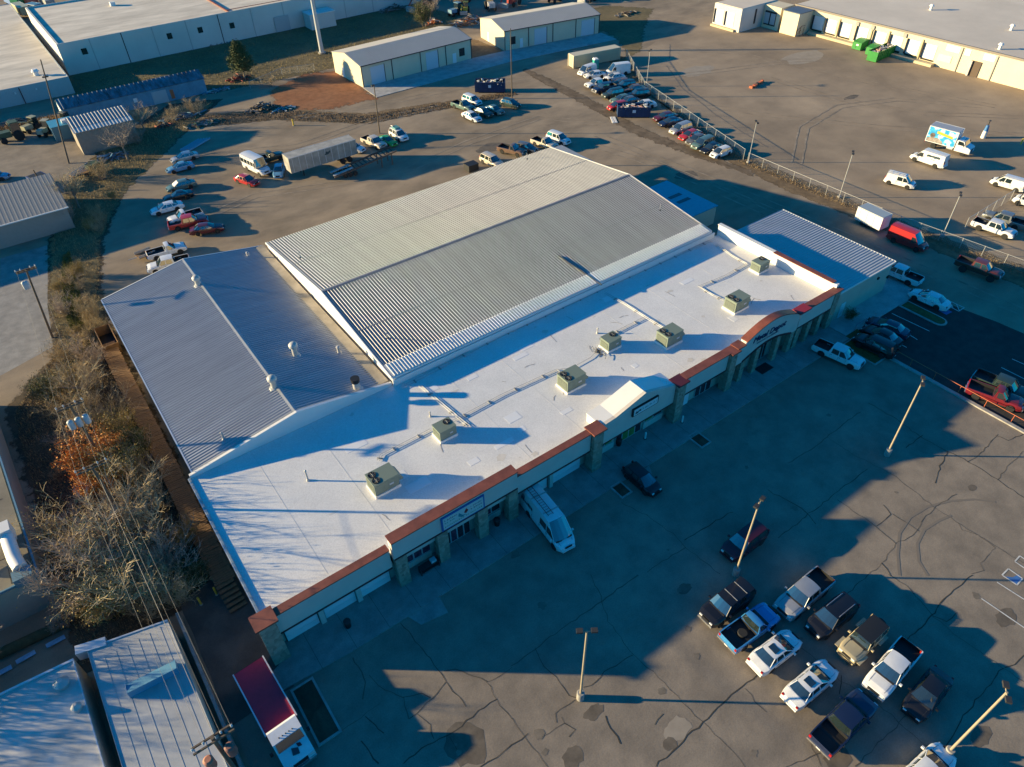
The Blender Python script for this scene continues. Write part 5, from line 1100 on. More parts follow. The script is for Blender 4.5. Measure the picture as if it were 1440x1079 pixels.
V = [
 # ---- customer cars in the front lot
 ('large_suv', (1050, 829), (992, 873), 'black', 'big black suv with chrome bumper, nose towards the lone lamp post', 'suv', rack_bars),
 ('pickup_regular', (1024, 905), (1083, 862), 'blue', 'old bright blue single cab pickup with a tyre in its bed', 'pickup truck', None),
 ('sedan', (1062, 938), (1117, 896), 'white', 'white sedan with sunroof parked beside the bright blue pickup', 'car', sunroof),
 ('pickup_crew', (1158, 813), (1101, 861), 'silver', 'silver pickup with black bed parked beside the black roof rail suv', 'pickup truck', None),
 ('suv', (1194, 848), (1143, 889), 'black', 'black suv with silver roof rails parked between silver pickup and tan jeep', 'suv', roof_rails),
 ('jeep', (1235, 881), (1187, 926), 'tan', 'tan off-roader with dark hard top and spare wheel', 'jeep', jeep_x),
 ('sedan', (1115, 983), (1164, 941), 'white', 'white sedan with sunroof parked beside the dark blue pickup', 'car', sunroof),
 ('pickup_crew', (1281, 908), (1225, 976), 'white', 'white crew cab pickup parked between tan jeep and black sedan', 'pickup truck', None),
 ('sedan', (1324, 950), (1283, 1003), 'black', 'black sedan parked beside the white crew cab pickup', 'car', None),
 ('pickup_crew', (1157, 1046), (1214, 988), 'navy', 'dark blue pickup with open empty bed, tail to the oil stain', 'pickup truck', None),
 ('sedan', (1279, 1107), (1326, 1062), 'white', 'white car beside the concrete base of the slanting lamp post', 'car', None),
 ('suv', (1074, 741), (1018, 785), 'maroon', 'dark maroon suv parked behind a tan lamp post', 'suv', None),
 ('hatch', (884, 658), (922, 691), 'black', 'black hatchback parked at the kerb beside a square soil bed', 'car', None),
 ('long_van', (740, 696), (800, 772), 'white', 'tall white work van with ladder on its roof backed up to a garage door', 'van', ladder_rack),
 ('pickup_crew', (1151, 487), (1207, 512), 'white', 'white crew cab pickup parked by the turf strip at the shop corner', 'pickup truck', None),
 # ---- right hand lots
 ('sedan', (1272, 470), (1226, 451), 'navy', 'dark blue sedan in the fresh lot, next to the long painted line', 'car', None),
 ('sedan', (1262, 484), (1217, 462), 'black', 'black sedan in the fresh lot between two dark cars', 'car', None),
 ('suv', (1256, 499), (1204, 475), 'black', 'black suv in the fresh lot nearest the orange railing', 'suv', None),
 ('sedan', (1333, 432), (1282, 410), 'white', 'white sedan with black roof beside the grass island', 'car', None),
 ('pickup_crew', (1292, 397), (1238, 375), 'white', 'white utility pickup half hidden behind the side metal building', 'pickup truck', None),
 ('cargo_van', (1255, 342, 0), (1286, 355, 0), 'red', 'bright red van parked along the chain link fence', 'van', None),
 ('pickup_lifted', (1346, 370), (1405, 391), 'rust', 'copper red lifted pickup with black bed by the fence', 'pickup truck', None),
 ('pickup_crew', (1378, 531), (1440, 557), 'dgreen', 'dark pickup parked beside the red pickup in the fresh lot', 'pickup truck', None),
 ('pickup_regular', (1362, 545), (1436, 571), 'dred', 'red pickup parked along the orange railing', 'pickup truck', None),
 ('cargo_van', (1313, 237, 0), (1285, 227.5, 0), 'white', 'white cargo van with dark lettering on its side', 'van', van_letter),
 ('low_van', (1247, 251), (1285, 261), 'white', 'small white van with ladder rack in the freight yard', 'van', van_rack),
 ('low_van', (1440, 266), (1395, 253), 'white', 'plain white small van by the freight yard gate', 'van', None),
 ('cargo_van', (1478, 294), (1430, 280), 'white', 'white van mostly out of view beside the yard gate', 'van', None),
 ('pickup_crew', (1371, 313), (1424, 331), 'white', 'white crew cab pickup in the freight yard by the wire gate', 'pickup truck', None),
 ('pickup_crew', (1436, 317), (1390, 303), 'pewter', 'grey green pickup facing the wire gate beside a white pickup', 'pickup truck', None),
 # ---- row against the chain link fence
 ('sedan', (950, 162), (921, 168), 'maroon', 'maroon sedan at the dumpster end of the fence row', 'car', None),
 ('sedan', (957, 169), (929, 175), 'navy', 'navy sedan second from the blue dumpster in the fence row', 'car', None),
 ('suv', (971, 177), (943, 187), 'silver', 'silver suv in the fence row between navy and red cars', 'suv', None),
 ('sedan', (984, 185), (957, 195), 'red', 'red sedan in the fence row beside the silver suv', 'car', None),
 ('sedan', (993, 191), (966, 202), 'grey', 'dark grey sedan in the fence row beside the red sedan', 'car', None),
 ('suv', (1002, 197), (975, 208), 'teal', 'grey green suv in the fence row', 'suv', None),
 ('sedan', (1013, 204), (987, 214), 'black', 'black sedan in the fence row beside the white end car', 'car', None),
 ('hatch', (1025, 211), (1002, 219), 'white', 'white hatchback ending the fence row at the lamp post', 'car', None),
 # ---- impound cluster by the container
 ('low_van', (833, 98), (818, 103), 'white', 'small white van squeezed against the portable toilet', 'van', None),
 ('sedan', (849, 104), (824, 107), 'white', 'white sedan in the wreck rows facing away from the container', 'car', None),
 ('cargo_van', (881, 100), (856, 103), 'white', 'tall white van at the back of the wreck rows by the container', 'van', None),
 ('sedan', (878, 107), (850, 111), 'white', 'white sedan in the second wreck row behind the white pickup', 'car', None),
 ('pickup_crew', (857, 115), (823, 122), 'white', 'white pickup leading the wreck rows', 'pickup truck', None),
 ('pickup_crew', (864, 122), (836, 129), 'navy', 'dark blue pickup beside the white pickup of the wreck rows', 'pickup truck', None),
 ('sedan', (888, 115), (862, 117), 'brown', 'brown sedan in the second wreck row', 'car', None),
 ('suv', (892, 120), (866, 123), 'black', 'black suv in the second wreck row beside a brown sedan', 'suv', None),
 ('suv', (876, 130), (848, 136), 'dgreen', 'very dark green suv in the front wreck row', 'suv', None),
 ('sedan', (903, 124), (880, 127), 'brown', 'faded brown car against the fence in the wreck rows', 'car', None),
 ('sedan', (888, 137), (861, 142), 'teal', 'grey teal sedan in the front wreck row', 'car', None),
 ('suv', (911, 132), (884, 135), 'black', 'black suv against the fence behind the teal sedan', 'suv', None),
 ('sedan', (897, 140), (870, 145), 'grey', 'dark grey sedan in the front wreck row near the red car', 'car', None),
 ('hatch', (879, 148), (858, 152), 'red', 'red hatchback at the corner of the blue dumpster', 'car', None),
 ('sedan', (919, 146), (893, 149), 'white', 'white sedan between the blue dumpster and the fence', 'car', None),
 # ---- middle of the back yard
 ('suv', (651, 137), (677, 147), 'white', 'white suv in the knot of wrecks below the full dumpster', 'suv', None),
 ('pickup_regular', (640, 146), (663, 154), 'teal', 'faded teal pickup in the knot of wrecks', 'pickup truck', None),
 ('sedan', (653, 159), (674, 169), 'white', 'small white sedan at the lower corner of the knot of wrecks', 'car', None),
 ('sedan', (668, 153), (692, 163), 'dgreen', 'dark green sedan in the knot of wrecks next to a white one', 'car', None),
 ('coupe', (684, 150), (707, 159), 'teal', 'grey green coupe at the right of the knot of wrecks', 'car', None),
 ('hatch', (708, 144), (728, 149), 'dgreen', 'old green car at the foot of the tall yard pole', 'car', None),
 ('pickup_regular', (756, 199), (776, 206), 'beige', 'stripped beige pickup at the warehouse back corner', 'pickup truck', None),
 ('suv', (772, 191), (799, 201), 'white', 'white suv at the warehouse back corner', 'suv', None),
 ('suv', (680, 222), (703, 233), 'beige', 'beige and dark wrecked suv behind the warehouse roof', 'suv', None),
 ('pickup_regular', (707, 209), (733, 215), 'brown', 'wrecked brown pickup behind the warehouse roof', 'pickup truck', None),
 ('hatch', (729, 206), (751, 211), 'grey', 'dented grey hatchback with pale hood behind the warehouse', 'car', None),
 # ---- around the trailers
 ('short_bus', (343, 228), (380, 246), 'white', 'short white bus with dark side windows', 'bus', None),
 ('sedan', (333, 249), (361, 258), 'red', 'red sedan parked against the short bus', 'car', None),
 ('pickup_regular', (366, 227), (391, 219), 'dgreen', 'dark green old pickup behind the short bus', 'pickup truck', None),
 ('sedan', (394, 233), (391, 247), 'lblue', 'light blue sedan between the short bus and the box trailer', 'car', None),
 ('sedan', (481, 204), (511, 211), 'white', 'white sedan tucked behind the box trailer', 'car', None),
 ('pickup_crew', (512, 195), (540, 207), 'beige', 'beige pickup beside the green car under the leaning pole', 'pickup truck', None),
 ('coupe', (535, 193), (555, 203), 'green', 'bright green coupe at the foot of the leaning pole', 'car', None),
 ('suv', (549, 184), (573, 198), 'white', 'white suv with teal roof load beside the green coupe', 'suv', roof_box),
 # ---- left end of the back yard
 ('sedan', (277, 217), (242, 226), 'silver', 'silver sedan with black trunk beside steel beams', 'car', None),
 ('coupe', (270, 231), (236, 240), 'lblue', 'pale blue coupe parked against the silver sedan', 'car', None),
 ('sedan', (275, 256), (234, 267), 'teal', 'grey green sedan with white sun shade', 'car', white_glass),
 ('coupe', (271, 271), (230, 280), 'black', 'black coupe beside the grey green sedan', 'car', None),
 ('sedan', (259, 286), (210, 299), 'white', 'long white sedan at the dirt edge of the back yard', 'car', None),
 ('pickup_regular', (282, 300), (240, 312), 'white', 'white pickup squeezed against a red pickup', 'pickup truck', None),
 ('pickup_crew', (238, 319), (291, 308), 'red', 'red pickup with a pale door', 'pickup truck', None),
 ('sedan', (271, 325), (311, 319), 'maroon', 'dark red wrecked car beside the red pickup', 'car', None),
 ('pickup_regular', (207, 361), (261, 346), 'white', 'white pickup hitched to a small trailer behind the annex', 'pickup truck', None),
 ('pickup_crew', (265, 366), (210, 379), 'white', 'white crew cab pickup touching the annex gable', 'pickup truck', None),
 ('sedan', (-24, 250), (8, 247), 'lblue', 'pale blue car at the edge of the left storage yard', 'car', None),
]
VEH = {}
for kind, a, b2, col, lab, cat, ex in V:
    grp = {'car': 'parked cars', 'pickup truck': 'parked pickups', 'suv': 'parked suvs', 'van': 'parked vans'}.get(cat)
    VEH[lab] = vehicle(kind, a, b2, col, lab, cat, grp, extra=ex)
# spare tyre lying in the blue pickup's bed
bp_ = VEH['old bright blue single cab pickup with a tyre in its bed']
p = Matrix.Translation(bp_.location) @ Matrix.Rotation(bp_.rotation_euler.z, 4, 'Z') @ Vector((-1.0, -.1, .80))
st = empty('spare_tyre', p, 0, 'black tyre lying in the bed of the blue pickup', 'tyre')
MB().lathe([(.22, 0), (.36, 0), (.39, .05), (.39, .17), (.36, .22), (.22, .22)], 18).build('tyre', RUBBER, st, smooth=40); MB().lathe([(.2, .03), (.21, .19)], 14).build('rim', RIM, st)

# ---- trucks and trailers
def wheels(e, xs, w, r=.48, dual=False):
    T = Matrix.Rotation(pi/2, 4, 'X'); wt = .26 if dual else .14
    me = MB().lathe([(r*.6, -wt), (r*.94, -wt), (r, -wt*.8), (r, wt*.8), (r*.94, wt), (r*.6, wt)], 18, 0, T).mesh('tyre', RUBBER, 40)
    ri = MB().lathe([(r*.58, -wt*.9), (r*.2, -wt*.6), (r*.2, wt*.6), (r*.58, wt*.9)], 14, 0, T).mesh('rim', RIM, 40)
    for x in xs:
        for s in (-1, 1): t = link(me, 'wheel', e, (x, s*(w/2-wt), r)); link(ri, 'rim', t)
def box_truck(rear, front, label, L, boxL, W, H, paintm, roofm, sidem, z=1.2, boxz=1.0, logo=False):
    a, b2 = G(rear[0], rear[1], z), G(front[0], front[1], z); c = (a+b2)/2
    if len(rear) == 3: c, d = by_wheels(rear[:2], front[:2], W/2-.1, .3); a, b2 = c-d, c+d
    e = empty('box_truck', (c.x, c.y, .02), atan2(b2.y-a.y, b2.x-a.x), label, 'truck'); hl = L/2
    x0 = -hl; x1 = -hl+boxL
    MB().box(x0, hl-.5, -.42, .42, .55, .85).build('chassis', BLACK, e)
    b = MB(); b.box(x0, x1, -W/2, W/2, boxz, H); bx = b.build('cargo_box', sidem, e)
    MB().box(x0+.06, x1-.06, -W/2+.06, W/2-.06, H+.002, H+.03).build('box_roof', roofm, bx)
    for s in (-1, 1): MB().box(x0, x1, s*W/2-.05, s*W/2+.05, H-.03, H+.06).build('box_rail', ALU, bx)
    cb = MB(); cw = W*.46; cx0 = x1+.12
    prof = [(cx0, .6), (hl, .6), (hl, 1.35), (hl-.25, 1.5), (cx0+1.55, 1.72), (cx0+1.15, 2.42), (cx0+.2, 2.5), (cx0, 2.4)]
    cb.extr(prof, -cw, cw, 'y'); cab = cb.build('cab', paintm, e, smooth=25)
    MB().add([(cx0+1.56, -cw*.88, 1.78), (cx0+1.56, cw*.88, 1.78), (cx0+1.19, cw*.84, 2.40), (cx0+1.19, -cw*.84, 2.40)], [(0, 1, 2, 3)]).build('windshield', GLASS, e).location = (.03, 0, .015)
    for s in (-1, 1):
        MB().extr([(cx0+.25, 1.72), (cx0+1.35, 1.72), (cx0+1.05, 2.32), (cx0+.25, 2.36)], s*(cw+.004), s*(cw+.016), 'y').build('side_window', GLASS, e)
        MB().box(cx0+1.3, cx0+1.42, s*(cw+.3)-.1, s*(cw+.3)+.1, 1.7, 2.1).build('mirror', BLACK, e)
        MB().box(hl-.1, hl+.02, s*cw*.8-.14, s*cw*.8+.14, 1.0, 1.2).build('headlight', LAMPG, e); MB().box(x0-.03, x0+.03, s*W*.42-.1, s*W*.42+.1, .8, 1.0).build('taillight', TAIL, e)
        MB().tube([(x1-1.2, s*.75, .7), (x1-.2, s*.75, .7)], .25, 10).build('fuel_tank', ALU, e)
    MB().box(hl-.02, hl+.15, -cw, cw, .5, .8).build('bumper', CHROME, e); MB().box(hl-.02, hl+.03, -cw*.5, cw*.5, .85, 1.3).build('grille', BLACK, e)
    for k in range(5): MB().lathe([(.05, 2.5), (.03, 2.58)], 6).build('marker_lamp', BLACK, e).location = (cx0+.9, -.5+.25*k, -.06)
    wheels(e, [x0+1.6], W-.1, .46, True); wheels(e, [hl-1.0], W*.9, .46)
    return e, x0, x1, hl, cw
MUR = MATS.get('mural')
def mural():
    m = bpy.data.materials.new('mural'); m.use_nodes = True; nt = m.node_tree; N = nt.nodes; Lk = nt.links; b = N['Principled BSDF']; b.inputs['Roughness'].default_value = .4
    tc = N.new('ShaderNodeTexCoord'); nz = N.new('ShaderNodeTexNoise'); nz.inputs['Scale'].default_value = 1.1; nz.inputs['Detail'].default_value = 2
    Lk.new(tc.outputs['Object'], nz.inputs['Vector']); r_ = N.new('ShaderNodeValToRGB'); e_ = r_.color_ramp.elements
    e_[0].position = .40; e_[0].color = (.03, .30, .60, 1); e_[1].position = .60; e_[1].color = (.62, .72, .78, 1); x_ = e_.new(.5); x_.color = (.06, .42, .68, 1)
    Lk.new(nz.outputs[0], r_.inputs[0]); Lk.new(r_.outputs[0], b.inputs['Base Color']); return m
e, x0, x1, hl, cw = box_truck((1311, 209, 0), (1351, 220, 0), 'white cab box truck with bright blue picture panel on its side', 7.5, 4.9, 2.45, 3.7, P['white'], mat('box_roof_grey', (.34, .36, .40), .5), P['white'])
MURAL = mural()
for s in (-1, 1):
    pn = MB().box(x0+.1, x1-.1, s*1.225 if s > 0 else -1.245, 1.245 if s > 0 else s*1.225, 1.1, 3.6).build('picture_panel', MURAL, e)
    MB().extr([(x0+1.5, 2.7), (x0+4.2, 2.35), (x0+4.2, 2.75), (x0+1.5, 3.15)], s*1.248, s*1.256, 'y').build('lettering_band', YELLOW, pn)
    MB().extr([(x0+.15, 1.12), (x0+3.0, 1.12), (x0+2.7, 1.6), (x0+1.9, 1.95), (x0+.8, 1.9), (x0+.15, 1.7)], s*1.248, s*1.254, 'y').build('grey_motif', mat('motif_grey', (.32, .28, .25), .5, var=.5, scale=2), pn)
    MB().lathe([(.42, -.004), (.42, .004)], 14, 0, Matrix.Translation((x0+.95, s*1.262, 2.25)) @ Matrix.Rotation(pi/2, 4, 'X')).build('grey_motif', mat('motif_dark', (.12, .10, .09), .5, var=.7, scale=3), pn)
MB().box(x0+.3, x1-.2, -1.2, 1.2, .0, .01)
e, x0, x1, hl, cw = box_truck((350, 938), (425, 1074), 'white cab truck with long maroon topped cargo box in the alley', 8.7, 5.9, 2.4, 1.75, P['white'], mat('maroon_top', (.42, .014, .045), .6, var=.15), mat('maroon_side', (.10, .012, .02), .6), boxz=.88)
MB().add([(hl-.75, .12, 1.66), (hl-.95, -.3, 1.71), (hl-.45, -.42, 1.61), (hl-.32, .05, 1.58)], [(0, 1, 2, 3)]).build('hood_emblem', INK, e).location = (0, .15, .012)
MB().add([(hl-1.05, .12, 1.74), (hl-.75, .14, 1.68), (hl-.68, .42, 1.66), (hl-.95, .38, 1.72)], [(0, 1, 2, 3)]).build('hood_emblem', INKR, e).location = (0, .15, .016)
# enclosed trailers
def box_trailer(a, b2, W, H, z0, label, sidem, roofm, axles, gap=False, z=0.0, L=None):
    A, B2 = G(a[0], a[1], z), G(b2[0], b2[1], z); c = (A+B2)/2; L = L or (B2-A).length
    e = empty('box_trailer', (c.x, c.y, .02), atan2(B2.y-A.y, B2.x-A.x), label, 'trailer'); hl = L/2
    b = MB().box(-hl, hl, -W/2, W/2, z0, H).build('body', sidem, e)
    MB().box(-hl+.04, hl-.04, -W/2+.04, W/2-.04, H+.002, H+.05).build('roof', roofm, b)
    for k in range(int(L/1.2)):
        for s in (-1, 1): MB().box(-hl+.6+k*1.2-.03, -hl+.6+k*1.2+.03, s*W/2-.012, s*W/2+.012, z0+.05, H-.05).build('wall_rib', ALU, b)
    for s in (-1, 1): MB().box(-hl-.02, hl+.02, s*W/2-.03, s*W/2+.03, H-.08, H+.06).build('top_rail', ALU, b)
    MB().box(-hl+.3, hl-.3, -.5, .5, z0-.25, z0-.01).build('frame', BLACK, e)
    wheels(e, axles(hl), W if W < 2.3 else W-.1, .36 if W < 2.3 else .5, W > 2.3)
    return e, hl
e, hl = box_trailer((1206.5, 309.5), (1240.5, 326), 2.1, 2.5, .5, 'white enclosed cargo trailer parked by the fence beside the red van', P['white'], mat('trailer_roof', (.30, .36, .40), .5), lambda h: [.0, -.85], L=4.3)
MB().tube([(-hl, 0, .55), (-hl-1.3, 0, .5)], .06, 6).build('tow_bar', BLACK, e)
e, hl = box_trailer((408, 250), (500, 222), 2.5, 3.75, 1.15, 'long dirty white box trailer with dark mark in the back yard', mat('trailer_dirty', (.30, .285, .25), .7, var=.35, scale=.6), mat('trailer_top', (.36, .34, .30), .7, var=.3, scale=.8), lambda h: [h-1.6, h-2.9])
MB().extr([(.2, 2.6), (.5, 3.2), (.9, 3.0), (1.2, 3.25), (1.3, 2.9), (.8, 2.6)], -1.28, -1.262, 'y').build('side_mark', INK, e)
for s in (-1, 1): MB().box(-hl+2.2, -hl+2.35, s*.8-.08, s*.8+.08, 0, 1.1).build('landing_leg', BLACK, e)
# car hauler
A, B2 = G(468, 252), G(556, 227); c = (A+B2)/2; L = (B2-A).length
e = empty('car_hauler_trailer', (c.x, c.y, .02), atan2(B2.y-A.y, B2.x-A.x), 'dark sloping car hauler trailer with ramps beside the box trailer', 'trailer'); hl = L/2
HM = mat('hauler_rust', (.09, .065, .05), .8, var=.4)
for s in (-1, 1):
    MB().extr([(-hl, .6), (-hl+3.5, 1.0), (hl-2, 1.9), (hl, 2.2), (hl, 2.4), (hl-2, 2.12), (-hl+3.5, 1.25), (-hl, .8)], s*1.15-.09, s*1.15+.09, 'y').build('side_beam', HM, e)
for k in range(16):
    x = -hl+.5+k*(L-1)/15; z = .72+1.35*max(0, (k-3))/12
    MB().box(x-.09, x+.09, -1.1, 1.1, z, z+.12).build('cross_beam', HM, e)
for y in (-.7, .7):
    MB().extr([(-hl, .85), (-hl+3.6, 1.3), (-hl+3.6, 1.36), (-hl, .91)], y-.3, y+.3, 'y').build('ramp', GALVP, e)
for x in (hl-1, hl-3): MB().box(x-.08, x+.08, -1.0, -.85, 0, 2.0).build('leg', HM, e); MB().box(x-.08, x+.08, .85, 1.0, 0, 2.0).build('leg', HM, e)
wheels(e, [-hl+2.0, -hl+2.9, -hl+3.8], 2.3, .4)
# little flat trailer by the annex
A, B2 = G(196, 366), G(216, 358); c = (A+B2)/2; e = empty('utility_trailer', (c.x, c.y, .02), atan2(B2.y-A.y, B2.x-A.x), 'small open trailer behind a white pickup near the annex', 'trailer')
MB().box(-1.2, 1.2, -.8, .8, .5, .58).build('bed', PLANK, e); MB().tube([(-1.2, 0, .5), (-2.4, .3, .45)], .05, 6).build('tow_bar', GALVP, e)
for s in (-1, 1): MB().box(-1.2, 1.2, s*.8-.02, s*.8+.02, .6, .95).build('side_rail', GALVP, e)
wheels(e, [0], 1.9, .3)

# ================================================================== STREET FURNITURE
def lamp_post(base, h, label, heads=2, az=0.0, m=None, bh=.9, arm=.5, r=.10):
    p = G(*base); e = empty('lamp_post', p, az, label, 'lamp post', 'parking lot lamp posts'); m = m or POLET
    MB().lathe([(.30, 0), (.30, bh*.95), (.26, bh)], 16).build('concrete_base', KERB, e, smooth=40)
    MB().tube([(0, 0, bh), (0, 0, h)], r, 8, 0, r*.75).build('pole', m, e, smooth=60)
    MB().tube([(-arm if heads > 1 else 0, 0, h-.08), (arm, 0, h-.08)], .04, 6).build('arm', m, e)
    for s in ((-1, 1) if heads > 1 else (1,)):
        MB().box(s*arm-.22, s*arm+.22, -.17, .17, h-.06, h+.1).build('lamp_head', DTRIM, e); MB().box(s*arm-.17, s*arm+.17, -.13, .13, h-.08, h-.062).build('lens', LAMPG, e)
    return e
lamp_post((816, 982), 10.0, 'tan lamp post with round concrete base standing alone in the sunlit lot', 2, -.6)
lamp_post((1247, 640), 10.0, 'tan lamp post with round base in the open shaded middle of the lot', 2, .5)
lamp_post((1034, 808), 9.9, 'tan lamp post standing between the maroon and big black suvs', 2, .2)
lamp_post((1330, 1062), 9.8, 'tan lamp post slanting up beside the white car and black sedan', 2, .6, bh=1.0)
for base, h, lab, az in (((909, 122), 7.3, 'thin floodlight pole behind the wreck rows at the fence', .4), ((1052, 229), 7.1, 'thin floodlight pole at the end of the fence row', 1.0), ((1180, 278), 7.4, 'thin floodlight pole midway along the fence', .6), ((1325, 333), 6.7, 'thin floodlight pole beside the red van at the fence', .5)):
    lamp_post(base, h, lab, 2, az, GALVP, .3, .45, .08)
# tall steel monopole and wooden yard poles
p = G(453, 75); e = empty('steel_mast', p, 0, 'tall tapered pale steel mast beyond the cream shed', 'mast'); MB().tube([(0, 0, 0), (0, 0, 24)], .55, 14, 0, .30).build('shaft', mat('mast_grey', (.45, .47, .47), .5), e, smooth=60); MB().lathe([(.9, 0), (.9, .3)], 14).build('base', KERB, e)
def wood_pole(base, h, label, arms=(), trans=0, az=0.0, lamp=False, top=None, r=.16):
    p = G(*base); e = empty('utility_pole', p, 0, label, 'utility pole', 'wooden utility poles')
    t = Vector((0, 0, h)) if top is None else (G(top[0], top[1], h)-p)
    MB().tube([(0, 0, 0), t*.5, t], r, 10, 0, r*.65).build('shaft', POLEW, e, smooth=60)
    for z, w in arms:
        q = t*(z/h); T = Matrix.Translation(q) @ Matrix.Rotation(az, 4, 'Z')
        for s in (-1, 1): MB().box(-w, w, s*.2-.05, s*.2+.05, -.07, .07, 0, T).build('crossarm', POLEW, e)
        for k in (-1, -.5, .5, 1):
            i_ = MB().lathe([(.05, .07), (.08, .14), (.05, .2), (.08, .26), (.04, .33)], 8).build('insulator', TRANSF, e); i_.location = T @ Vector((k*w*.95, 0, .06))
    for k in range(trans):
        q = t*((h-1.6)/h); a = az+(-.9+.9*k); f = MB().lathe([(.26, 0), (.28, .08), (.28, .85), (.2, .95), (.06, 1.0)], 14).build('transformer', TRANSF, e, smooth=40)
        f.location = q+Vector((cos(a+pi/2+1.5)*.5+(k-1)*.42, -.45, -.6))
    if lamp: MB().box(-.3, .3, -.2, .2, h-.2, h+.05).build('flood_lamp', DTRIM, e)
    return e, p+t
_, t1 = wood_pole((74, 475), 9.7, 'wooden pole with two pale transformers at the concrete yard corner', [(9.5, 1.1)], 2, 0, top=(36, 378))
def pole_at(x, y, h, label, arms, trans, az=0.0):
    p = Vector((x, y, 0)); e = empty('utility_pole', p, 0, label, 'utility pole', 'wooden utility poles')
    MB().tube([(0, 0, 0), (0, 0, h)], .17, 10, 0, .12).build('shaft', POLEW, e, smooth=60)
    for z, w in arms:
        for s in (-1, 1): MB().box(-w, w, s*.2-.05, s*.2+.05, z-.07, z+.07).build('crossarm', POLEW, e)
        for k in (-1, -.45, .45, 1): MB().lathe([(.05, .07), (.08, .14), (.05, .2), (.08, .26), (.04, .33)], 8).build('insulator', TRANSF, e).location = (k*w*.95, 0, z)
    for k in range(trans): MB().lathe([(.26, 0), (.28, .08), (.28, .85), (.2, .95), (.06, 1.0)], 14).build('transformer', TRANSF, e, smooth=40).location = ((k-1)*.66, -.5, h-2.4)
    return e
pole_at(-5.4, 62.5, 10.2, 'wooden pole with three pale transformers rising from the shrubs', [(10.0, 1.15)], 3)
pole_at(-5.55, 53.2, 10.2, 'wooden pole with one crossarm rising from orange leaved shrubs', [(10.0, 1.25)], 0)
e = pole_at(-4.75, 25.3, 10.2, 'heavy wooden pole with double crossarm above the alley', [(10.0, 1.25)], 0)
for k, cc in enumerate(((.40, .16, .10), (.22, .10, .08))): MB().lathe([(.3, 0), (.32, .1), (.32, .9), (.2, 1.0)], 14).build('transformer', mat('rusty_can%d' % k, cc, .7, var=.3), e, smooth=40).location = (-.75+1.3*k, -.5, 8.2)
wood_pole((97, 230), 15.5, 'very tall wooden pole in front of the striped shed', [(13.0, .5)], 0, top=(57, 84))
wood_pole((534, 188), 9.0, 'wooden floodlight pole at the green coupe', [], 0, lamp=True, top=(526, 121), r=.12)
wood_pole((720, 139), 13.4, 'tall bare wooden pole behind the full blue dumpster', [], 0, top=(718, 40), r=.13)
def wire(a, b2, sag, label, r=.008):
    a, b2 = Vector(a), Vector(b2); pts = [(a+(b2-a)*t)-a+Vector((0, 0, -sag*4*t*(1-t))) for t in [k/16 for k in range(17)]]
    tag(MB().tube(pts, r, 4).build('power_line', CABLE, None, a), label, 'power line', 'overhead wires')
for k, (dx, nm) in enumerate(((-1.15, 'outer left'), (-.5, 'inner left'), (.5, 'inner right'), (1.15, 'outer right'))):
    wire((-5.55+dx, 53.2, 10.3), (-4.75+dx, 25.3, 10.3), .5, 'thin %s overhead wire between the shrub pole and the alley pole' % nm)
    wire((-5.4+dx*.95, 62.5, 10.3), (-5.55+dx, 53.2, 10.3), .15, 'short %s overhead wire between the two poles in the shrubs' % nm)
for k in range(1): wire((-4.75+.15*k, 25.3, 8.9-.25*k), (-5.5+.1*k, 53.2, 8.6-.25*k), .6+.1*k, 'thicker service cable strung below the crossarm wires to the alley pole', .018)
for dx, nm in ((-1.0, 'left'), (1.0, 'right')): wire((-5.4+dx, 62.5, 10.3), (t1.x+dx, t1.y, 9.6), .4, 'overhead wire on the %s from the three transformer pole to the yard corner pole' % nm)

# chain link fences
def fence(path, h, label, name='chain_link_fence', posts=3.0, wire_gap=.33):
    pts = [Vector((*p, 0)) for p in path]; c = pts[0]; e = empty(name, c, 0, label, 'fence')
    top = MB(); mesh_ = MB()
    pm = MB().tube([(0, 0, 0), (0, 0, h+.08)], .045, 6).mesh('post', GALVP)
    for a, b2 in zip(pts[:-1], pts[1:]):
        L = (b2-a).length; n = max(1, round(L/posts)); d = (b2-a)/L
        for k in range(n): link(pm, 'post', e, a+d*(L*k/n)-c)
        rl = MB(); rl.tube([a-c+Vector((0, 0, h)), b2-c+Vector((0, 0, h))], .028, 5); rl.build('top_rail', GALVP, e)
        k = -h
        while k < L:
            for s in (1, -1):
                t0, t1_ = max(0, k), min(L, k+h)
                if t1_-t0 > .05:
                    z0, z1 = (t0-k, t1_-k) if s > 0 else (h-(t0-k), h-(t1_-k))
                    mesh_.tube([a-c+d*t0+Vector((0, 0, z0)), a-c+d*t1_+Vector((0, 0, z1))], .0075, 3, caps=False)
            k += wire_gap
    link(pm, 'post', e, pts[-1]-c); m_ = mesh_.build('wire_mesh', WIRE, e, fix=False); m_['kind'] = 'stuff'
    return e
fence([(123.5, 124.9), (111.9, 107), (101.7, 72)], 1.9, 'chain link fence behind the row of parked wrecks')
fence([(101.6, 71), (101.6, 42.7), (103.4, 25), (104.2, 5)], 1.6, 'lower chain link fence along the lane past the red van')
fence([(G(1356, 322).x, G(1356, 322).y), (G(1420, 282).x, G(1420, 282).y)], 1.8, 'chain link gate standing open beside the white pickup in the freight yard', 'wire_gate')
fence([(47, 162), (56, 166), (63, 164)], 1.5, 'rusty short wire fence at the edge of the dry field')
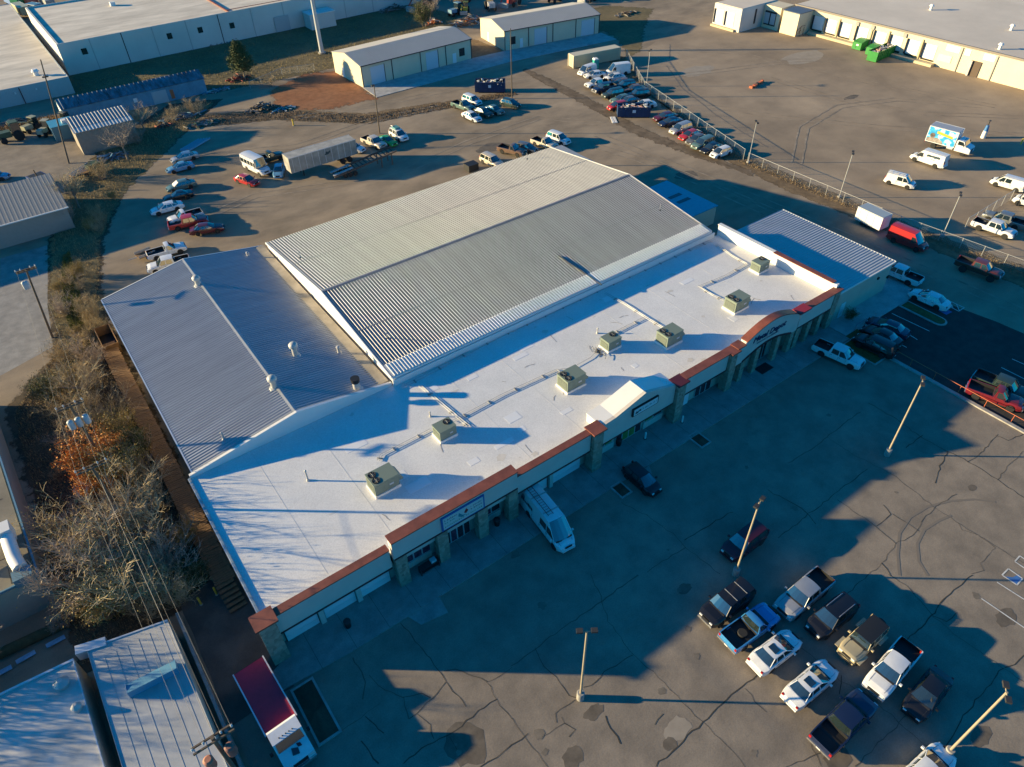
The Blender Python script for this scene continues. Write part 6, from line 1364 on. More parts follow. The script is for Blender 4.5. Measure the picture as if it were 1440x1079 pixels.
# orange pipe railing
A, B2 = Vector((73.3, 29.5, 0)), Vector((73.2, 6.5, 0)); e = empty('pipe_railing', A, 0, 'orange painted pipe railing between the two parking lots', 'railing'); d = B2-A
for z in (1.0,): MB().tube([Vector((0, 0, z)), d+Vector((0, 0, z))], .032, 6).build('rail', ORANGE, e)
for k in range(9): MB().tube([d*(k/8), d*(k/8)+Vector((0, 0, 1.0))], .032, 6).build('post', ORANGE, e)
e = empty('step_railing', (74.0, 30.6, 0), 0, 'short purple grey handrail by the turf at the shop corner', 'railing')
for y in (0, .9): MB().tube([(0, y, 0), (0, y, 1), (2.2, y, 1), (2.2, y, 0)], .03, 6).build('rail', mat('rail_plum', (.16, .12, .18), .5), e)

# dumpsters
def roll_off(a, b2, w, h, label, m, fill=True, mark=True):
    A, B2 = G(*a), G(*b2); c = (A+B2)/2; L = (B2-A).length; rz = atan2(B2.y-A.y, B2.x-A.x); n = Vector((-sin(rz), cos(rz), 0))
    e = empty('roll_off_dumpster', c+n*(w/2), rz, label, 'dumpster', 'roll-off dumpsters'); hl = L/2
    for nm, q in (('side_wall', (-hl, hl, -w/2, -w/2+.08)), ('side_wall', (-hl, hl, w/2-.08, w/2)), ('end_wall', (-hl, -hl+.08, -w/2+.08, w/2-.08)), ('end_door', (hl-.08, hl, -w/2+.08, w/2-.08))):
        MB().box(q[0], q[1], q[2], q[3], .15, h).build(nm, m, e)
    MB().box(-hl+.08, hl-.08, -w/2+.08, w/2-.08, .15, .3).build('floor', BLACK, e)
    k = 0
    while -hl+.5+k*.9 < hl-.2:
        for s in (-1, 1): MB().box(-hl+.5+k*.9-.06, -hl+.5+k*.9+.06, s*(w/2+.045)-.04, s*(w/2+.045)+.04, .2, h-.1).build('rib', m, e)
        k += 1
    for s in (-1, 1): MB().box(-hl, hl, s*(w/2+.05)-.045, s*(w/2+.05)+.045, h-.09, h+.02).build('top_rail', m, e); MB().box(-hl+.1, hl-.1, s*.5-.08, s*.5+.08, 0, .149).build('skid', BLACK, e)
    if mark: MB().box(-.3, .3, -w/2-.1, -w/2-.092, h*.5, h*.5+.55).build('label_plate', mat('label_pale', (.45, .55, .65), .5), e)
    if fill:
        f = MB(); r = random.Random(len(label))
        for k in range(70):
            x, y, s = r.uniform(-hl+.3, hl-.3), r.uniform(-w/2+.3, w/2-.3), r.uniform(.12, .5)
            T = Matrix.Translation((x, y, h-.35+r.uniform(-.2, .35))) @ Matrix.Rotation(r.uniform(0, 6), 4, 'Z') @ Matrix.Rotation(r.uniform(-.8, .8), 4, 'X')
            f.box(-s, s, -s*.5, s*.5, -.06, .06, r.randrange(4), T)
        o = f.build('rubbish', [mat('scrap_white', (.55, .54, .5), .8), mat('scrap_brown', (.2, .13, .08), .9), mat('scrap_pink', (.45, .25, .22), .8), GALVP], e); o['kind'] = 'stuff'
    return e
NAVYD = mat('dumpster_navy', (.006, .035, .10), .6, var=.25, scale=.8); GREEND = mat('dumpster_green', (.02, .22, .035), .5, var=.15)
roll_off((668, 131), (710, 131), 2.4, 2.2, 'navy dumpster heaped with white scrap in front of the concrete apron', NAVYD)
roll_off((868, 166), (914, 166), 2.4, 2.0, 'navy dumpster half filled with brown scrap at the head of the fence row', NAVYD)
roll_off((1231, 89), (1260, 76), 2.3, 2.2, 'long green dumpster heaped with rubbish at the freight docks', GREEND, mark=False)
def compactor(x, y, label):
    p = G(x, y); e = empty('waste_compactor', p, -pi/2, label, 'dumpster', 'green dock dumpsters')
    MB().extr([(-1.4, .15), (1.4, .15), (1.4, 2.1), (.2, 2.1), (-1.4, 1.7)], -1.1, 1.1, 'x').build('hopper', GREEND, e)
    MB().box(-1.15, -.2, -1.45, -1.3, .5, 1.5).build('front_plate', GREEND, e); MB().box(-.4, .4, -1.42, -1.405, 1.0, 1.35).build('label_plate', MEMB2, e); MB().box(-1.2, 1.2, -1.2, 1.2, 0, .149).build('skid', BLACK, e)
compactor(1208, 69, 'short green dumpster at the dock nearest the brown stair'); compactor(1227, 77, 'short green dumpster between another one and the long one')
# brown dock stair
p = G(1120, 50); e = empty('dock_stair', p, -.1, 'rust brown steel stair at the dock office', 'stair')
for k in range(5): MB().box(-1.2+.35*k, -.85+.35*k, -.6, .6, .25*k+.15, .25*k+.2).build('tread', RUST, e)
for s in (-1, 1): MB().tube([(-1.2, s*.6, 1.1), (.6, s*.6, 2.2), (1.6, s*.6, 2.2)], .05, 5).build('handrail', RUST, e)
for x in (-1.0, .2, 1.4):
    for s in (-1, 1): MB().tube([(x, s*.6, 0), (x, s*.6, 1.9)], .05, 5).build('post', RUST, e)
# orange equipment on the yard floor
p = G(1064, 120); e = empty('orange_frames', p, .2, 'orange steel frames lying in the middle of the freight yard', 'steel frame')
r = random.Random(6)
for k in range(7): x = -2.2+.75*k; MB().box(x-.3, x+.3, -.4+r.uniform(-.2, .2), .3+r.uniform(-.2, .2), 0, .3+.25*r.random()).build('frame', ORANGE if k != 3 else DTRIM, e)
# blue and white inflatable-like signal post
p = G(1382, 194); e = empty('pipe_stand', p, 0, 'slender white and blue tapered stand in the freight yard', 'stand')
MB().lathe([(.42, 0), (.38, 1.3)], 12).build('base', MEMB2, e, smooth=60); MB().lathe([(.37, 1.302), (.25, 2.3)], 12).build('band', mat('stand_blue', (.04, .16, .38), .5), e, smooth=60); MB().lathe([(.1, 2.3), (.09, 3.1), (.25, 3.12), (.2, 3.2)], 10).build('cap', DTRIM, e)
p = G(1435, 204); e = empty('bollard', p, 0, 'short yellow bollard in the far freight yard', 'bollard'); MB().lathe([(.12, 0), (.12, 1.1), (.05, 1.18)], 10).build('post', YELLOW, e); MB().lathe([(.2, 0), (.18, .06)], 10).build('base', KERB, e)
# shipping container + portable toilet
A, B2 = G(806, 97), G(872, 84); c = (A+B2)/2; L = 12.4; rz = atan2(B2.y-A.y, B2.x-A.x); e = empty('shipping_container', c+Vector((-sin(rz), cos(rz), 0))*1.22, rz, 'long cream shipping container behind the portable toilet', 'container')
CTM = mat('container_cream', (.50, .45, .32), .6, var=.1, scale=.5); MB().box(-L/2, L/2, -1.15, 1.15, .1, 2.6).build('body', CTM, e); MB().box(-L/2-.04, L/2+.04, -1.22, 1.22, 2.602, 2.72).build('roof', mat('container_top', (.58, .52, .38), .6), e)
rbm = MB().box(-.07, .07, -.04, .04, .2, 2.5).mesh('corrugation', CTM)
for k in range(40):
    for s in (-1, 1): link(rbm, 'corrugation', e, (-L/2+.3+k*(L-.6)/39, s*1.19, 0))
for x in (-L/2-.03, L/2+.03):
    for y in (-1.15, 1.15): MB().box(x-.08, x+.08, y-.08, y+.08, 0, 2.6).build('corner_post', CTM, e)
for y in (-.35, .35): MB().tube([(-L/2-.06, y, .3), (-L/2-.06, y, 2.4)], .03, 5).build('lock_rod', GALVP, e)
p = G(837, 97); e = empty('portable_toilet', p, -.3, 'teal portable toilet with white roof before the container', 'toilet'); MB().box(-.58, .58, -.58, .58, .1, 2.05).build('cabin', mat('toilet_teal', (.02, .35, .28), .5), e)
MB().extr([(-.62, 2.05), (.62, 2.05), (.4, 2.3), (-.4, 2.3)], -.6, .6, 'y').build('roof', MEMB2, e); MB().box(-.4, .4, -.6, -.582, .2, 1.95).build('door', mat('toilet_door', (.03, .42, .34), .5), e); MB().box(-.65, .65, -.65, .65, 0, .099).build('base', BLACK, e)
# pale planks leaning by the dumpster, steel beams by the silver sedan
p = G(863, 169); e = empty('board_stack', p, 1.0, 'two pale boards lying on the ground at the dumpster corner', 'boards')
for k in range(2): MB().box(-1.5, 1.5, -.5+.55*k, -.05+.55*k, 0, .09).build('board', MEMB2, e)
A, B2 = G(255, 216), G(291, 195); c = (A+B2)/2; L = (B2-A).length; e = empty('steel_beams', c, atan2(B2.y-A.y, B2.x-A.x), 'bundle of long pale blue steel beams on the ground behind the silver sedan', 'beams')
for k in range(5): MB().box(-L/2+.2*k, L/2-.3*k, -.9+.42*k, -.75+.42*k, .05, .35).build('beam', mat('beam_blue', (.20, .36, .46), .5), e)
# small items in front of the shops
def can(x, y, label):
    p = G(x, y, .13); e = empty('litter_bin', p, 0, label, 'bin'); MB().lathe([(.24, 0), (.3, .75)], 12).build('drum', BLACK, e, smooth=40); MB().lathe([(.32, .75), (.3, .85), (.12, .92)], 12).build('lid', DTRIM, e, smooth=40)
can(870, 626, 'black litter bin at the green windowed shop door'); can(699, 738, 'black litter bin at the right window of the blue signed shop'); can(490, 881, 'dark small bin standing on the pavement before the garage doors')
for i, (x, y, lab) in enumerate(((907, 617, 'pale bollard on the pavement in front of the gabled shop'), (959, 594, 'pale bollard on the pavement by the stone pillar right of the gable'))):
    p = G(x, y, .13); e = empty('bollard', p, 0, lab, 'bollard', 'pale bollards'); MB().lathe([(.1, 0), (.1, .9), (.04, .98)], 10).build('post', MEMB2, e, smooth=40); MB().lathe([(.17, 0), (.15, .05)], 10).build('base', DTRIM, e)
p = G(604, 800, .13); e = empty('display_rack', p, 0, 'low display rack of odds and ends outside the left poster window', 'rack')
for x in (-.9, .9): MB().box(x-.03, x+.03, -.3, .3, 0, .8).build('end_frame', DTRIM, e)
for z in (.3, .75): MB().box(-.9, .9, -.3, .3, z, z+.04).build('shelf', DTRIM, e)
MB().box(.2, .7, -.2, .2, .8, 1.1).build('goods', mat('goods_pale', (.40, .48, .50), .6), e)

# ================================================================== JUNK IN THE YARDS
def junk(x, y, rx, ry, h, n, seed, label, cols, smin=.25, smax=.9):
    p = G(x, y); e = empty('scrap_pile', p, 0, label, 'scrap pile'); r = random.Random(seed)
    ms = [mat('junk_%d_%d' % (seed, i), c_, .8, var=.3) for i, c_ in enumerate(cols)]
    for i in range(len(cols)):
        b = MB()
        for k in range(n//len(cols)):
            t = r.random()**.6; a = r.uniform(0, 2*pi); s = r.uniform(smin, smax); x_, y_ = t*rx*cos(a), t*ry*sin(a)
            T = Matrix.Translation((x_, y_, max(.08, h*(1-t)*r.uniform(.3, 1)))) @ Matrix.Rotation(r.uniform(0, 6), 4, 'Z') @ Matrix.Rotation(r.uniform(-.7, .7), 4, 'X')
            if r.random() < .5: b.box(-s, s, -s*.25, s*.25, -s*.12, s*.12, 0, T)
            else: b.tube([T @ Vector((-s*1.4, 0, 0)), T @ Vector((0, .1, .15*s)), T @ Vector((s*1.4, 0, 0))], .05+.05*s, 5)
        o = b.build('scrap', ms[i], e)
        o['kind'] = 'stuff'
BR = (.12, .09, .065); GY = (.22, .21, .2); WH = (.5, .48, .44); BL = (.06, .18, .28); RD = (.3, .06, .04); OR = (.55, .16, .05); GN = (.08, .14, .08)
junk(368, 154, 3.2, 1.8, 1.6, 90, 31, 'heap of brown brush and scrap on the pale back yard', (BR, BR, GY)); junk(400, 154, 2.2, 1.0, .4, 40, 32, 'low spread of pale and green scrap beside the brush heap', (WH, GN, BL))
junk(335, 112, 2.6, 1.4, 1.3, 50, 33, 'rust brown scrap stacked at the foot of the pine', (RD, BR)); junk(305, 128, 3.0, 1.0, .5, 40, 34, 'pale panels lying beside the end of the blue shed', (WH, GY, BL))
junk(255, 165, 4.5, 1.5, .8, 90, 35, 'line of scrap and dead wood along the dirt strip', (BR, GY, BL)); junk(285, 175, 3.5, 1.3, .7, 70, 36, 'brush and green scrap on the strip nearest the back yard', (BR, GN, GY))
junk(232, 178, 1.6, .8, .7, 30, 37, 'reddish scrap in the weeds under the bare tree', (RD, BR)); junk(155, 222, 3.2, 1.2, 1.0, 70, 38, 'dark scrap piled along the front of the striped shed', (BR, GY, BL))
junk(22, 172, 3.0, 1.2, .8, 40, 39, 'scrap metal in the left storage yard beside the tractors', (BR, GY)); junk(660, 32, 5.5, 3, 2.2, 110, 40, 'heap of grey brown scrap behind the two cream sheds', (BR, GY, WH, OR)); junk(610, 33, 2.5, 1.6, 1.5, 40, 41, 'orange and white scrap behind the cream shed', (OR, WH)); junk(555, 14, 5, 2, 1.6, 60, 44, 'dark scrap at the end of the long white warehouse', (BR, GY))
junk(300, 62, 6, 1.2, .8, 80, 42, 'blue pipes and scrap along the white warehouse wall', (BL, (.12, .22, .25), GY)); junk(880, 20, 4, 1.4, .7, 30, 43, 'weedy scrap at the end of the fence', (BR, GY))
for i, (x, y, w, h, cc, lab) in enumerate(((278, 60, 1.6, 2.2, BL, 'blue steel box against the white warehouse wall'), (663, 239, 1.0, 1.1, (.012, .012, .014), 'black bin box beside the warehouse back eave'))):
    p = G(x, y); e = empty('steel_box', p, 0, lab, 'box'); m_ = mat('boxm%d' % i, cc, .6); MB().box(-w, w, -.8, .8, .1, h).build('body', m_, e); MB().box(-w-.05, w+.05, -.85, .85, h+.002, h+.1).build('lid', m_, e); MB().box(-w, w, -.7, .7, 0, .098).build('skid', BLACK, e)
# tractors / machines in the left storage yard and beyond
def machine(x, y, rz, cc, label, boom=False, s=1.0):
    p = G(x, y); e = empty('yard_machine', p, rz, label, 'machine', 'yard machines'); m_ = mat('mach_%d_%d_%d' % tuple(int(v*100) for v in cc), cc, .6, var=.2)
    MB().box(-1.6*s, .2*s, -.6*s, .6*s, .7*s, 1.5*s).build('hood', m_, e); b = MB()
    b.extr([(.25*s, .7*s), (1.6*s, .7*s), (1.5*s, 2.5*s), (.5*s, 2.5*s)], -.65*s, .65*s, 'y'); b.build('cab', GLASS, e); MB().box(.4*s, 1.6*s, -.72*s, .72*s, 2.502*s, 2.62*s).build('roof', m_, e)
    wheels(e, [-1.1*s], 1.7*s, .45*s); wheels(e, [1.0*s], 1.9*s, .7*s, True)
    if boom: MB().tube([(.8*s, .9*s, 1.4*s), (-2*s, .9*s, 2.4*s), (-3.4*s, .9*s, 1.2*s)], .14*s, 6).build('boom', m_, e); MB().box(-3.9*s, -3.3*s, -.8*s, 1.2*s, .4*s, 1.2*s).build('bucket', GALVP, e)
machine(46, 185, .5, (.30, .30, .20), 'khaki tractor with open cab in the left storage yard', True); machine(66, 190, .8, (.35, .33, .24), 'pale tractor parked beside the tall wooden pole', False)
machine(18, 198, .1, (.05, .09, .05), 'dark green army style truck at the left storage yard', False, 1.3); machine(90, 178, .4, (.12, .12, .11), 'dark machine at the end wall of the blue shed')
machine(598, 14, .3, (.35, .05, .04), 'red machine in the far equipment yard', True, 1.5); machine(650, 4, .2, (.35, .05, .04), 'red machine at the top of the far equipment yard', False, 1.5); machine(690, 14, 1.2, (.50, .48, .45), 'white tanker machine in the far equipment yard', False, 1.4); machine(722, 8, .4, (.45, .06, .04), 'red boom machine behind the second cream shed', True, 1.4)
machine(640, 22, .2, (.12, .25, .35), 'pale blue machine beside the scrap behind the sheds', False, 1.2); machine(655, 18, .9, (.55, .42, .06), 'yellow machine beside the scrap behind the sheds', True, 1.0)
machine(780, 3, .3, (.35, .05, .05), 'dark red machine beyond the second cream shed', False, 1.3); machine(830, 2, .3, (.4, .1, .05), 'rust red machine beyond the end of the fence', True, 1.2)
# bright box trailers at the top left corner
for i, (a, b2, cc, lab) in enumerate((((14, 6), (26, 12), (.05, .15, .40), 'blue box trailer at the far top left'), ((24, 14), (36, 9), (.03, .30, .12), 'green box trailer at the far top left'), ((36, 8), (52, 11), (.50, .16, .12), 'salmon red box trailer at the far top left'), ((46, 20), (60, 22), (.04, .16, .24), 'teal box trailer at the far top left'), ((62, 4), (76, 16), (.28, .30, .30), 'grey flat box trailer behind the long white warehouse'), ((28, 19), (40, 26), (.30, .30, .18), 'khaki box trailer between the two far left warehouses'))):
    box_trailer(a, b2, 2.4, 2.9, .9, lab, mat('tr%d' % i, cc, .5), mat('trr%d' % i, tuple(min(.7, v*1.2+.05) for v in cc), .5), lambda h: [-h+1.0])
p = G(123, 246); e = empty('junk_trailer', p, .25, 'green tarped trailer loaded with scrap by the bare tree', 'trailer')
MB().box(-2.6, 2.6, -.9, .9, .6, .75).build('bed', PLANK, e); MB().box(.4, 2.5, -.85, .85, .752, 1.6).build('tarp_load', mat('tarp_green', (.02, .06, .035), .7, var=.4), e)
for k in range(4): MB().tube([(-2.6, -.6+.35*k, .9), (1.0, -.5+.35*k, 1.1+.2*k)], .07, 5).build('pipe', GALVP, e)
wheels(e, [-.4, .6], 2.0, .36)
p = G(61, 262); e = empty('open_skip', p, .3, 'dark blue skip in the left yard beside a leaning post', 'dumpster')
b = MB(); b.extr([(-2, .1), (1.6, .1), (2.0, 1.7), (-2.0, 1.7)], -1.3, 1.3, 'x'); b.build('body', mat('skip_blue', (.015, .05, .18), .6, var=.3), e); MB().box(-1.1, 1.1, -1.8, 1.8, 1.702, 1.75).build('load', BLACK, e); MB().box(-1.2, 1.2, -1.5, 1.2, 0, .098).build('skid', BLACK, e)
p = G(63, 268); tag(MB().tube([(0, 0, 0), (-.2, .3, 3.6)], .12, 8, 0, .1).build('leaning_post', POLEW, None, p), 'short leaning wooden post beside the dark blue skip', 'post')
p = G(413, 177); e = empty('bollard', p, 0, 'lone yellow bollard in the pale back yard', 'bollard'); MB().lathe([(.14, 0), (.14, 1.2), (.05, 1.3)], 10).build('post', YELLOW, e); MB().lathe([(.22, 0), (.2, .06)], 10).build('base', KERB, e)
p = G(876, 22)

# ================================================================== TREES AND SHRUBS
def twig(b, p, d, L, r, r2, rg, seg=3, bend=.35, n=3):
    pts = [p.copy()]; q = p.copy(); dd = d.normalized()
    for k in range(seg):
        dd = (dd+Vector((rg.uniform(-bend, bend), rg.uniform(-bend, bend), rg.uniform(-bend*.4, bend*.6)))).normalized(); q = q+dd*(L/seg); pts.append(q.copy())
    b.tube(pts, r, n, 0, r2, caps=False); return pts, dd
def bare_plant(seed, h, spread, stems, trunk=False, kids=(7, 6), thin=.012):
    rg = random.Random(seed); st = MB(); cr = MB(); tips = []
    bases = []
    if trunk:
        pts, dd = twig(st, Vector((0, 0, 0)), Vector((0, 0, 1)), h*.4, h*.028, h*.018, rg, 3, .12, 7)
        for k in range(stems):
            a = 2*pi*k/stems+rg.uniform(-.4, .4); bases.append((pts[-1]-Vector((0, 0, h*.1*rg.random())), Vector((cos(a)*spread, sin(a)*spread, rg.uniform(.5, 1.3))), h*.45, h*.013))
    else:
        for k in range(stems):
            a = rg.uniform(0, 2*pi); t = sqrt(rg.random())*spread*.35; bases.append((Vector((cos(a)*t, sin(a)*t, 0)), Vector((cos(a)*spread*.45, sin(a)*spread*.45, rg.uniform(.8, 1.4))), h*rg.uniform(.55, .85), h*.010))
    for p, d, L, r in bases:
        pts, dd = twig(st, p, d, L, r, r*.45, rg, 4, .25, 5)
        for k in range(kids[0]):
            q = pts[rg.randrange(1, len(pts))]; a = rg.uniform(0, 2*pi)
            d2 = (dd+Vector((cos(a), sin(a), rg.uniform(-.1, .8)))*.9)
            p2, dd2 = twig(cr, q, d2, L*rg.uniform(.35, .6), r*.42, thin*.8, rg, 3, .35, 3)
            for j in range(kids[1]):
                q2 = p2[rg.randrange(1, len(p2))]; a = rg.uniform(0, 2*pi)
                d3 = dd2+Vector((cos(a), sin(a), rg.uniform(-.2, .9)))
                p3, _ = twig(cr, q2, d3, L*rg.uniform(.14, .34), thin, thin*.5, rg, 2, .4, 3); tips += p3[1:]
    return st, cr, tips
def leaf_mesh(tips, per, size, seed, jitter=.25):
    rg = random.Random(seed); b = MB()
    for t in tips:
        for k in range(per):
            p = t+Vector((rg.gauss(0, jitter), rg.gauss(0, jitter), rg.gauss(0, jitter*.8)))
            if p.z < .05: continue
            u = Vector((rg.gauss(0, 1), rg.gauss(0, 1), rg.gauss(0, .6))).normalized(); v = u.orthogonal().normalized(); w = u.cross(v); s = size*rg.uniform(.6, 1.3)
            b.add([p-v*s, p+w*s*.55, p+v*s, p-w*s*.55], [(0, 1, 2, 3)])
    return b
PL = {}
def plant_proto(key, seed, h, spread, stems, trunk, kids, leaf=None, per=0, size=.07, thin=.013, stemm=BARK, twigm=TWIG):
    st, cr, tips = bare_plant(seed, h, spread, stems, trunk, kids, thin)
    ms = [st.mesh('stems', stemm, fix=False), cr.mesh('twigs', twigm, fix=False), None]
    if leaf: ms[2] = leaf_mesh(tips, per, size, seed+1).mesh('leaves', leaf, fix=False)
    PL[key] = ms
plant_proto('shrubA', 1, 4.0, 1.3, 16, False, (8, 7), None, thin=.014); plant_proto('shrubB', 2, 4.4, 1.2, 15, False, (8, 7), LEAFY, 1, .055, twigm=TWIG2); plant_proto('shrubC', 3, 3.2, 1.5, 14, False, (8, 7), None, twigm=TWIG2, thin=.014)
plant_proto('treeA', 4, 7.0, 1.0, 9, True, (10, 9), None, thin=.014); plant_proto('treeB', 5, 6.6, 1.05, 9, True, (10, 9), None, thin=.014, twigm=TWIG2)
plant_proto('autumn', 6, 6.2, 1.0, 8, True, (8, 6), LEAFO, 6, .12); plant_proto('yellow', 7, 4.6, 1.1, 13, False, (7, 6), LEAFY, 6, .085); plant_proto('green', 8, 4.2, 1.0, 13, False, (7, 6), LEAFG, 6, .09)
def plant(key, x, y, s, label, cat, name, seed=0, grp=None):
    rg = random.Random(seed); e = empty(name, (x, y, 0), rg.uniform(0, 6.28), label, cat, grp); e.scale = (s*rg.uniform(.9, 1.1), s*rg.uniform(.9, 1.1), s*rg.uniform(.9, 1.08))
    a, b2, c = PL[key]; link(a, 'trunk' if key.startswith(('tree', 'autumn')) else 'stems', e); link(b2, 'crown' if c is None else 'twigs', e)
    if c: link(c, 'leaves', e)
    return e
PT = [  # key, world x, y, scale, label
 ('shrubB', -9.6, 54.3, .95, 'tan bare shrub leaning on the tan building corner'), ('treeA', -8.4, 52.0, 1.15, 'grey brown bare tree below the tan one at the wall'), ('shrubC', -6.2, 50.0, 1.2, 'bare shrub at the foot of the one crossarm pole'),
 ('treeB', -4.0, 50.6, 1.1, 'grey bare tree between the crossarm pole and the plank walkway'), ('shrubC', -3.4, 55.5, .8, 'bare shrub pressed against the plank walkway below the white roof corner'), ('treeB', -5.0, 54.6, 1.1, 'tall bare tree under the overhead wires'), ('shrubB', -7.4, 47.4, 1.25, 'yellow tinged shrub above the narrow workshop'), ('shrubA', -5.0, 46.2, .95, 'bare shrub above the alley end'),
 ('yellow', -9.3, 46.2, .8, 'low yellow leaved shrub beside the mossy pipe'), ('shrubA', -3.6, 47.8, .75, 'thin bare shrub near the yellow bollards'), ('green', -2.4, 45.3, .6, 'small green shrub at the plank steps'), ('yellow', -1.9, 49.8, .55, 'small yellow green shrub by the walkway'),
 ('autumn', -6.0, 63.0, .92, 'orange leaved tree just below the three transformer pole'), ('autumn', -6.6, 59.3, .72, 'smaller orange leaved tree by the one crossarm pole'), ('yellow', -3.8, 60.2, 1.0, 'olive green shrub right of the orange trees'), ('green', -2.6, 63.4, .8, 'dark green shrub beside the plank walkway'), ('shrubC', -3.2, 58.0, .8, 'brown bare shrub right of the olive shrub'), ('shrubA', -2.6, 61.6, .55, 'bare shrub touching the middle of the walkway'),
 ('treeB', -6.0, 68.6, .85, 'bare tree left of the walkway past the transformers'), ('shrubC', -3.3, 71.0, 1.2, 'wide brown bare shrub beside the annex'), ('treeB', -4.6, 75.2, .9, 'tall grey bare tree beside the annex'), ('yellow', -2.7, 67.2, .9, 'yellow green shrub beside the walkway at the annex'), ('shrubB', -6.3, 73.0, 1.0, 'tan yellow shrub left of the tall grey one'), ('shrubC', -4.0, 79.4, 1.15, 'brown bare shrub beside the far part of the annex'), ('shrubA', -2.4, 82.0, .95, 'bare shrub by the dark timber bin'), ('yellow', -6.4, 79.2, .75, 'yellow green weeds bush at the corner of the concrete yard'), ('green', -8.4, 78.5, .8, 'dark green bush behind the tan building'), ('shrubC', -5.2, 85.5, .85, 'brown brush at the foot of the yard corner pole'), ('shrubC', -2.6, 88.5, .7, 'low brown brush behind the timber bin'),
 ('shrubA', -3.2, 96, .7, 'thin bare shrub beside the concrete yard'), ('shrubC', -1.4, 103, .7, 'low bare shrub on the strip beside the concrete yard wall'), ('treeB', 4.7, 126.5, .95, 'bare tree at the corner of the grey roofed store'), ('shrubA', 2.5, 122, .8, 'bare shrub under the tree at the grey roofed store'), ('treeA', 15.9, 141.0, .95, 'bare tree in front of the striped shed'), ('shrubA', 19.5, 147, .9, 'bare shrub right of the striped shed'), ('treeB', 22.0, 152.5, .8, 'small bare tree between striped shed and blue shed'), ('shrubC', 27.5, 153.5, .9, 'tan dead brush below the blue shed door'), ('shrubC', 33, 155, .9, 'tan dead brush towards the end of the blue shed'), ('shrubB', 10.5, 135, .8, 'tan brush by the green tarped trailer'), ('shrubC', 51, 161, .7, 'dry brush by the red clay'),
 ('treeA', 104, 180, .9, 'bare tree beyond the cream shed'), ('green', 100.5, 177.5, 1.2, 'dark green bush beyond the cream shed ridge'), ('treeB', 115, 184, .8, 'bare tree behind the scrap of the cream sheds'), ('treeB', 130, 176, .8, 'bare tree behind the second cream shed'),
 ('shrubA', -9.6, 58.5, .45, 'bare shrub in the shade of the tan building'), ('shrubC', -9.8, 66, .45, 'dark bare shrub in the shade behind the tan building wall'), ('shrubA', -8.2, 70, .6, 'grey shrub in the shade left of the transformers pole'), ('shrubB', -4.6, 43.9, .7, 'low tan shrub at the top of the alley'), ('shrubC', -7.0, 44.4, .8, 'reddish bare brush right above the narrow workshop roof'), ('treeA', -10.3, 49.0, 1.1, 'bare tree at the front corner of the tan building'), ('shrubA', -12.4, 47.6, .5, 'thin grey shrub in front of the tan building wall')]
for i, (k, x, y, s, lab) in enumerate(PT):
    if x < 1: s *= {'shrubA': 1.3, 'shrubB': 1.35, 'shrubC': 1.2, 'autumn': 1.05, 'yellow': 1.0, 'green': 1.0}.get(k, 1.0) if y < 64 else .95
    tr = k.startswith(('tree', 'autumn')); plant(k, x, y, s, lab, 'tree' if tr else 'shrub', 'bare_tree' if k.startswith('tree') else ('autumn_tree' if k == 'autumn' else 'shrub'), i, 'trees of the strip' if tr else 'shrubs of the strip')
rg = random.Random(61)
for i in range(30):
    t = rg.random(); y = 62+t*66; xc = -3.9 if y < 88 else (-1.8+(y-88)*.0 if y < 104 else -1.0+(y-104)*.42); k = rg.choice(('shrubC', 'shrubC', 'shrubB', 'yellow'))
    plant(k, xc+rg.uniform(-1.9, 1.9), y, rg.uniform(.3, .55), 'low %s clump %s' % ({'shrubC': 'bare tan brush', 'shrubB': 'yellow flecked brush', 'yellow': 'leafy yellow green brush'}[k], 'in the strip beside the shop end of the annex' if y < 75 else ('in the strip beside the far half of the annex' if y < 88 else ('in the weeds between concrete yard and back yard' if y < 107 else 'in the weeds beside the grey roofed store'))), 'brush', 'brush_clump', 400+i, 'dry brush clumps in the strip')
# bare trees on the plot left of the workshops (their long shade streaks the roofs)
for i, (x, y, sc_, lab) in enumerate(((-19.5, 47.2, 1.15, 'bare tree rising at the left edge between the tan building and the workshop'), (-23, 46.4, 1.2, 'bare tree behind the workshop, next beyond the one at the left edge'), (-26.5, 47.6, 1.25, 'bare tree behind the workshop, third beyond the mossy pipe'), (-30, 46.6, 1.25, 'bare tree behind the workshop, fourth beyond the mossy pipe'), (-34, 47.5, 1.3, 'bare tree behind the workshop, farthest along the tan wall'))):
    plant(('treeA', 'treeB')[i % 2], x, y, sc_, lab, 'tree', 'bare_tree', 200+i, 'trees of the strip')
# pine
p = G(345, 113); e = empty('pine_tree', p, 0, 'dark green pine standing at the edge of the dry field', 'tree'); MB().tube([(0, 0, 0), (.1, 0, 3), (0, .1, 7.6)], .18, 8, 0, .05).build('trunk', BARK, e)
rg = random.Random(12); b = MB(); bl = MB()
for k in range(70):
    z = 1.9+6.1*(k/70); R = 2.5*(1-(k/70)**1.3)+.35; a = k*2.4; d = Vector((cos(a), sin(a), .25)); q = Vector((0, 0, z))
    pts, dd = twig(bl, q, d, R, .035, .012, rg, 3, .15, 4)
    for pp in pts[1:]:
        for j in range(26):
            c_ = pp+Vector((rg.gauss(0, .28), rg.gauss(0, .28), rg.gauss(0, .2))); u = Vector((rg.gauss(0, 1), rg.gauss(0, 1), rg.gauss(.4, .6))).normalized(); v = u.orthogonal().normalized()*.06
            b.add([c_-v, c_+v, c_+u*.42+v*.5, c_+u*.42-v*.5], [(0, 1, 2, 3)])
b.build('crown', LEAFG, e, fix=False); bl.build('branches', BARK, e, fix=False)
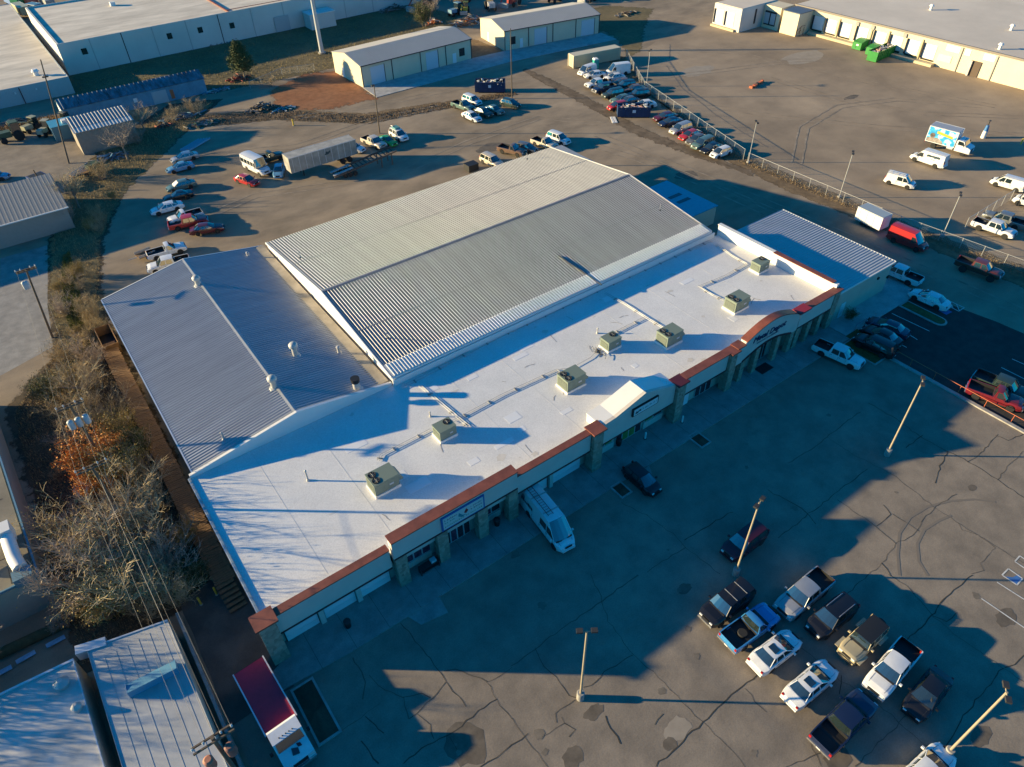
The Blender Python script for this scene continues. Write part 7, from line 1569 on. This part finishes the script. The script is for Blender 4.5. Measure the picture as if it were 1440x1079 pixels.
# shop corner shrub
p = G(1180, 447); e = plant('green', p.x+.6, p.y-1.0, .38, 'narrow dark shrub at the last stone pillar', 'shrub', 'shrub', 99)
p = G(1440, 590); plant('yellow', p.x+1.2, p.y, .4, 'yellow shrub at the end of the orange railing', 'shrub', 'shrub', 98)

# leaf litter, weeds and grass: uncountable
def scatter(name, poly, n, size, m, seed, label, h=.25, flat=False):
    rg = random.Random(seed); xs = [p[0] for p in poly]; ys = [p[1] for p in poly]; b = MB(); c = 0
    def ins(x, y):
        r_ = False; j = len(poly)-1
        for i in range(len(poly)):
            if (poly[i][1] > y) != (poly[j][1] > y) and x < (poly[j][0]-poly[i][0])*(y-poly[i][1])/(poly[j][1]-poly[i][1])+poly[i][0]: r_ = not r_
            j = i
        return r_
    while c < n:
        x, y = rg.uniform(min(xs), max(xs)), rg.uniform(min(ys), max(ys))
        if not ins(x, y): continue
        c += 1; a = rg.uniform(0, 6.28); s = size*rg.uniform(.5, 1.4); hh = h*rg.uniform(.3, 1.2)
        if flat: b.add([(x-cos(a)*s, y-sin(a)*s, .03+rg.random()*.05), (x+sin(a)*s*.6, y-cos(a)*s*.6, .03), (x+cos(a)*s, y+sin(a)*s, .05+rg.random()*.05), (x-sin(a)*s*.6, y+cos(a)*s*.6, .06)], [(0, 1, 2, 3)])
        else:
            dx, dy = rg.uniform(-.3, .3)*hh, rg.uniform(-.3, .3)*hh
            b.add([(x-cos(a)*s, y-sin(a)*s, .0), (x+cos(a)*s, y+sin(a)*s, .0), (x+dx, y+dy, hh)], [(0, 1, 2)])
    o = b.build(name, m, None, fix=False); tag(o, label, 'weeds', kind='stuff')
STRIP = [(-12.3, 43), (0.0, 45), (-1.5, 60), (-1.5, 86), (2, 101), (5.5, 115), (12, 129), (24, 143), (38, 160), (30, 162), (14, 149), (5, 136), (-1, 118), (-4, 100), (-6, 88), (-12, 79)]
STRIP_N = [(-12.3, 43), (0.0, 45), (-1.5, 60), (-1.5, 86), (-6, 88), (-12, 79)]
scatter('leaf_litter', STRIP_N, 15000, .09, mat('litter', (.17, .115, .06), .95, var=.6, scale=2), 51, 'brown leaf litter covering the tree strip', flat=True)
scatter('dry_weeds', STRIP, 20000, .035, WEED, 52, 'dry weeds standing in the tree strip', .45)
scatter('green_weeds', [(-6, 83), (-4.0, 86), (-3.0, 100), (-.6, 112), (.6, 113), (-.8, 99), (-2, 86)], 5000, .05, mat('weed_olive', (.13, .14, .03), .95, var=.4), 53, 'olive weeds along the concrete yard edge', .4)
scatter('dry_weeds', [(120, 131), (124, 125), (112.6, 107), (102.6, 72), (102.6, 42), (104.4, 24), (101.4, 24), (100.8, 42), (100.2, 72), (108, 95), (115, 112)], 6000, .04, mat('weed_fence', (.23, .165, .09), .95, var=.4), 54, 'dry weeds along the foot of the chain link fence', .26)
scatter('dry_weeds', [(30, 148), (44, 142), (58, 128), (90, 122), (90, 124), (60, 132), (48, 145), (34, 153)], 4000, .07, mat('weed_brown', (.15, .10, .06), .95, var=.4), 55, 'brown weeds along the low bank in the back yard', .3)
scatter('dry_weeds', [(16, 168), (39, 165), (60, 163), (100, 163), (112, 180), (112, 198), (16, 196)], 9000, .08, mat('weed_gold', (.25, .19, .08), .95, var=.4), 56, 'golden dry grass of the field below the white warehouse', .3)
scatter('dry_weeds', [(-25, 168), (10, 168), (10, 173), (-25, 173)], 4000, .08, mat('weed_rust', (.24, .15, .07), .95, var=.4), 57, 'rusty dry weeds along the storage yard', .6)
